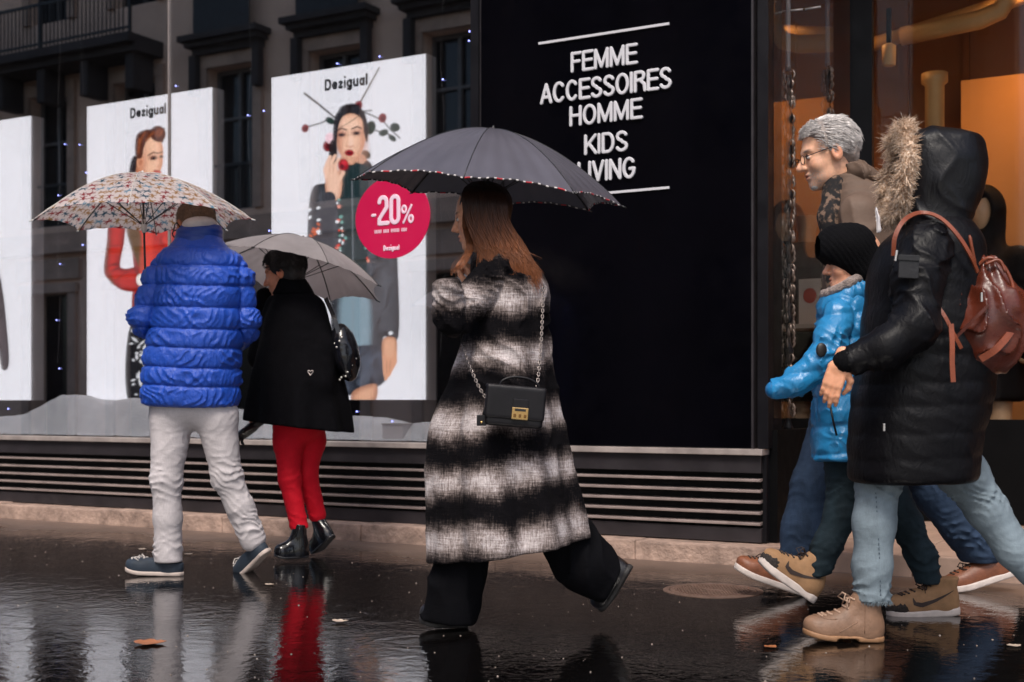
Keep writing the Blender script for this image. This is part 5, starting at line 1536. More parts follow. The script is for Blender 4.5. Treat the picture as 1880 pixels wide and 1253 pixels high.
# ================================================================== WOMAN IN BLACK COAT AND RED TROUSERS
f2 = Fig(6.5, 545); L2 = f2.L
SK2 = s2l(206, 140, 108)
h2c, h2R = head_frame(L2(521, 503, 0.0), math.radians(168), math.radians(14), 0)
n2 = L2(536, 545, 0.02)
limbs = [([n2, L2(545, 600), L2(548, 700), L2(549, 765, 0.04)], [0.05, 0.07, 0.08, 0.06]),
         ([n2, L2(572, 568, -0.02), L2(590, 640, -0.08), L2(570, 700, -0.10)], [0.05, 0.035, 0.03, 0.025]),
         ([n2, L2(500, 560, 0.08), L2(480, 660, 0.1), L2(462, 780, 0.06)], [0.05, 0.04, 0.034, 0.025]),
         ([L2(545, 770, 0.02), L2(531, 810), L2(530, 880), L2(550, 968), L2(548, 995)], [0.06, 0.06, 0.042, 0.032, 0.03]),
         ([L2(556, 770, 0.08), L2(568, 810, 0.1), L2(560, 870, 0.1), L2(584, 940, 0.14), L2(590, 975, 0.14)], [0.06, 0.06, 0.042, 0.032, 0.03])]
M['glove'] = simple('black_leather', (0.010, 0.009, 0.011), 0.35, 0.3, 30, 0.3, 150)
woman_red = body_mesh('person', f2, limbs, (h2c, h2R, 0.96, dict(neck_to=n2, jaw=0.9)), [], M['skin'],
                      'woman with cropped black hair in a flared black coat and red trousers', lambda V: face_color(V, h2c, h2R, 0.96, SK2, brow=(0.02, 0.015, 0.015)))
M['black_hair'] = simple('black_hair', (0.012, 0.009, 0.009), 0.55, 0.3, 60, 0.6, 220, bdist=0.004)
part(f2, 'hair', hair_cap(h2c, h2R, 0.96, 0.009, 0.045, -0.062), (h2c-0.17, h2c+0.17), 0.004, M['black_hair'], woman_red, 0.02)
short_hair('short_hairs', h2c, h2R, 0.96, woman_red.children[-1] if len(woman_red.children) else woman_red, M['black_hair'], 1500, 0.034, lambda A, Q: (A[:, 2] > -0.55) & ~((Q[:, 0] > 0.05) & (Q[:, 2] < 0.06)) & ~((Q[:, 2] < 0.02) & (Q[:, 0] > -0.02)), (0.7, 0.1, 0.0), (-0.5, 0, -0.75), 31, 0.0013, (-0.016, 0, 0.042), (0.112, 0.090, 0.100))
M['black_wool'] = simple('black_wool', (0.0028, 0.0026, 0.0036), 0.95, 0.3, 30, 0.4, 180, spec=0.08)
s2_ = f2.secs([(518, 532, 26, 0.075, 0.02), (534, 535, 33, 0.09, 0.02), (550, 541, 41, 0.11, 0.01), (568, 543, 49, 0.13, 0.0), (620, 544, 64, 0.16, 0.0), (700, 546, 86, 0.2, 0.0), (790, 547, 98, 0.24, 0.0), (805, 547, 99, 0.245, 0)])
def coat2(P):
    d = loft(P, s2_, 2.0, 0.02)
    d = smin(d, chain(P, [L2(575, 566, -0.02), L2(592, 640, -0.08), L2(585, 700, -0.12)], [0.058, 0.066, 0.07], 0.03), 0.06)
    d = smin(d, chain(P, [L2(508, 562, 0.05), L2(478, 655, 0.10), L2(484, 560, 0.14), L2(486, 545, 0.16)], [0.06, 0.06, 0.05, 0.045], 0.03), 0.04)
    a = np.arctan2(P[:, 1], P[:, 0]-L2(547, 700)[0]); low = np.clip((L2(545, 640)[2]-P[:, 2])/0.5, 0, 1)
    return d-low*0.020*np.sin(a*9+P[:, 2]*2)-0.012*fbm(P*7, 3)-0.005*(ridge(P*9)-0.6)
part(f2, 'coat', cut(coat2, [(L2(547, 783), (-0.12, 0, -1))]), f2.box(425, 505, 680, 830, -0.38, 0.38), 0.007, M['black_wool'], woman_red, 0.05)
def collar2(P):
    d = loft(P, f2.secs([(508, 530, 27, 0.085, 0.02), (522, 534, 33, 0.095, 0.02), (542, 538, 40, 0.11, 0.02)]), 2.0, 0.01)
    return smax(d, -loft(P, f2.secs([(490, 522, 22, 0.07, 0.02), (522, 533, 27, 0.08, 0.02), (536, 538, 30, 0.09, 0.02)]), 2, 0.006), 0.006)-0.004*fbm(P*14, 2)
part(f2, 'coat_collar', collar2, f2.box(490, 498, 590, 552, -0.16, 0.18), 0.005, M['black_wool'], woman_red, 0.02)
def glove2(P): return hand_sdf(P, L2(468, 782, 0.03), rotm(math.radians(172), math.radians(35), math.radians(20)), 0.98, curl=(0.7, 0.8, 0.8, 0.9))
gw = L2(468, 782, 0.03)
part(f2, 'glove', glove2, (gw-0.18, gw+0.18), 0.004, M['glove'], woman_red, 0.01)
hb = MB(); hp = [(0.0, 0.9), (0.55, 1.5), (1.05, 1.25), (1.0, 0.7), (0.0, -0.9), (-1.0, 0.7), (-1.05, 1.25), (-0.55, 1.5), (0.0, 0.9)]
hz = L2(570, 686, -0.265)
hb.tube([tuple(hz+np.array([a*0.012, 0.0, b*0.010])) for a, b in hp], 0.0022, 6); hb.build('heart_charm', simple('pale_metal', (0.6, 0.5, 0.48), 0.3, metal=0.7), woman_red, True)
M['red_denim'] = denim('red_trousers', (0.60, 0.006, 0.020), 0.75, 0.18, 380)
def trousers2(P):
    a = leg_chain(P, [L2(533, 770), L2(530, 810), L2(531, 880), L2(551, 976)], [0.08, 0.076, 0.053, 0.046], 0.006, [(L2(0, 950)[2], 0.10, 0.006), (L2(0, 880)[2], 0.08, 0.005)])
    b = leg_chain(P, [L2(565, 770, 0.08), L2(570, 810, 0.1), L2(563, 870, 0.1), L2(583, 945, 0.14)], [0.08, 0.076, 0.053, 0.046], 0.006, [(L2(0, 930)[2], 0.10, 0.006)])
    return smin(smin(a, b, 0.008), ell(P, L2(549, 775, 0.04), (0.13, 0.14, 0.12)), 0.03)
part(f2, 'trousers', cut(trousers2, [(L2(550, 972), (0.1, 0, -1))]), f2.box(470, 740, 640, 992, -0.2, 0.32), 0.006, M['red_denim'], woman_red, 0.03)
def boot_leg(a, b, r0, r1): return lambda P: cap(P, a, b, r0, r1)-0.004*(ridge(P*np.array([14, 14, 40]))-0.6)
M['patent'] = simple('black_patent_leather', (0.006, 0.006, 0.008), 0.16, 0.3, 20, 0.25, 40)
mats_b = [M['patent'], M['glove'], M['glove']]
shoe(woman_red, 'ankle_boot', L2(568, 1024, 0.0), L2(503, 1028, -0.06), 0.074, 0.16, 0.014, mats_b, boot=True, laces=False, side=(0, 1, 0), heel_block=0.0)
shoe(woman_red, 'ankle_boot', L2(613, 985, 0.08), L2(578, 1022, 0.20), 0.074, 0.15, 0.014, mats_b, boot=True, laces=False, side=(0.8, 0.6, 0.3), lean=-0.1)
# studded shoulder bag (carried: a thing of its own)
bag2 = empty('shoulder_bag'); f2.place(bag2); tag(bag2, 'black shoulder bag with pale studs on the black coat\'s back', 'handbag')
bc = L2(634, 648, -0.06)
def bagfn(P): return ell(P, bc, (0.070, 0.085, 0.150), rotm(0, math.radians(-12), 0))-0.010*fbm(P*16, 3)-0.006*(ridge(P*18)-0.6)
part(f2, 'bag_body', bagfn, (bc-0.2, bc+0.2), 0.006, M['patent'], bag2, 0.03)
strap('bag_strap', spline([L2(598, 548, -0.03), L2(612, 580, -0.10), L2(622, 612, -0.12)], 5), 0.022, 0.005, M['patent'], bag2)
stud = simple('pale_stud', (0.7, 0.66, 0.62), 0.3, metal=0.5)
for (px, py) in ((615, 628), (621, 633), (630, 629), (634, 622), (612, 636), (625, 640), (652, 672), (656, 676), (659, 668), (650, 680), (644, 684), (640, 692), (632, 694), (628, 698), (655, 684), (658, 660), (648, 690)):
    q = L2(px, py, 0.0); dx = (q-bc); k = 1-(dx[0]/0.07)**2-(dx[2]/0.15)**2
    q[1] = bc[1]-0.085*math.sqrt(max(k, 0.02))-0.004
    MB().sphere(tuple(q), 0.0055, 8, 6).build('stud', stud, bag2, True)
M['grey_canopy'] = canopy_cloth('grey_canopy', (0.34, 0.30, 0.30), trans=0.40, weave=450)
c2 = cpt(541, 507, 6.6)
umbrella(c2, 0.470, 0.205, math.radians(10.5), math.radians(-9), math.radians(28), M['grey_canopy'], 'plain pale grey umbrella above the woman in red trousers', 0.52, M['umb_black'], None, 12, handle_mat=M['umb_black'])
# ================================================================== WOMAN IN THE PLAID COAT
f3 = Fig(4.55, 900); L3 = f3.L
SK3 = s2l(214, 158, 128)
h3c, h3R = head_frame(L3(884, 400, 0.0), math.radians(176), math.radians(10), 0)
n3 = L3(908, 470, 0.02)
hd3 = L3(878, 535, 0.17)
limbs = [([n3, L3(925, 540), L3(925, 680), L3(925, 790)], [0.05, 0.09, 0.085, 0.09]),
         ([n3, L3(905, 505, -0.08), L3(834, 575, -0.17), L3(822, 540, -0.22)], [0.05, 0.04, 0.034, 0.024]),
         ([n3, L3(935, 515, 0.10), L3(915, 610, 0.13), L3(882, 545, 0.16)], [0.05, 0.04, 0.034, 0.024]),
         ([L3(915, 790), L3(895, 830), L3(850, 960), L3(822, 1110), L3(815, 1135)], [0.085, 0.075, 0.05, 0.032, 0.03]),
         ([L3(940, 790, 0.06), L3(960, 830, 0.08), L3(1030, 950, 0.08), L3(1120, 1040, 0.1), L3(1140, 1050, 0.1)], [0.085, 0.075, 0.05, 0.032, 0.03])]
woman_plaid = body_mesh('person', f3, limbs, (h3c, h3R, 0.95, dict(neck_to=n3, jaw=0.86, nose=0.72)), [(hd3, rotm(math.radians(150), math.radians(-70), 0), 0.9, dict(curl=(1.5, 1.5, 1.5, 1.5)))], M['skin'],
                        'long-haired woman striding in an oversized black and white plaid coat', lambda V: face_color(V, h3c, h3R, 0.95, SK3, lip=s2l(190, 90, 80), brow=(0.06, 0.035, 0.02)))
def plaid_mat():
    t = NT('plaid_wool'); v = t.coord()
    sep = t.node('ShaderNodeSeparateXYZ', {'Vector': v})
    x, z = sep.outputs['X'], sep.outputs['Z']
    wob = t.math('MULTIPLY', t.math('SUBTRACT', t.noise(t.coord('Object', scale=(1, 1, 0.6)), 5.0, 3.0, 0.5), 0.5), 0.13)
    zz = t.math('ADD', t.math('SUBTRACT', z, t.math('MULTIPLY', x, 0.10)), wob)
    band = t.math('COSINE', t.math('MULTIPLY', t.math('SUBTRACT', zz, 0.955), 2*math.pi/0.207))
    vert = t.math('SINE', t.math('ADD', t.math('MULTIPLY', x, 2*math.pi/0.17), t.math('MULTIPLY', sep.outputs['Y'], 2*math.pi/0.15)))
    warp = t.noise(t.coord('Object', scale=(1.0, 1.0, 0.07)), 240.0, 2.0, 0.6)
    weft = t.noise(t.coord('Object', scale=(0.07, 0.07, 1.0)), 240.0, 2.0, 0.6)
    fuzz = t.noise(v, 150.0, 3.0, 0.7)
    s = t.math('ADD', t.math('MULTIPLY', band, 0.50), t.math('MULTIPLY', vert, 0.10))
    s = t.math('ADD', s, t.math('MULTIPLY', t.math('SUBTRACT', warp, 0.5), 0.8))
    s = t.math('ADD', s, t.math('MULTIPLY', t.math('SUBTRACT', weft, 0.5), 0.65))
    s = t.math('ADD', s, t.math('MULTIPLY', t.math('SUBTRACT', fuzz, 0.5), 0.55))
    s = t.math('ADD', s, t.math('MULTIPLY', t.math('SUBTRACT', t.noise(v, 8.0, 3.0), 0.5), 0.7))
    c = t.ramp(t.math('ADD', t.math('MULTIPLY', s, 0.7), 0.42), [(0.22, (0.0035, 0.003, 0.004)), (0.45, (0.045, 0.035, 0.033)), (0.68, (0.22, 0.18, 0.17)), (0.98, (0.60, 0.54, 0.54))])
    nrm = t.bump(t.math('ADD', t.math('ADD', warp, weft), fuzz), 0.5, 0.004)
    t.principled(color=c, rough=0.95, spec=0.1, normal=nrm)
    return t.m
M['plaid'] = plaid_mat()
s3 = f3.secs([(458, 905, 26, 0.065, 0.02), (472, 910, 40, 0.09, 0.02), (490, 925, 60, 0.12, 0.01), (515, 935, 70, 0.15, 0.0), (560, 938, 69, 0.16, 0.0), (620, 930, 79, 0.165, 0.0), (700, 923, 96, 0.18, 0.0), (780, 915, 118, 0.21, 0.0), (860, 918, 128, 0.235, 0.0), (940, 925, 136, 0.255, 0.0), (1010, 932, 143, 0.27, 0.0), (1050, 934, 146, 0.275, 0)])
def coat3(P):
    d = loft(P, s3, 2.0, 0.02)
    ua = cap(P, L3(912, 505, -0.09), L3(836, 580, -0.17), 0.072, 0.070)
    fa = cap(P, L3(826, 584, -0.20), L3(820, 516, -0.235), 0.064, 0.057)
    fa = smax(fa, (P-L3(819, 508, -0.24))@np.array([-0.10, -0.15, 0.98]), 0.022)
    arm = smin(ua, fa, 0.005)+0.007*np.clip(1-np.abs(ua-fa)/0.012, 0, 1)-0.010*folds(P, (0.5, 0.2, 1), 20.0, 1.0, 9.0, 2.0)
    g = np.abs(d-arm)
    d = smin(d, arm, 0.008)+0.008*np.clip(1-g/0.012, 0, 1)
    ax = P[:, 0]-L3(920, 700)[0]; a = np.arctan2(P[:, 1], ax); low = np.clip((L3(0, 560)[2]-P[:, 2])/0.8, 0, 1)
    ver = np.sin(a*7+2.0*vnoise(P*3)+P[:, 2]*2)+0.5*np.sin(a*13+P[:, 2]*3+1)
    d = d-low*0.020*ver-0.020*fbm(P*5+2, 3)
    return d-0.014*folds(P, (0.8, 0.2, 1.0), 12.0, 1.0, 6.0, 4.0)*(1-low*0.6)-0.006*folds(P, (1.0, 0.3, -0.25), 10.0, 0.8, 4.0, 8.0)
hl, hr_ = L3(792, 1030), L3(1076, 988)
hn = np.array([-(hr_-hl)[2], 0, (hr_-hl)[0]]); hn = -hn/np.linalg.norm(hn)
part(f3, 'coat', cut(coat3, [(hl, hn)]), f3.box(762, 445, 1100, 1060, -0.36, 0.36), 0.0062, M['plaid'], woman_plaid, 0.06)
M['black_trouser'] = denim('black_wide_trousers', (0.004, 0.004, 0.0052), 0.9, 0.3)
def trousers3(P):
    a = chain(P, [L3(905, 830), L3(870, 960, -0.02), L3(845, 1050, -0.03), L3(828, 1128, -0.02)], [0.11, 0.095, 0.092, 0.098], 0.03)
    b = chain(P, [L3(950, 830, 0.06), L3(1020, 955, 0.06), L3(1075, 1035, 0.08), L3(1112, 1062, 0.09)], [0.11, 0.10, 0.105, 0.085], 0.03)
    return smin(a, b, 0.02)-0.014*folds(P, (1, 0.3, 0.45), 8.0, 0.8, 4.0, 3.0)-0.02*fbm(P*5, 2)
part(f3, 'trousers', cut(trousers3, [(L3(828, 1140), (-0.1, 0, -1)), (L3(1142, 1050), (1, 0, -0.5))]), f3.box(735, 780, 1190, 1165, -0.26, 0.34), 0.007, M['black_trouser'], woman_plaid, 0.06)
mats_c = [M['glove'], simple('dark_rubber_sole', (0.02, 0.018, 0.018), 0.6), M['glove']]
shoe(woman_plaid, 'boot', L3(862, 1152, 0.0), L3(768, 1150, -0.03), 0.080, 0.12, 0.020, mats_c, boot=True, laces=False)
shoe(woman_plaid, 'boot', L3(1163, 1040, 0.05), L3(1112, 1128, 0.12), 0.080, 0.12, 0.020, mats_c, boot=True, laces=False, side=(0.3, 1, 0.1), lean=-0.3)
# long chestnut hair, umbrella shade painted into its upper part
def hair3_base(P):
    Q = (P-h3c)@h3R/0.95
    d = ell(Q, (-0.020, 0, 0.040), (0.103, 0.083, 0.094))
    d = smax(d, (Q[:, 0]-0.074)-np.clip(Q[:, 2]-0.02, 0, 1)*0.6, 0.01)
    e = chain(P, [L3(897, 395, 0.0), L3(915, 450, -0.01), L3(945, 495, -0.03)], [0.078, 0.070, 0.050], 0.03, ((1, 0, 0), 0.85))
    d = smin(d, e, 0.03)
    return d-0.010*(ridge(np.stack([P[:, 0]*40+P[:, 2]*18, P[:, 1]*40, P[:, 2]*4], 1))-0.6)
def shaded_hair_mat(name, root, tip, z0, z1, rough=0.4):
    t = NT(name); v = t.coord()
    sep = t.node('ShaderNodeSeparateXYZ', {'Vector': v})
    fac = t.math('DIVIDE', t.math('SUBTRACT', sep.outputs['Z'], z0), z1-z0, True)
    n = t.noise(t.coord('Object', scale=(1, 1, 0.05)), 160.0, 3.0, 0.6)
    c = t.mix(fac, tip, root)  # height blend: dark upper tone is painted shade, brighter chestnut lower down
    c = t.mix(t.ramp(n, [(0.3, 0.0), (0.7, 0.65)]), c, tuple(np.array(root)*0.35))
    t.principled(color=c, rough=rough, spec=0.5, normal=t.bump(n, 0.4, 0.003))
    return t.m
M['chestnut'] = shaded_hair_mat('chestnut_hair', (0.030, 0.010, 0.005), (0.34, 0.105, 0.030), L3(0, 500)[2], L3(0, 380)[2])
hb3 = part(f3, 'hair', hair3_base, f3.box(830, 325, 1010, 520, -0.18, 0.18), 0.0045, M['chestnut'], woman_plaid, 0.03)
rg = np.random.default_rng(12)
N, K = 2600, 16
u = rg.random(N); side = np.where(rg.random(N) < 0.78, -1.0, 1.0); dp = rg.uniform(0.3, 1.0, N)
def pts3(px, py, dy):                                    # joint positions for many hairs at once
    d = f3.d0+dy; return np.stack([(px-CX)/FPX*d-f3.x0, dy, CAMH+(HOR-py)/FPX*d], 1)
r_ = rg.normal(0, 1, (N, 6))
A0 = pts3(864+42*u, 333+14*(u-0.5)**2, side*0.010)
A1 = pts3(850+78*u, 350+8*u+8*(u-0.5)**2, side*(0.076+0.012*dp))
A2 = pts3(853+82*u, 398+6*u, side*(0.090+0.014*dp))
A3 = pts3(873+88*u+r_[:, 0]*2, 446+8*u, side*(0.084+0.02*dp)-0.010)
A4 = pts3(888+104*u+r_[:, 1]*5, 482+34*u+r_[:, 2]*13, side*(0.07+0.03*dp)-0.040)
ctrl = [2*A0-A1, A0, A1, A2, A3, A4, 2*A4-A3]
rows = []
for seg in range(1, 5):
    for tt in np.linspace(0, 1, 4, endpoint=False):
        p0, p1, p2, p3 = ctrl[seg-1:seg+3]
        rows.append(0.5*((2*p1)+(-p0+p2)*tt+(2*p0-5*p1+4*p2-p3)*tt*tt+(-p0+3*p1-3*p2+p3)*tt**3))
rows.append(A4); P3 = np.stack(rows, 1); K = P3.shape[1]; t_ = np.linspace(0, 1, K)
P3 += 0.003*np.sin(t_[None, :, None]*rg.uniform(4, 10, (N, 1, 1))+rg.uniform(0, 6, (N, 1, 3)))*t_[None, :, None]
V, F = strand_mesh('strands', P3, np.tile(np.interp(t_, [0, 0.7, 1], [0.0014, 0.0014, 0.0003]), (N, 1)))
fringe = []
for i in range(50):                                     # lock falling in front of the shoulder
    u = rg.random(); a = [L3(852+8*u, 366, -0.055), L3(849+9*u, 415, -0.072), L3(856+14*u, 455, -0.085), L3(836+16*u+rg.normal(0, 3), 486, -0.13), L3(826+12*u+rg.normal(0, 3), 505+rg.normal(0, 8), -0.155)]
    fringe.append(np.array(spline(a, 3))[:12])
fr_ = np.array(fringe); V2, F2 = strand_mesh('lock', fr_, np.tile(np.linspace(0.0017, 0.0005, fr_.shape[1]), (len(fr_), 1)))
me = mesh_np('strands', np.concatenate([V, V2]), np.concatenate([F, F2+len(V)]))
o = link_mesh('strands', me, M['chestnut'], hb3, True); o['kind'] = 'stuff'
# dark umbrella with a red and white striped rim
M['dark_canopy'] = canopy_cloth('dark_wet_canopy', (0.085, 0.080, 0.098), rough=0.36, trans=0.03, weave=260)
def trim_mat():
    t = NT('striped_piping'); v = t.coord()
    sep = t.node('ShaderNodeSeparateXYZ', {'Vector': v})
    a = t.node('ShaderNodeMath', {0: sep.outputs['Y'], 1: sep.outputs['X']}, operation='ARCTAN2').outputs[0]
    s = t.math('SINE', t.math('MULTIPLY', a, 110.0)); s2 = t.math('SINE', t.math('MULTIPLY', a, 27.3))
    c = t.mix(t.ramp(s, [(0.45, 0.0), (0.55, 1.0)]), (0.035, 0.03, 0.035), (0.62, 0.58, 0.56))
    c = t.mix(t.ramp(s2, [(0.78, 0.0), (0.84, 1.0)]), c, (0.42, 0.02, 0.03))
    t.principled(color=c, rough=0.7); return t.m
M['trim'] = trim_mat()
c3 = cpt(893, 354, 4.76)
umb3 = umbrella(c3, 0.505, 0.235, math.radians(6.3), math.radians(4.5), math.radians(-7), M['dark_canopy'], 'dark wet umbrella with a red and white striped rim', 0.46, M['umb_black'], None, 14, trim=M['trim'], handle_mat=M['umb_black'])
# small embroidered mark on one panel
# structured handbag on a chain
bag3 = empty('handbag'); f3.place(bag3); tag(bag3, 'small structured black leather handbag with brass clasp on a chain', 'handbag')
bq = L3(944, 748, -0.285)
RB = rotm(math.radians(6), math.radians(5), 0)
M['bag_leather'] = simple('black_calf_leather', (0.006, 0.005, 0.0065), 0.42, 0.2, 20, 0.25, 260, bdist=0.002, spec=0.3)
part(f3, 'bag_body', lambda P: sbox(P, bq, (0.097, 0.034, 0.066), 0.012, RB), (bq-0.15, bq+0.15), 0.005, M['bag_leather'], bag3, 0.01)
def flap(P):
    Q = (P-bq)@RB
    d = sbox(Q, (0.0, -0.030, 0.014), (0.100, 0.010, 0.056), 0.008)
    return np.minimum(d, sbox(Q, (0, 0.0, 0.066), (0.100, 0.037, 0.006), 0.005))
fl_ = part(f3, 'flap', flap, (bq-0.15, bq+0.15), 0.005, M['bag_leather'], bag3, 0.01)
M['brass'] = simple('brass', (0.62, 0.40, 0.17), 0.28, 0.2, metal=1.0)
BW = lambda q: tuple(bq+RB@np.array(q, float))
def bagbox(name, c, r, m, par):
    b = MB(); b.box(c[0]-r[0], c[0]+r[0], c[1]-r[1], c[1]+r[1], c[2]-r[2], c[2]+r[2], bev=min(r)*0.5)
    b.v = [BW(v) for v in b.v]; return b.build(name, m, par)
cl_ = bagbox('clasp', (0.016, -0.044, -0.020), (0.027, 0.005, 0.020), M['brass'], bag3)
bagbox('clasp_tab', (0.016, -0.042, 0.012), (0.025, 0.005, 0.016), M['bag_leather'], bag3)
for k in (-1, 0, 1): bagbox('rivet', (0.016+k*0.017, -0.051, -0.027), (0.004, 0.003, 0.006), simple('dark_brass', (0.25, 0.13, 0.05), 0.35, metal=1.0), cl_)
bagbox('clasp_hole', (0.016, -0.051, -0.008), (0.018, 0.002, 0.004), M['glove'], cl_)
MB().tube(spline([BW((-0.055, 0, 0.068)), BW((-0.045, 0, 0.086)), BW((-0.01, 0, 0.100)), BW((0.04, 0, 0.098)), BW((0.072, 0, 0.082)), BW((0.078, 0, 0.068))], 5), 0.0042, 8).build('top_handle', M['bag_leather'], bag3, True)
def chain_strap(pts):
    P = spline(pts, 10); mb = MB(); acc = 0.0; k = 0
    Q = [np.array(P[0])]
    for i in range(1, len(P)):
        while np.linalg.norm(P[i]-Q[-1]) > 0.011: Q.append(Q[-1]+(P[i]-Q[-1])/np.linalg.norm(P[i]-Q[-1])*0.011)
    for i in range(len(Q)-1):
        c = (Q[i]+Q[i+1])/2; t = Vector(Q[i+1]-Q[i]).normalized(); a = t.cross(Vector((0, 1, 0))).normalized(); b = a if i % 2 else t.cross(a)
        mb.tube([tuple(Vector(c)+t*(0.0085*math.cos(w))+b*(0.0045*math.sin(w))) for w in np.linspace(0, 6.283, 9)], 0.0016, 5, cap=False)
    return mb
M['chain'] = simple('gunmetal_chain', (0.22, 0.19, 0.18), 0.3, metal=0.9)
chain_strap([L3(848, 634, -0.16), L3(862, 672, -0.23), L3(880, 712, -0.28), L3(897, 738, -0.30)]).build('chain_strap', M['chain'], bag3, True)
chain_strap([L3(998, 522, -0.10), L3(996, 580, -0.15), L3(992, 650, -0.21), L3(986, 716, -0.265)]).build('chain_strap', M['chain'], bag3, True)
for pts in ([L3(897, 738, -0.31), L3(890, 752, -0.315), L3(885, 770, -0.315)],): MB().tube([tuple(p) for p in pts], 0.004, 6).build('tag_cord', M['bag_leather'], bag3, True)
tg = L3(884, 770, -0.315); MB().box(tg[0]-0.016, tg[0]+0.016, tg[1]-0.004, tg[1]+0.004, tg[2]-0.022, tg[2]+0.014, bev=0.003).build('key_tag', M['bag_leather'], bag3)
MB().sphere((tg[0], tg[1]-0.005, tg[2]-0.010), 0.005, 8, 6).build('tag_stud', M['brass'], bag3, True)
# ================================================================== GREY-HAIRED MAN IN A BROWN JACKET
f4 = Fig(5.3, 1590); L4 = f4.L
SK4 = s2l(226, 176, 146)
h4c, h4R = head_frame(L4(1520, 286, 0.0), math.radians(183), math.radians(12), 0)
n4 = L4(1562, 352, 0.02)
limbs = [([n4, L4(1580, 430), L4(1580, 580), L4(1580, 720)], [0.06, 0.10, 0.10, 0.09]),
         ([n4, L4(1580, 385, -0.16), L4(1600, 540, -0.20), L4(1590, 660, -0.22)], [0.05, 0.05, 0.04, 0.03]),
         ([n4, L4(1575, 385, 0.16), L4(1560, 540, 0.2), L4(1530, 650, 0.15)], [0.05, 0.05, 0.04, 0.03]),
         ([L4(1575, 720), L4(1545, 760), L4(1490, 890), L4(1470, 1030), L4(1455, 1060)], [0.08, 0.075, 0.05, 0.035, 0.03]),
         ([L4(1600, 720, 0.08), L4(1640, 770, 0.1), L4(1710, 900, 0.12), L4(1795, 1010, 0.14), L4(1810, 1030, 0.14)], [0.08, 0.075, 0.05, 0.035, 0.03])]
man_grey = body_mesh('person', f4, limbs, (h4c, h4R, 1.12, dict(neck_to=n4, nose=1.1)), [], M['skin'],
                     'grey-haired man with glasses in a brown jacket, leaning forward', lambda V: face_color(V, h4c, h4R, 1.12, SK4, brow=(0.16, 0.12, 0.10), stubble=(0.42, 0.38, 0.36)))
M['grey_hair'] = simple('grey_hair', (0.26, 0.22, 0.20), 0.6, 0.35, 50, 0.6, 200, bdist=0.004)
def hair4(P):
    Q = (P-h4c)@h4R/1.12
    d = ell(Q, (-0.014, 0, 0.050), (0.106, 0.086, 0.092))
    d = smin(d, ell(Q, (-0.075, 0, -0.01), (0.036, 0.066, 0.055)), 0.03)
    d = smax(d, (Q[:, 0]-0.030)-np.clip(Q[:, 2]-0.048, 0, 1)*1.7, 0.01)
    d = smax(d, -0.052-Q[:, 2]+np.clip(Q[:, 0]+0.045, 0, 1)*1.15, 0.01)
    return (d-0.007*(ridge(np.stack([Q[:, 0]*16, Q[:, 1]*55, Q[:, 2]*40], 1))-0.6))*1.12
ha = part(f4, 'hair', hair4, (h4c-0.2, h4c+0.2), 0.0042, M['grey_hair'], man_grey, 0.02)
rg = np.random.default_rng(5); N, K = 3600, 6; t_ = np.linspace(0, 1, K)
A_ = rg.normal(size=(N*4, 3)); A_ /= np.linalg.norm(A_, axis=1, keepdims=True)
Q_ = np.array([-0.014, 0, 0.050])+A_*np.array([0.105, 0.085, 0.091])
ok = ~((A_[:, 2] < -0.42) | ((Q_[:, 0] > 0.035) & (Q_[:, 2] < 0.078)) | ((Q_[:, 2] < 0.012) & (Q_[:, 0] > -0.035)))
A_, Q_ = A_[ok][:N], Q_[ok][:N]; N = len(Q_)
fr_ = (Q_[:, 0] > 0.02)[:, None]
tuft = np.stack([fbm(Q_*38+k*9, 2) for k in range(3)], 1)*1.3      # neighbouring hairs lie together
comb = np.where(fr_, np.array([0.55, 0.25, 0.28]), np.array([-0.75, 0.0, -0.50]))+tuft+rg.normal(0, 0.10, (N, 3))
comb -= A_*(comb*A_).sum(1, keepdims=True)*0.8; comb += A_*(0.10+0.5*np.clip(tuft[:, :1], -0.2, 0.4))
ln = rg.uniform(0.028, 0.052, N)
P4 = Q_[:, None]+comb[:, None]*(ln[:, None]*t_)[..., None]+A_[:, None]*(0.004*np.sin(2.6*t_))[None, :, None]
P4 = h4c+(P4*1.12)@h4R.T
V, F = strand_mesh('hairs', P4, np.tile(np.interp(t_, [0, 0.6, 1], [0.0012, 0.0010, 0.0002]), (N, 1)))
M['grey_strand'] = simple('grey_hair_strand', (0.62, 0.58, 0.56), 0.45, 0.5, 60)
o = link_mesh('hairs', mesh_np('hairs', V, F), M['grey_strand'], ha, True); o['kind'] = 'stuff'
HW = lambda q: tuple(h4c+h4R@np.array(q, float)*1.12)
g4 = MB()
for sg in (-1, 1):
    g4.tube([HW((0.107, sg*0.034+0.023*math.cos(a)*1.0, -0.003+0.017*math.sin(a))) for a in np.linspace(0, 6.283, 17)], 0.0016, 6)
    g4.tube([HW((0.106, sg*0.057, 0.004)), HW((0.06, sg*0.078, 0.010)), HW((-0.005, sg*0.086, 0.018)), HW((-0.022, sg*0.083, 0.002))], 0.0018, 6)
g4.tube([HW((0.108, -0.011, 0.002)), HW((0.113, 0, 0.006)), HW((0.108, 0.011, 0.002))], 0.0016, 6)
g4.build('glasses', M['black_metal'], man_grey, True)
beard = lambda P: ell((P-h4c)@h4R/1.12, (0.068, 0, -0.101), (0.022, 0.026, 0.0165))*1.12-0.005*fbm(P*110, 2)
part(f4, 'goatee', beard, (np.array(HW((0.075, 0, -0.1)))-0.05, np.array(HW((0.075, 0, -0.1)))+0.05), 0.003, M['grey_strand'], man_grey, 0.01)
M['olive'] = simple('brown_olive_shell', (0.115, 0.072, 0.050), 0.75, 0.18, 6, 0.3, 60)
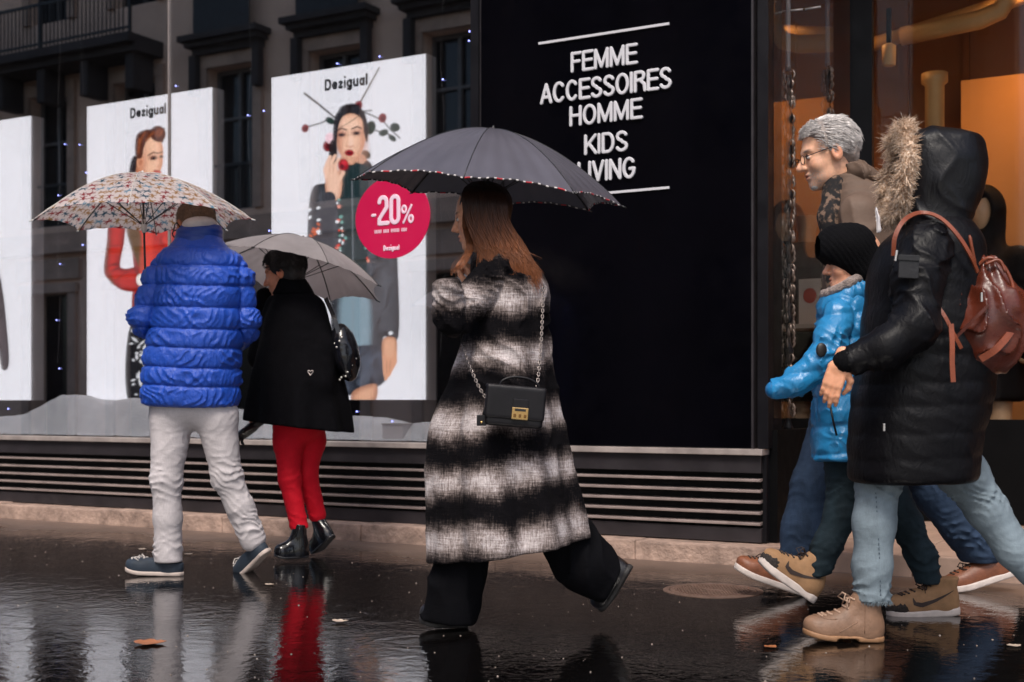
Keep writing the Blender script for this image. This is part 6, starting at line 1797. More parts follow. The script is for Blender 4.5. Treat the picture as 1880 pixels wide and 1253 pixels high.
s4 = f4.secs([(318, 1566, 40, 0.10, 0.02), (340, 1572, 52, 0.13, 0.02), (362, 1582, 62, 0.16, 0.01), (390, 1590, 70, 0.185, 0.0), (440, 1594, 76, 0.20, 0.0), (540, 1594, 82, 0.20, 0.0), (640, 1590, 86, 0.20, 0.0), (740, 1585, 88, 0.20, 0.0), (790, 1582, 88, 0.2, 0)])
def jacket4(P):
    d = loft(P, s4, 2.2, 0.03)
    d = smin(d, chain(P, [L4(1578, 395, -0.15), L4(1592, 540, -0.2), L4(1585, 650, -0.22)], [0.085, 0.075, 0.06], 0.03), 0.03)
    d = smin(d, chain(P, [L4(1572, 395, 0.15), L4(1556, 540, 0.2), L4(1528, 640, 0.16)], [0.085, 0.075, 0.06], 0.03), 0.03)
    return d-0.013*folds(P, (0.7, 0.2, 1), 10.0, 1.0, 5.0, 1.0)-0.012*fbm(P*6, 3)
part(f4, 'jacket', jacket4, f4.box(1490, 305, 1705, 800, -0.34, 0.36), 0.0075, M['olive'], man_grey, 0.04)
def hood4(P):
    d = ell(P, L4(1572, 326, 0.02), (0.110, 0.135, 0.060), rotm(0, math.radians(24), 0))
    d = smax(d, -ell(P, np.array(HW((-0.01, 0, -0.06))), (0.085, 0.085, 0.10)), 0.01)
    return d-0.016*folds(P, (0.6, 0.3, 1), 16.0, 1.0, 9.0, 3.0)-0.01*fbm(P*12, 2)
part(f4, 'hood', hood4, f4.box(1495, 285, 1640, 370, -0.18, 0.22), 0.005, M['olive'], man_grey, 0.03)
def camo():
    t = NT('dark_patterned_scarf'); v = t.coord()
    t.principled(color=t.ramp(t.noise(v, 42, 2.0, 0.5), [(0.46, (0.006, 0.005, 0.006)), (0.52, (0.02, 0.013, 0.01)), (0.60, (0.16, 0.10, 0.07))]), rough=0.9); return t.m
M['scarf'] = camo()
part(f4, 'scarf', lambda P: chain(P, [L4(1535, 345, -0.03), L4(1524, 400, -0.09), L4(1528, 470, -0.11), L4(1536, 560, -0.12)], [0.055, 0.045, 0.04, 0.035], 0.03)-0.012*fbm(P*14, 3), f4.box(1490, 310, 1580, 580, -0.26, 0.1), 0.006, M['scarf'], man_grey, 0.03)
M['blue_jeans'] = denim('faded_blue_jeans', (0.022, 0.038, 0.070), 0.85, 0.85)
def jeans4(P):
    a = leg_chain(P, [L4(1570, 730), L4(1540, 770), L4(1494, 890, -0.02), L4(1478, 970), L4(1472, 1032)], [0.115, 0.11, 0.092, 0.094, 0.098], 0.010, [(L4(0, 1010)[2], 0.12, 0.012), (L4(0, 890)[2], 0.12, 0.006)])
    b = leg_chain(P, [L4(1605, 730, 0.08), L4(1645, 775, 0.1), L4(1715, 900, 0.12), L4(1765, 965, 0.13), L4(1800, 1012, 0.14)], [0.115, 0.11, 0.092, 0.09, 0.09], 0.010, [(L4(0, 990)[2], 0.14, 0.012)])
    return smin(a, b, 0.02)
part(f4, 'jeans', cut(jeans4, [(L4(1472, 1040), (0, 0, -1))]), f4.box(1400, 690, 1880, 1060, -0.26, 0.4), 0.008, M['blue_jeans'], man_grey, 0.05)
M['brown_shoe'] = simple('brown_leather', (0.20, 0.068, 0.032), 0.45, 0.35, 20, 0.3, 200)
M['white_sole'] = simple('white_rubber', (0.58, 0.50, 0.46), 0.6, 0.15, 25)
M['dark_lace'] = simple('dark_laces', (0.03, 0.02, 0.015), 0.8)
mats4 = [M['brown_shoe'], M['white_sole'], M['dark_lace']]
shoe(man_grey, 'shoe', L4(1478, 1096, 0.0), L4(1344, 1050, 0.0), 0.105, 0.060, 0.026, mats4, lean=0.2)
shoe(man_grey, 'shoe', L4(1872, 1052, 0.12), L4(1738, 1094, 0.12), 0.105, 0.075, 0.028, [M['brown_shoe'], M['white_sole'], M['dark_lace']], lean=-0.3)

# ================================================================== CHILD IN THE LIGHT BLUE JACKET
f5 = Fig(4.78, 1575); L5 = f5.L
SK5 = s2l(226, 168, 138)
h5c, h5R = head_frame(L5(1566, 482, 0.0), math.radians(172), math.radians(6), 0)
n5 = L5(1556, 540, 0.0)
limbs = [([n5, L5(1552, 600), L5(1548, 700), L5(1546, 800)], [0.045, 0.07, 0.07, 0.07]),
         ([n5, L5(1540, 570, -0.09), L5(1508, 655, -0.12), L5(1430, 710, -0.10)], [0.04, 0.032, 0.028, 0.022]),
         ([n5, L5(1560, 570, 0.09), L5(1575, 660, 0.12), L5(1560, 740, 0.1)], [0.04, 0.032, 0.028, 0.022]),
         ([L5(1548, 800), L5(1545, 850), L5(1536, 940), L5(1500, 1045), L5(1490, 1065)], [0.07, 0.06, 0.04, 0.028, 0.026]),
         ([L5(1560, 800, 0.06), L5(1600, 850, 0.06), L5(1668, 960, 0.06), L5(1702, 1055, 0.06), L5(1705, 1080, 0.06)], [0.07, 0.06, 0.04, 0.028, 0.026])]
child = body_mesh('person', f5, limbs, (h5c, h5R, 0.94, dict(neck_to=n5, jaw=0.95, nose=0.85)), [], M['skin'],
                  'child in a black beanie and shiny light blue puffer jacket', lambda V: face_color(V, h5c, h5R, 0.94, SK5))
def beanie(P):
    d = ell(P, L5(1560, 456, 0.0), (0.098, 0.096, 0.092), rotm(0, math.radians(-14), 0))
    e = cap(P, L5(1535, 455, 0), L5(1585, 492, 0), 0.08, 0.085)
    d = smin(d, e, 0.03)
    d = smax(d, ((P-L5(1526, 488))@np.array([-0.55, 0, -0.83])), 0.008)
    return d-0.003*np.abs(np.sin(P[:, 0]*160+P[:, 2]*120))-0.004*fbm(P*18, 2)
M['knit'] = simple('black_knit', (0.004, 0.004, 0.005), 0.95, 0.3, 60, 0.5, 220, spec=0.1)
part(f5, 'beanie', beanie, f5.box(1500, 400, 1625, 540, -0.14, 0.14), 0.005, M['knit'], child, 0.03)
M['sky_nylon'] = nylon('light_blue_nylon', (0.018, 0.20, 0.44), 0.32, 0.35, bscale=30)
s5 = f5.secs([(528, 1550, 36, 0.08, 0.0), (548, 1550, 44, 0.10, 0.0), (575, 1551, 50, 0.12, 0.0), (620, 1552, 53, 0.13, 0.0), (700, 1549, 54, 0.13, 0.0), (780, 1545, 53, 0.13, 0.0), (845, 1540, 50, 0.125, 0.0)])
z5 = np.array(sorted(L5(0, y)[2] for y in (530, 575, 620, 672, 720, 775, 826, 850)))
def jacket5(P):
    d = loft(P, s5, 2.2, 0.02)
    arm = chain(P, [L5(1540, 582, -0.09), L5(1524, 625, -0.13), L5(1506, 665, -0.15), L5(1462, 702, -0.15), L5(1424, 714, -0.13)], [0.062, 0.062, 0.056, 0.050, 0.040], 0.02)
    arm2 = chain(P, [L5(1560, 580, 0.09), L5(1575, 660, 0.13), L5(1560, 740, 0.1)], [0.06, 0.055, 0.045], 0.02)
    g = np.abs(d-arm)
    d = smin(d, np.minimum(arm, arm2), 0.008)+0.005*np.clip(1-g/0.012, 0, 1)
    z = P[:, 2]-P[:, 0]*0.12; i = np.clip(np.searchsorted(z5, z)-1, 0, len(z5)-2); u = np.clip((z-z5[i])/(z5[i+1]-z5[i]), 0, 1)
    puff = np.clip(1-np.abs(2*u-1)**2.4, 0, 1)**0.8
    wr = folds(P, (1, 0.2, 0.5), 22.0, 1.0, 10.0, 2.0)+folds(P, (0.6, 0.2, -1), 20.0, 1.0, 9.0, 7.0)
    return d-0.010*puff-0.009*wr-0.012*fbm(P*9, 3)+0.006
part(f5, 'jacket', jacket5, f5.box(1400, 512, 1640, 862, -0.26, 0.26), 0.0055, M['sky_nylon'], child, 0.04)
def hood5(P):
    d = ell(P, L5(1552, 545, 0.0), (0.098, 0.105, 0.062), rotm(0, math.radians(-28), 0))
    d = smax(d, -ell(P, L5(1548, 528, 0.0), (0.075, 0.075, 0.055), rotm(0, math.radians(-28), 0)), 0.008)
    return d-0.010*folds(P, (1, 0.3, 0.6), 18.0, 1.0, 10.0, 3.0)
part(f5, 'hood', hood5, f5.box(1490, 495, 1620, 600, -0.14, 0.14), 0.005, M['sky_nylon'], child, 0.03)
M['fleece'] = simple('grey_fleece_lining', (0.30, 0.24, 0.22), 0.95, 0.4, 40, 0.9, 130, bdist=0.01)
def lining5(P):
    a = np.linspace(0, 2*math.pi, 20); c = L5(1550, 532, 0.0); R = rotm(0, math.radians(-28), 0)
    pts = [c+R@np.array([0.074*math.cos(w), 0.080*math.sin(w), 0.016]) for w in a]
    return chain(P, pts, [0.017]*20, 0.01)-0.012*fbm(P*40, 2)
part(f5, 'fleece_lining', lining5, f5.box(1490, 495, 1620, 590, -0.14, 0.14), 0.005, M['fleece'], child, 0.03)
M['mitt'] = nylon('blue_mitten', (0.012, 0.14, 0.34), 0.4, 0.2)
mw = L5(1432, 712, -0.13)
part(f5, 'mitten', lambda P: smin(ell(P, L5(1420, 716, -0.13), (0.030, 0.034, 0.032)), ell(P, L5(1426, 722, -0.155), (0.02, 0.012, 0.014)), 0.008), (mw-0.1, mw+0.1), 0.005, M['mitt'], child, 0.01)
M['badge'] = simple('dark_badge', (0.015, 0.013, 0.013), 0.5)
bd = L5(1508, 643, -0.215); MB().sphere(tuple(bd), (0.020, 0.008, 0.026), 14, 9).build('sleeve_badge', M['badge'], child, True)
MB().tube([tuple(L5(1524, 745, -0.142)), tuple(L5(1530, 775, -0.148)), tuple(L5(1536, 800, -0.146))], 0.004, 6).build('pocket_zip', M['black_metal'], child, True)
M['teal_jeans'] = denim('dark_teal_jeans', (0.012, 0.022, 0.029), 0.85, 0.7)
def jeans5(P):
    a = leg_chain(P, [L5(1552, 815), L5(1556, 860), L5(1545, 940), L5(1520, 1000), L5(1500, 1052)], [0.09, 0.078, 0.060, 0.054, 0.050], 0.010, [(L5(0, 1020)[2], 0.14, 0.010), (L5(0, 900)[2], 0.1, 0.008)])
    b = leg_chain(P, [L5(1570, 815, 0.06), L5(1615, 865, 0.06), L5(1662, 960, 0.06), L5(1690, 1020, 0.06), L5(1704, 1064, 0.06)], [0.09, 0.078, 0.060, 0.054, 0.050], 0.010, [(L5(0, 1030)[2], 0.14, 0.010)])
    a = smax(a, (P-L5(1496, 1060))@np.array([0.25, 0, -0.97]), 0.006); b = smax(b, (P-L5(1704, 1076))@np.array([0.0, 0, -1.0]), 0.006)
    return smin(smin(a, b, 0.015), ell(P, L5(1556, 815, 0.03), (0.10, 0.11, 0.09)), 0.03)
part(f5, 'jeans', jeans5, f5.box(1440, 780, 1760, 1095, -0.2, 0.24), 0.0068, M['teal_jeans'], child, 0.05)
M['tan_nubuck'] = simple('tan_nubuck', (0.30, 0.165, 0.080), 0.8, 0.2, 30, 0.3, 300)
M['choc'] = simple('dark_brown_mark', (0.03, 0.017, 0.014), 0.7)
mats5 = [M['tan_nubuck'], M['white_sole'], M['choc'], M['choc']]
def knit_toe(root, R, heel, Ln, w):
    def fn(P):
        Q = (P-heel)@R
        d = ell(Q, (Ln*0.79, 0, 0.042), (Ln*0.212, w*1.02, 0.047))
        d = smax(d, Ln*0.66-Q[:, 0]+Q[:, 2]*0.4, 0.004); d = smax(d, 0.026-Q[:, 2], 0.004)
        return d-0.0018*np.sin(Q[:, 0]*420)*np.sin(Q[:, 1]*420+Q[:, 2]*300)
    part(None, 'knit_toe', fn, (heel+R@np.array([Ln*0.8, 0, 0.04])-0.11, heel+R@np.array([Ln*0.8, 0, 0.04])+0.11), 0.004, M['knit_dark'], root, 0.01)
M['knit_dark'] = simple('speckled_knit', (0.022, 0.016, 0.014), 0.85, 0.9, 160, 0.5, 300)
for hp_, tp_, lean_, sd_ in ((L5(1494, 1110, 0.0), L5(1386, 1036, 0.0), 0.15, (0, 1, 0)), (L5(1764, 1128, 0.05), L5(1628, 1138, 0.05), -0.25, (0, 1, 0))):
    r_, R_, ln_ = shoe(child, 'sneaker', hp_, tp_, 0.094, 0.118, 0.030, mats5, boot=True, lean=lean_, swoosh=True, side=sd_)
    knit_toe(r_, R_, np.asarray(hp_), ln_, 0.047)

# ================================================================== WOMAN IN THE BLACK HOODED PARKA
f6 = Fig(4.3, 1680); L6 = f6.L
SK6 = s2l(220, 160, 126)
h6c, h6R = head_frame(L6(1712, 335, 0.0), math.radians(178), math.radians(8), 0)
n6 = L6(1722, 415, 0.0)
wr6 = L6(1541, 668, -0.235)
hR6 = np.stack([np.array([-0.30, 0.05, -0.95]), np.array([-0.9, 0.30, 0.30]), np.array([-0.3, -0.95, 0.05])], 1)
u_, _, vt_ = np.linalg.svd(hR6); hR6 = u_@vt_
if np.linalg.det(hR6) < 0: hR6[:, 1] *= -1
limbs = [([n6, L6(1710, 480), L6(1700, 640), L6(1690, 800)], [0.055, 0.10, 0.10, 0.09]),
         ([n6, L6(1700, 450, -0.15), L6(1688, 600, -0.24), L6(1560, 660, -0.235), wr6], [0.05, 0.045, 0.038, 0.028, 0.026]),
         ([n6, L6(1700, 450, 0.15), L6(1690, 600, 0.2), L6(1600, 660, 0.2)], [0.05, 0.045, 0.038, 0.028]),
         ([L6(1660, 800), L6(1630, 850), L6(1602, 900), L6(1600, 1095), L6(1604, 1120)], [0.085, 0.075, 0.055, 0.036, 0.034]),
         ([L6(1710, 800, 0.08), L6(1760, 850, 0.1), L6(1800, 915, 0.1), L6(1885, 1040, 0.1), L6(1905, 1060, 0.1)], [0.085, 0.075, 0.055, 0.036, 0.034])]
woman_hood = body_mesh('person', f6, limbs, (h6c, h6R, 0.95, dict(neck_to=n6, jaw=0.88)), [(wr6, hR6, 0.86, dict(curl=(0.35, 0.35, 0.40, 0.48), thumb=0.9, spread=0.8))], M['skin'],
                       'person in a black hooded parka with fur trim and pale jeans', lambda V: face_color(V, h6c, h6R, 0.95, SK6, brow=(0.05, 0.03, 0.02)))
M['black_nylon'] = nylon('black_parka_nylon', (0.0036, 0.0033, 0.0044), 0.42, 0.30, bscale=34, spec=0.16)
s6 = f6.secs([(398, 1722, 50, 0.11, 0.0), (418, 1718, 66, 0.14, 0.0), (440, 1712, 86, 0.17, 0.0), (480, 1703, 100, 0.185, 0.0), (560, 1702, 110, 0.19, 0.0), (640, 1702, 120, 0.195, 0.0), (720, 1694, 124, 0.20, 0.0), (800, 1680, 118, 0.20, 0.0), (885, 1674, 113, 0.195, 0.0)])
z6 = np.array(sorted(L6(0, y)[2] for y in (560, 625, 655, 705, 745, 795, 840, 892)))
def parka(P):
    d = loft(P, s6, 2.3, 0.03)
    arm = chain(P, [L6(1700, 458, -0.15), L6(1684, 520, -0.20), L6(1682, 598, -0.245), L6(1625, 640, -0.25), L6(1562, 660, -0.235)], [0.086, 0.080, 0.074, 0.064, 0.050], 0.03)
    arm2 = chain(P, [L6(1700, 458, 0.15), L6(1684, 560, 0.2), L6(1610, 650, 0.2)], [0.086, 0.078, 0.06], 0.03)
    g = np.abs(d-arm)
    body = d
    z = P[:, 2]-P[:, 0]*0.03; i = np.clip(np.searchsorted(z6, z)-1, 0, len(z6)-2); u = np.clip((z-z6[i])/(z6[i+1]-z6[i]), 0, 1)
    puff = np.clip(1-np.abs(2*u-1)**2.4, 0, 1)*(z < z6[-1])
    body = body-0.004*puff-0.0022*folds(P, (0.25, 0.1, 1), 20.0, 0.5, 7.0, 4.0)
    fo = folds(P, (0.5, 0.2, 1), 13.0, 1.0, 6.0, 1.0)+0.8*folds(P, (-0.5, 0.3, 1), 17.0, 1.0, 8.0, 6.0)
    arm = np.minimum(arm, arm2)-0.014*fo
    return smin(body, arm, 0.010)+0.006*np.clip(1-g/0.014, 0, 1)-0.012*fbm(P*7, 3)
part(f6, 'parka', parka, f6.box(1515, 385, 1860, 900, -0.37, 0.34), 0.0065, M['black_nylon'], woman_hood, 0.05)
def cuffed(P): return cap(P, L6(1575, 655, -0.236), L6(1552, 664, -0.235), 0.044, 0.038)-0.003*np.abs(np.sin(P[:, 0]*240))
part(f6, 'cuff', cuffed, (L6(1560, 660, -0.235)-0.1, L6(1560, 660, -0.235)+0.1), 0.005, M['knit'], woman_hood, 0.01)
def parka_hood(P):
    hs = f6.secs([(238, 1722, 44, 0.070, 0), (252, 1724, 66, 0.105, 0), (280, 1726, 77, 0.128, 0), (320, 1727, 79, 0.135, 0), (360, 1724, 76, 0.132, 0), (400, 1716, 66, 0.125, 0), (440, 1712, 62, 0.125, 0)])
    d = loft(P, hs, 2.4, 0.035)
    d = smax(d, (P-L6(1654, 320))@np.array([-1.0, 0, -0.05]), 0.012)
    d = smax(d, -ell(P, L6(1660, 332, 0.0), (0.11, 0.080, 0.108)), 0.012)
    d = smin(d, ell(P, L6(1770, 300, 0.0), (0.062, 0.06, 0.075)), 0.05)
    return d-0.009*folds(P, (0.55, 0.2, 1), 7.0, 1.1, 3.5, 3.0, 2.0)-0.006*folds(P, (1.0, 0.2, 0.5), 8.0, 0.9, 4.0, 9.0, 2.0)-0.010*fbm(P*5+4, 2)
M['hood_nylon'] = nylon('black_hood_nylon', (0.0045, 0.0042, 0.0054), 0.36, 0.25, bscale=26, spec=0.28)
hd6 = part(f6, 'hood', parka_hood, f6.box(1610, 225, 1830, 450, -0.2, 0.2), 0.005, M['hood_nylon'], woman_hood, 0.04)
rg = np.random.default_rng(9); N, K = 9000, 6; t_ = np.linspace(0, 1, K)
RY, RZ = 0.096, 0.146
w = rg.uniform(0, 2*math.pi, N); zero = np.zeros(N)
out = np.stack([zero, np.cos(w), np.sin(w)], 1)
th_ = rg.uniform(0, 2*math.pi, N)                       # hairs leave a rounded roll on all sides, swept down and outwards
nrm_ = out*np.cos(th_)[:, None]+np.array([1.0, 0, 0])*np.sin(th_)[:, None]
root = L6(1649, 316, 0.0)+np.stack([0.10*RZ*np.sin(w)+0.006*np.sin(w*5), RY*np.cos(w), RZ*np.sin(w)], 1)+nrm_*(0.010+0.010*vnoise(np.stack([w*4, th_, w*0], 1)))[:, None]
dr = nrm_*0.75+np.stack([rg.normal(-0.15, 0.35, N), rg.normal(0, 0.35, N), rg.normal(-0.45, 0.35, N)], 1)
dr /= np.linalg.norm(dr, axis=1, keepdims=True); ln = rg.uniform(0.012, 0.030, N); cl_n = np.stack([vnoise(np.stack([w*9, th_*2.5, w*0+k*7], 1)) for k in range(3)], 1)-0.5; cur = cl_n*2.6+rg.normal(0, 0.2, (N, 3)); dr = dr+cl_n*1.5; dr /= np.linalg.norm(dr, axis=1, keepdims=True)
Pf = root[:, None]+dr[:, None]*(ln[:, None]*t_)[..., None]+cur[:, None]*(ln[:, None]*t_**2*0.7)[..., None]+np.array([0, 0, -0.35])*(ln[:, None]*t_**2)[..., None]
V, F = strand_mesh('fur', Pf, np.tile(np.interp(t_, [0, 0.5, 1], [0.0018, 0.0013, 0.0002]), (N, 1)))
def furmat():
    t = NT('tan_fur'); v = t.coord()
    t.principled(color=t.ramp(t.noise(v, 140, 3), [(0.30, (0.30, 0.16, 0.085)), (0.5, (0.66, 0.47, 0.33)), (0.7, (0.90, 0.80, 0.70))]), rough=0.6, spec=0.3); return t.m
M['fur'] = furmat()
def furcore(P):
    a = np.linspace(0, 2*math.pi, 25)
    pts = [L6(1649, 316, 0.0)+np.array([0.0146*math.sin(w), 0.096*math.cos(w), 0.146*math.sin(w)]) for w in a]
    return chain(P, pts, [0.017]*25, 0.01)-0.010*fbm(P*45, 2)
fc = part(f6, 'fur_trim', furcore, f6.box(1600, 215, 1700, 430, -0.2, 0.2), 0.005, M['fur'], hd6, 0.02)
o = link_mesh('fur', mesh_np('fur', V, F), M['fur'], fc, True); o.parent = hd6; o['kind'] = 'stuff'
M['white_scarf'] = simple('white_cotton', (0.62, 0.58, 0.58), 0.8, 0.1, 8, 0.2, 40)
part(f6, 'white_collar', lambda P: chain(P, [L6(1607, 384, -0.10), L6(1604, 402, -0.12), L6(1612, 422, -0.12)], [0.008, 0.019, 0.012], 0.01, ((0, 1, 0), 0.5)), f6.box(1590, 370, 1630, 440, -0.17, -0.06), 0.004, M['white_scarf'], woman_hood, 0.01)
# sleeve pocket, zips and small logo
def decal(name, px, py, dy, w, h, mat, par, rot=0.0, th=0.004):
    q = f6.L(px, py, dy); b = MB().box(-w/2, w/2, -th, th, -h/2, h/2, bev=min(th, w, h)*0.4)
    o_ = b.build(name, mat, par); o_.location = tuple(q); o_.rotation_euler = (0, rot, 0); return o_
M['zip'] = simple('zip_metal', (0.55, 0.52, 0.5), 0.3, metal=0.8)
M['pocket_nylon'] = nylon('pocket_nylon', (0.007, 0.0065, 0.008), 0.5, 0.2)
decal('sleeve_pocket', 1668, 492, -0.292, 0.062, 0.066, M['pocket_nylon'], woman_hood, 0.05, 0.006)
decal('pocket_flap', 1668, 474, -0.296, 0.066, 0.018, M['pocket_nylon'], woman_hood, 0.05, 0.006)
decal('zip_pull', 1645, 470, -0.290, 0.006, 0.034, M['zip'], woman_hood, 0.15)
decal('zip_pull', 1623, 785, -0.232, 0.006, 0.024, M['zip'], woman_hood, 0.0)
M['pale_blue'] = simple('pale_blue_print', (0.2, 0.42, 0.52), 0.6)
for k in range(7): decal('chest_print', 1601+k*2.6, 655+(k % 3)*3.0+k*0.6, -0.221, 0.004, 0.013-0.002*(k % 2), M['pale_blue'], woman_hood, 0.5)
M['pale_jeans'] = denim('pale_blue_jeans', (0.185, 0.232, 0.265), 0.85, 0.40)
def jeans6(P):
    a = leg_chain(P, [L6(1640, 820), L6(1612, 880), L6(1605, 960), L6(1602, 1040), L6(1600, 1098)], [0.095, 0.074, 0.068, 0.062, 0.060], 0.006, [(L6(0, 1080)[2], 0.07, 0.013), (L6(0, 900)[2], 0.06, 0.014)])
    b = leg_chain(P, [L6(1720, 810, 0.08), L6(1768, 870, 0.1), L6(1812, 935, 0.1), L6(1862, 1010, 0.1), L6(1905, 1060, 0.1)], [0.10, 0.082, 0.068, 0.060, 0.055], 0.006, [(L6(0, 910)[2], 0.08, 0.012)])
    return smin(smin(a, b, 0.015), ell(P, L6(1690, 820, 0.04), (0.15, 0.15, 0.12)), 0.03)
part(f6, 'jeans', cut(jeans6, [(L6(1600, 1104), (0, 0, -1)), (L6(1905, 1062, 0.1), (0.6, 0, -1))]), f6.box(1540, 790, 1960, 1112, -0.24, 0.3), 0.0065, M['pale_jeans'], woman_hood, 0.05)
sm = MB()
for k in range(26):
    u = k/25; py = 880+u*212
    sm.sphere(tuple(L6(1606+8*math.sin(u*1.5)+u*3, py, -0.071-0.004*math.sin(u*3)+0.012*u)), (0.0022, 0.002, 0.0045), 6, 4)
sm.build('side_seam', denim('seam_thread', (0.10, 0.13, 0.16)), woman_hood, True)
fy = []
for i in range(260):
    w = rg.uniform(0, 6.283); c = L6(1601, 1096, 0.0)+np.array([0.056*math.cos(w), 0.056*math.sin(w), 0])
    fy.append([c, c+np.array([0.004*math.cos(w), 0.004*math.sin(w), -0.008]), c+np.array([rg.normal(0, 0.006), rg.normal(0, 0.006), -0.020-0.006*rg.random()])])
V, F = strand_mesh('frayed_hem', np.array(fy), np.tile(np.array([0.0012, 0.001, 0.0004]), (260, 1)))
o = link_mesh('frayed_hem', mesh_np('frayed_hem', V, F), M['pale_jeans'], woman_hood, True); o['kind'] = 'stuff'
M['sand_leather'] = simple('sand_leather', (0.20, 0.112, 0.068), 0.55, 0.35, 14, 0.35, 120)
M['gum_sole'] = simple('gum_sole', (0.26, 0.135, 0.065), 0.6, 0.2, 20)
M['sand_lace'] = simple('sand_laces', (0.42, 0.28, 0.2), 0.8)
shoe(woman_hood, 'leather_boot', L6(1624, 1178, 0.0), L6(1473, 1172, -0.01), 0.100, 0.150, 0.020, [M['sand_leather'], M['gum_sole'], M['sand_lace']], boot=True, lean=-0.05, heel_block=0.010)
shoe(woman_hood, 'leather_boot', L6(2018, 1072, 0.1), L6(1912, 1146, 0.1), 0.100, 0.150, 0.020, [M['sand_leather'], M['gum_sole'], M['sand_lace']], boot=True, lean=-0.3, heel_block=0.010)
# ---- brown leather backpack
bp = empty('backpack'); f6.place(bp); tag(bp, 'glossy reddish brown leather backpack with loose straps and buckles', 'backpack')
M['cognac'] = simple('cognac_leather', (0.085, 0.017, 0.008), 0.30, 0.4, 9, 0.35, 60, bdist=0.004)
M['strap_leather'] = simple('tan_strap_leather', (0.20, 0.046, 0.018), 0.42, 0.3, 14, 0.2, 90)
bpc = L6(1806, 588, -0.10)
def bpfn(P):
    d = ell(P, bpc+np.array([0, 0, -0.02]), (0.140, 0.135, 0.165), rotm(0, math.radians(-14), 0))
    d = smin(d, cap(P, L6(1800, 490, -0.10), L6(1806, 540, -0.10), 0.055, 0.10), 0.05)
    d = smax(d, L6(1800, 480)[2]*-1+P[:, 2], 0.01)
    top = np.clip((P[:, 2]-bpc[2])/0.16, 0, 1)
    a = np.arctan2(P[:, 1]-bpc[1], P[:, 0]-bpc[0])
    return d-(0.010*np.sin(a*9)*top)-0.022*folds(P, (1, 0.5, -0.25), 9.0, 1.1, 5.0, 2.0)-0.016*fbm(P*9, 3)
part(f6, 'bag_body', bpfn, (bpc-0.24, bpc+0.24), 0.006, M['cognac'], bp, 0.05)
strap('shoulder_strap', spline([L6(1640, 470, -0.225), L6(1643, 435, -0.235), L6(1660, 405, -0.215), L6(1690, 391, -0.165), L6(1725, 400, -0.19), L6(1758, 432, -0.225), L6(1782, 470, -0.225), L6(1795, 500, -0.20)], 6), 0.014, 0.005, M['strap_leather'], bp, (0.1, -1, 0.6))
strap('lower_strap', spline([L6(1714, 552, -0.215), L6(1735, 582, -0.235), L6(1750, 612, -0.235), L6(1765, 640, -0.22)], 4), 0.012, 0.004, M['strap_leather'], bp)
strap('hanging_strap', spline([L6(1746, 595, -0.245), L6(1748, 630, -0.25), L6(1748, 668, -0.25), L6(1750, 702, -0.25)], 4), 0.016, 0.004, M['strap_leather'], bp)
strap('front_strap', spline([L6(1800, 660, -0.215), L6(1830, 640, -0.235), L6(1858, 605, -0.22), L6(1862, 575, -0.20)], 6), 0.022, 0.006, M['strap_leather'], bp)
strap('side_strap', spline([L6(1755, 620, -0.225), L6(1790, 585, -0.25), L6(1815, 560, -0.25)], 4), 0.010, 0.004, M['cognac'], bp)
MB().tube(spline([L6(1793, 490, -0.15), L6(1815, 474, -0.17), L6(1840, 486, -0.18), L6(1858, 520, -0.19), L6(1862, 560, -0.20)], 6), 0.006, 8).build('draw_cord', M['strap_leather'], bp, True)
MB().tube(spline([L6(1790, 485, -0.18), L6(1784, 455, -0.19), L6(1780, 432, -0.19)], 4), [0.006]*8+[0.003], 8).build('cord_end', M['strap_leather'], bp, True)
MB().tube(spline([L6(1808, 486, -0.17), L6(1834, 478, -0.18), L6(1846, 500, -0.19)], 5), 0.005, 8).build('draw_cord', M['strap_leather'], bp, True)
MB().tube([tuple(L6(1865+9*math.cos(a), 590+9*math.sin(a), -0.205)) for a in np.linspace(0, 6.283, 13)], 0.004, 6).build('buckle', M['zip'], bp, True)
decal('zip_pull', 1802, 546, -0.255, 0.006, 0.03, M['zip'], bp, 0.0)
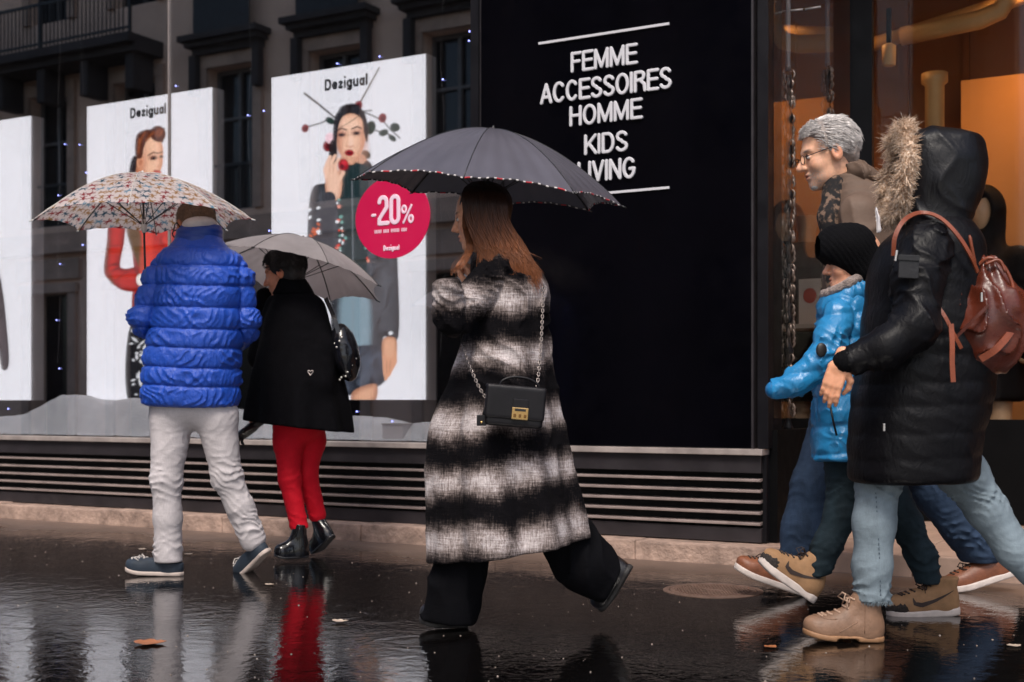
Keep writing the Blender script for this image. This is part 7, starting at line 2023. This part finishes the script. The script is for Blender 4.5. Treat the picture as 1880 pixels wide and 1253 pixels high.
# ================================================================== MANNEQUINS, MANHOLE, LITTER
def mannequin(px_head, py_head, y, py_foot, label, turn, coat, hooded=True, h=1.84):
    q = wpt(px_head, py_head, y); t_ = (y+CAMD)
    root_z = 0.12
    m = empty('mannequin', (q[0], y, root_z), turn); tag(m, label, 'mannequin', 'clothed mannequins in the lit window')
    top = q[2]-root_z
    s = top/1.70
    def body(P):
        Q = P/s
        d = ell(Q, (0.01, 0, 1.70), (0.085, 0.072, 0.115)); d = smin(d, cap(Q, (0, 0, 1.62), (0, 0, 1.45), 0.05, 0.055), 0.03)
        d = smin(d, loft(Q, [(0.92, 0, 0, 0.11, 0.15), (1.1, 0, 0, 0.10, 0.125), (1.3, 0, 0, 0.115, 0.17), (1.47, 0, 0, 0.07, 0.12)], 2, 0.03), 0.05)
        A = np.stack([Q[:, 0], np.abs(Q[:, 1]), Q[:, 2]], 1)
        d = smin(d, chain(A, [(0, 0.18, 1.42), (0.02, 0.25, 1.12), (0.08, 0.25, 0.86)], [0.05, 0.04, 0.032], 0.02), 0.04)
        d = smin(d, chain(A, [(0, 0.09, 0.95), (0.02, 0.10, 0.5), (0, 0.10, 0.06)], [0.09, 0.06, 0.04], 0.02), 0.04)
        return smin(d, ell(A, (0.06, 0.10, 0.035), (0.12, 0.045, 0.035)), 0.02)*s
    part(None, 'figure', body, ((-0.3, -0.45, 0.0), (0.3, 0.45, 1.9)), 0.012, M['mannequin'], m, 0.02)
    def cloth(P):
        Q = P/s
        d = loft(Q, [(0.62, 0, 0, 0.17, 0.24), (0.9, 0, 0, 0.165, 0.225), (1.2, 0, 0, 0.155, 0.215), (1.4, 0, 0, 0.13, 0.22), (1.52, 0, 0, 0.08, 0.11)], 2, 0.04)
        A = np.stack([Q[:, 0], np.abs(Q[:, 1]), Q[:, 2]], 1)
        d = smin(d, chain(A, [(0, 0.19, 1.42), (0.02, 0.27, 1.12), (0.08, 0.27, 0.90)], [0.085, 0.07, 0.055], 0.02), 0.04)
        if hooded:
            hd = ell(Q, (-0.01, 0, 1.71), (0.13, 0.118, 0.155)); hd = smin(hd, cap(Q, (-0.02, 0, 1.6), (0, 0, 1.5), 0.11, 0.12), 0.04)
            hd = smax(hd, -ell(Q, (0.11, 0, 1.70), (0.10, 0.072, 0.115)), 0.015); d = smin(d, hd, 0.04)
            d = smax(d, -cap(Q, (0.16, 0, 1.56), (0.16, 0, 1.38), 0.06, 0.02), 0.01)
        return (d-0.012*fbm(Q*8, 3))*s
    part(None, 'coat', cloth, ((-0.32, -0.5, 0.4), (0.32, 0.5, 2.0)), 0.011, coat, m, 0.03)
    MB().lathe([(0.16, -0.004), (0.16, 0.008), (0.155, 0.012)], (0.03, 0, -0.004), 24).build('base_plate', M['steel_rod'], m, True)
    return m
M['wine_cloth'] = simple('dark_wine_cloth', (0.02, 0.007, 0.007), 0.8, 0.3)
mannequin(1806, 392, 2.35, 900, 'mannequin in a dark hooded jacket in the orange lit window', math.radians(-100), M['dark_cloth'])
mannequin(1482, 390, 2.55, 900, 'mannequin in a dark coat behind the ornate iron post', math.radians(-60), M['wine_cloth'], hooded=False)

# ---- cast-iron manhole cover set in the street
mh = cpt(1309, 1085, 0.8*FPX/(1085-HOR))
man = empty('manhole_cover', (mh[0], mh[1], 0.0)); tag(man, 'round cast iron manhole cover with raised chequer pattern in wet street', 'manhole cover')
M['cast_iron'] = simple('wet_cast_iron', (0.15, 0.095, 0.075), 0.4, 0.4, 20, 0.3, 120)
R_ = 0.183
MB().lathe([(R_, -0.02), (R_, 0.003), (R_-0.012, 0.004), (R_-0.016, 0.002)], (0, 0, 0), 48).build('plate', M['cast_iron'], man)
MB().lathe([(R_+0.028, -0.02), (R_+0.028, 0.0025), (R_+0.004, 0.0035), (R_+0.003, -0.02)], (0, 0, 0), 48).build('ring', M['cast_iron'], man)
kn = MB(); n = 0
for i in range(-12, 13):
    for j in range(-12, 13):
        x_, y_ = i*0.0145+(j % 2)*0.00725, j*0.0145
        if x_*x_+y_*y_ < (R_-0.024)**2 and not (abs(x_) < 0.05 and abs(y_) < 0.022):
            kn.box(x_-0.0045, x_+0.0045, y_-0.0045, y_+0.0045, 0.0022, 0.0058)
o = kn.build('chequer', M['cast_iron'], man); o['kind'] = 'stuff'
MB().box(-0.045, 0.045, -0.017, 0.017, 0.0024, 0.0062, bev=0.002).build('maker_plate', M['cast_iron'], man)

# ---- a few leaves and scraps on the wet ground
def leaf(px, py, size, mat, rz, label, curl=0.25):
    d = CAMH*FPX/(py-HOR); w = cpt(px, py, d)
    n = 9; V = []; F = []
    for i in range(n):
        u = i/(n-1); half = 0.42*math.sin(math.pi*u**0.8)*(1+0.25*math.sin(u*18))
        for v in (-1, 0, 1):
            V.append(((u-0.5)*size, v*half*size, 0.004+size*curl*((u-0.5)**2+0.35*abs(v)*half)))
    m_ = len(V)
    V += [(a, b, c-0.0012) for a, b, c in V]
    for i in range(n-1):
        for k in range(2):
            q = (i*3+k, i*3+k+1, (i+1)*3+k+1, (i+1)*3+k); F.append(q); F.append(tuple(m_+a for a in reversed(q)))
    mb = MB().add(V, F); o_ = mb.build('fallen_leaf', mat, None, True, loc=(w[0], w[1], 0.0), rot=(0, 0, rz))
    tag(o_, label, 'leaf', 'leaves and scraps on the wet street'); return o_
lm1 = simple('pale_leaf', (0.50, 0.40, 0.32), 0.5, 0.3, 40); lm2 = simple('rust_leaf', (0.34, 0.12, 0.045), 0.5, 0.3, 40)
leaf(625, 1144, 0.062, lm1, 0.4, 'pale curled leaf on wet street near the red reflection', 0.5)
leaf(1415, 1190, 0.05, lm2, 1.2, 'small rust leaf on wet street below the manhole cover')
leaf(276, 1183, 0.11, lm2, 0.55, 'long rust leaf lying under the mirrored trouser leg')
leaf(262, 1010, 0.05, lm1, 0.2, 'pale scrap beside the blue jacketed man\'s front shoe')
leaf(346, 1019, 0.045, lm1, 1.0, 'pale scrap between the blue jacketed man\'s feet')
leaf(1862, 1188, 0.05, lm1, 0.7, 'pale leaf on wet street near the picture\'s right edge')
leaf(495, 1075, 0.045, lm1, 0.3, 'pale scrap in front of the woman\'s ankle boots')

# ---- loose grit shining on the asphalt
gr = MB(); rg_ = random.Random(17)
for k in range(420):
    x_, y_ = rg_.uniform(-6.5, 0.6), -0.25-3.4*rg_.random()**0.9
    r0 = rg_.uniform(0.0012, 0.0034)*(1.7 if rg_.random() < 0.08 else 1.0); a = rg_.uniform(0, 6.28)
    pts = [(r0*math.cos(a+j*1.57)*rg_.uniform(0.7, 1.5), r0*math.sin(a+j*1.57)*rg_.uniform(0.7, 1.5)) for j in range(4)]
    V = [(x_+p, y_+q, 0.0) for p, q in pts]+[(x_+p*0.5, y_+q*0.5, r0*0.9) for p, q in pts]
    gr.add(V, [(4, 5, 6, 7)]+[(j, (j+1) % 4, 4+(j+1) % 4, 4+j) for j in range(4)])
o = gr.build('grit', simple('pale_grit', (0.24, 0.19, 0.16), 0.5, 0.6, 3.0))
tag(o, 'loose pale grit scattered over the wet street', 'grit', kind='stuff')
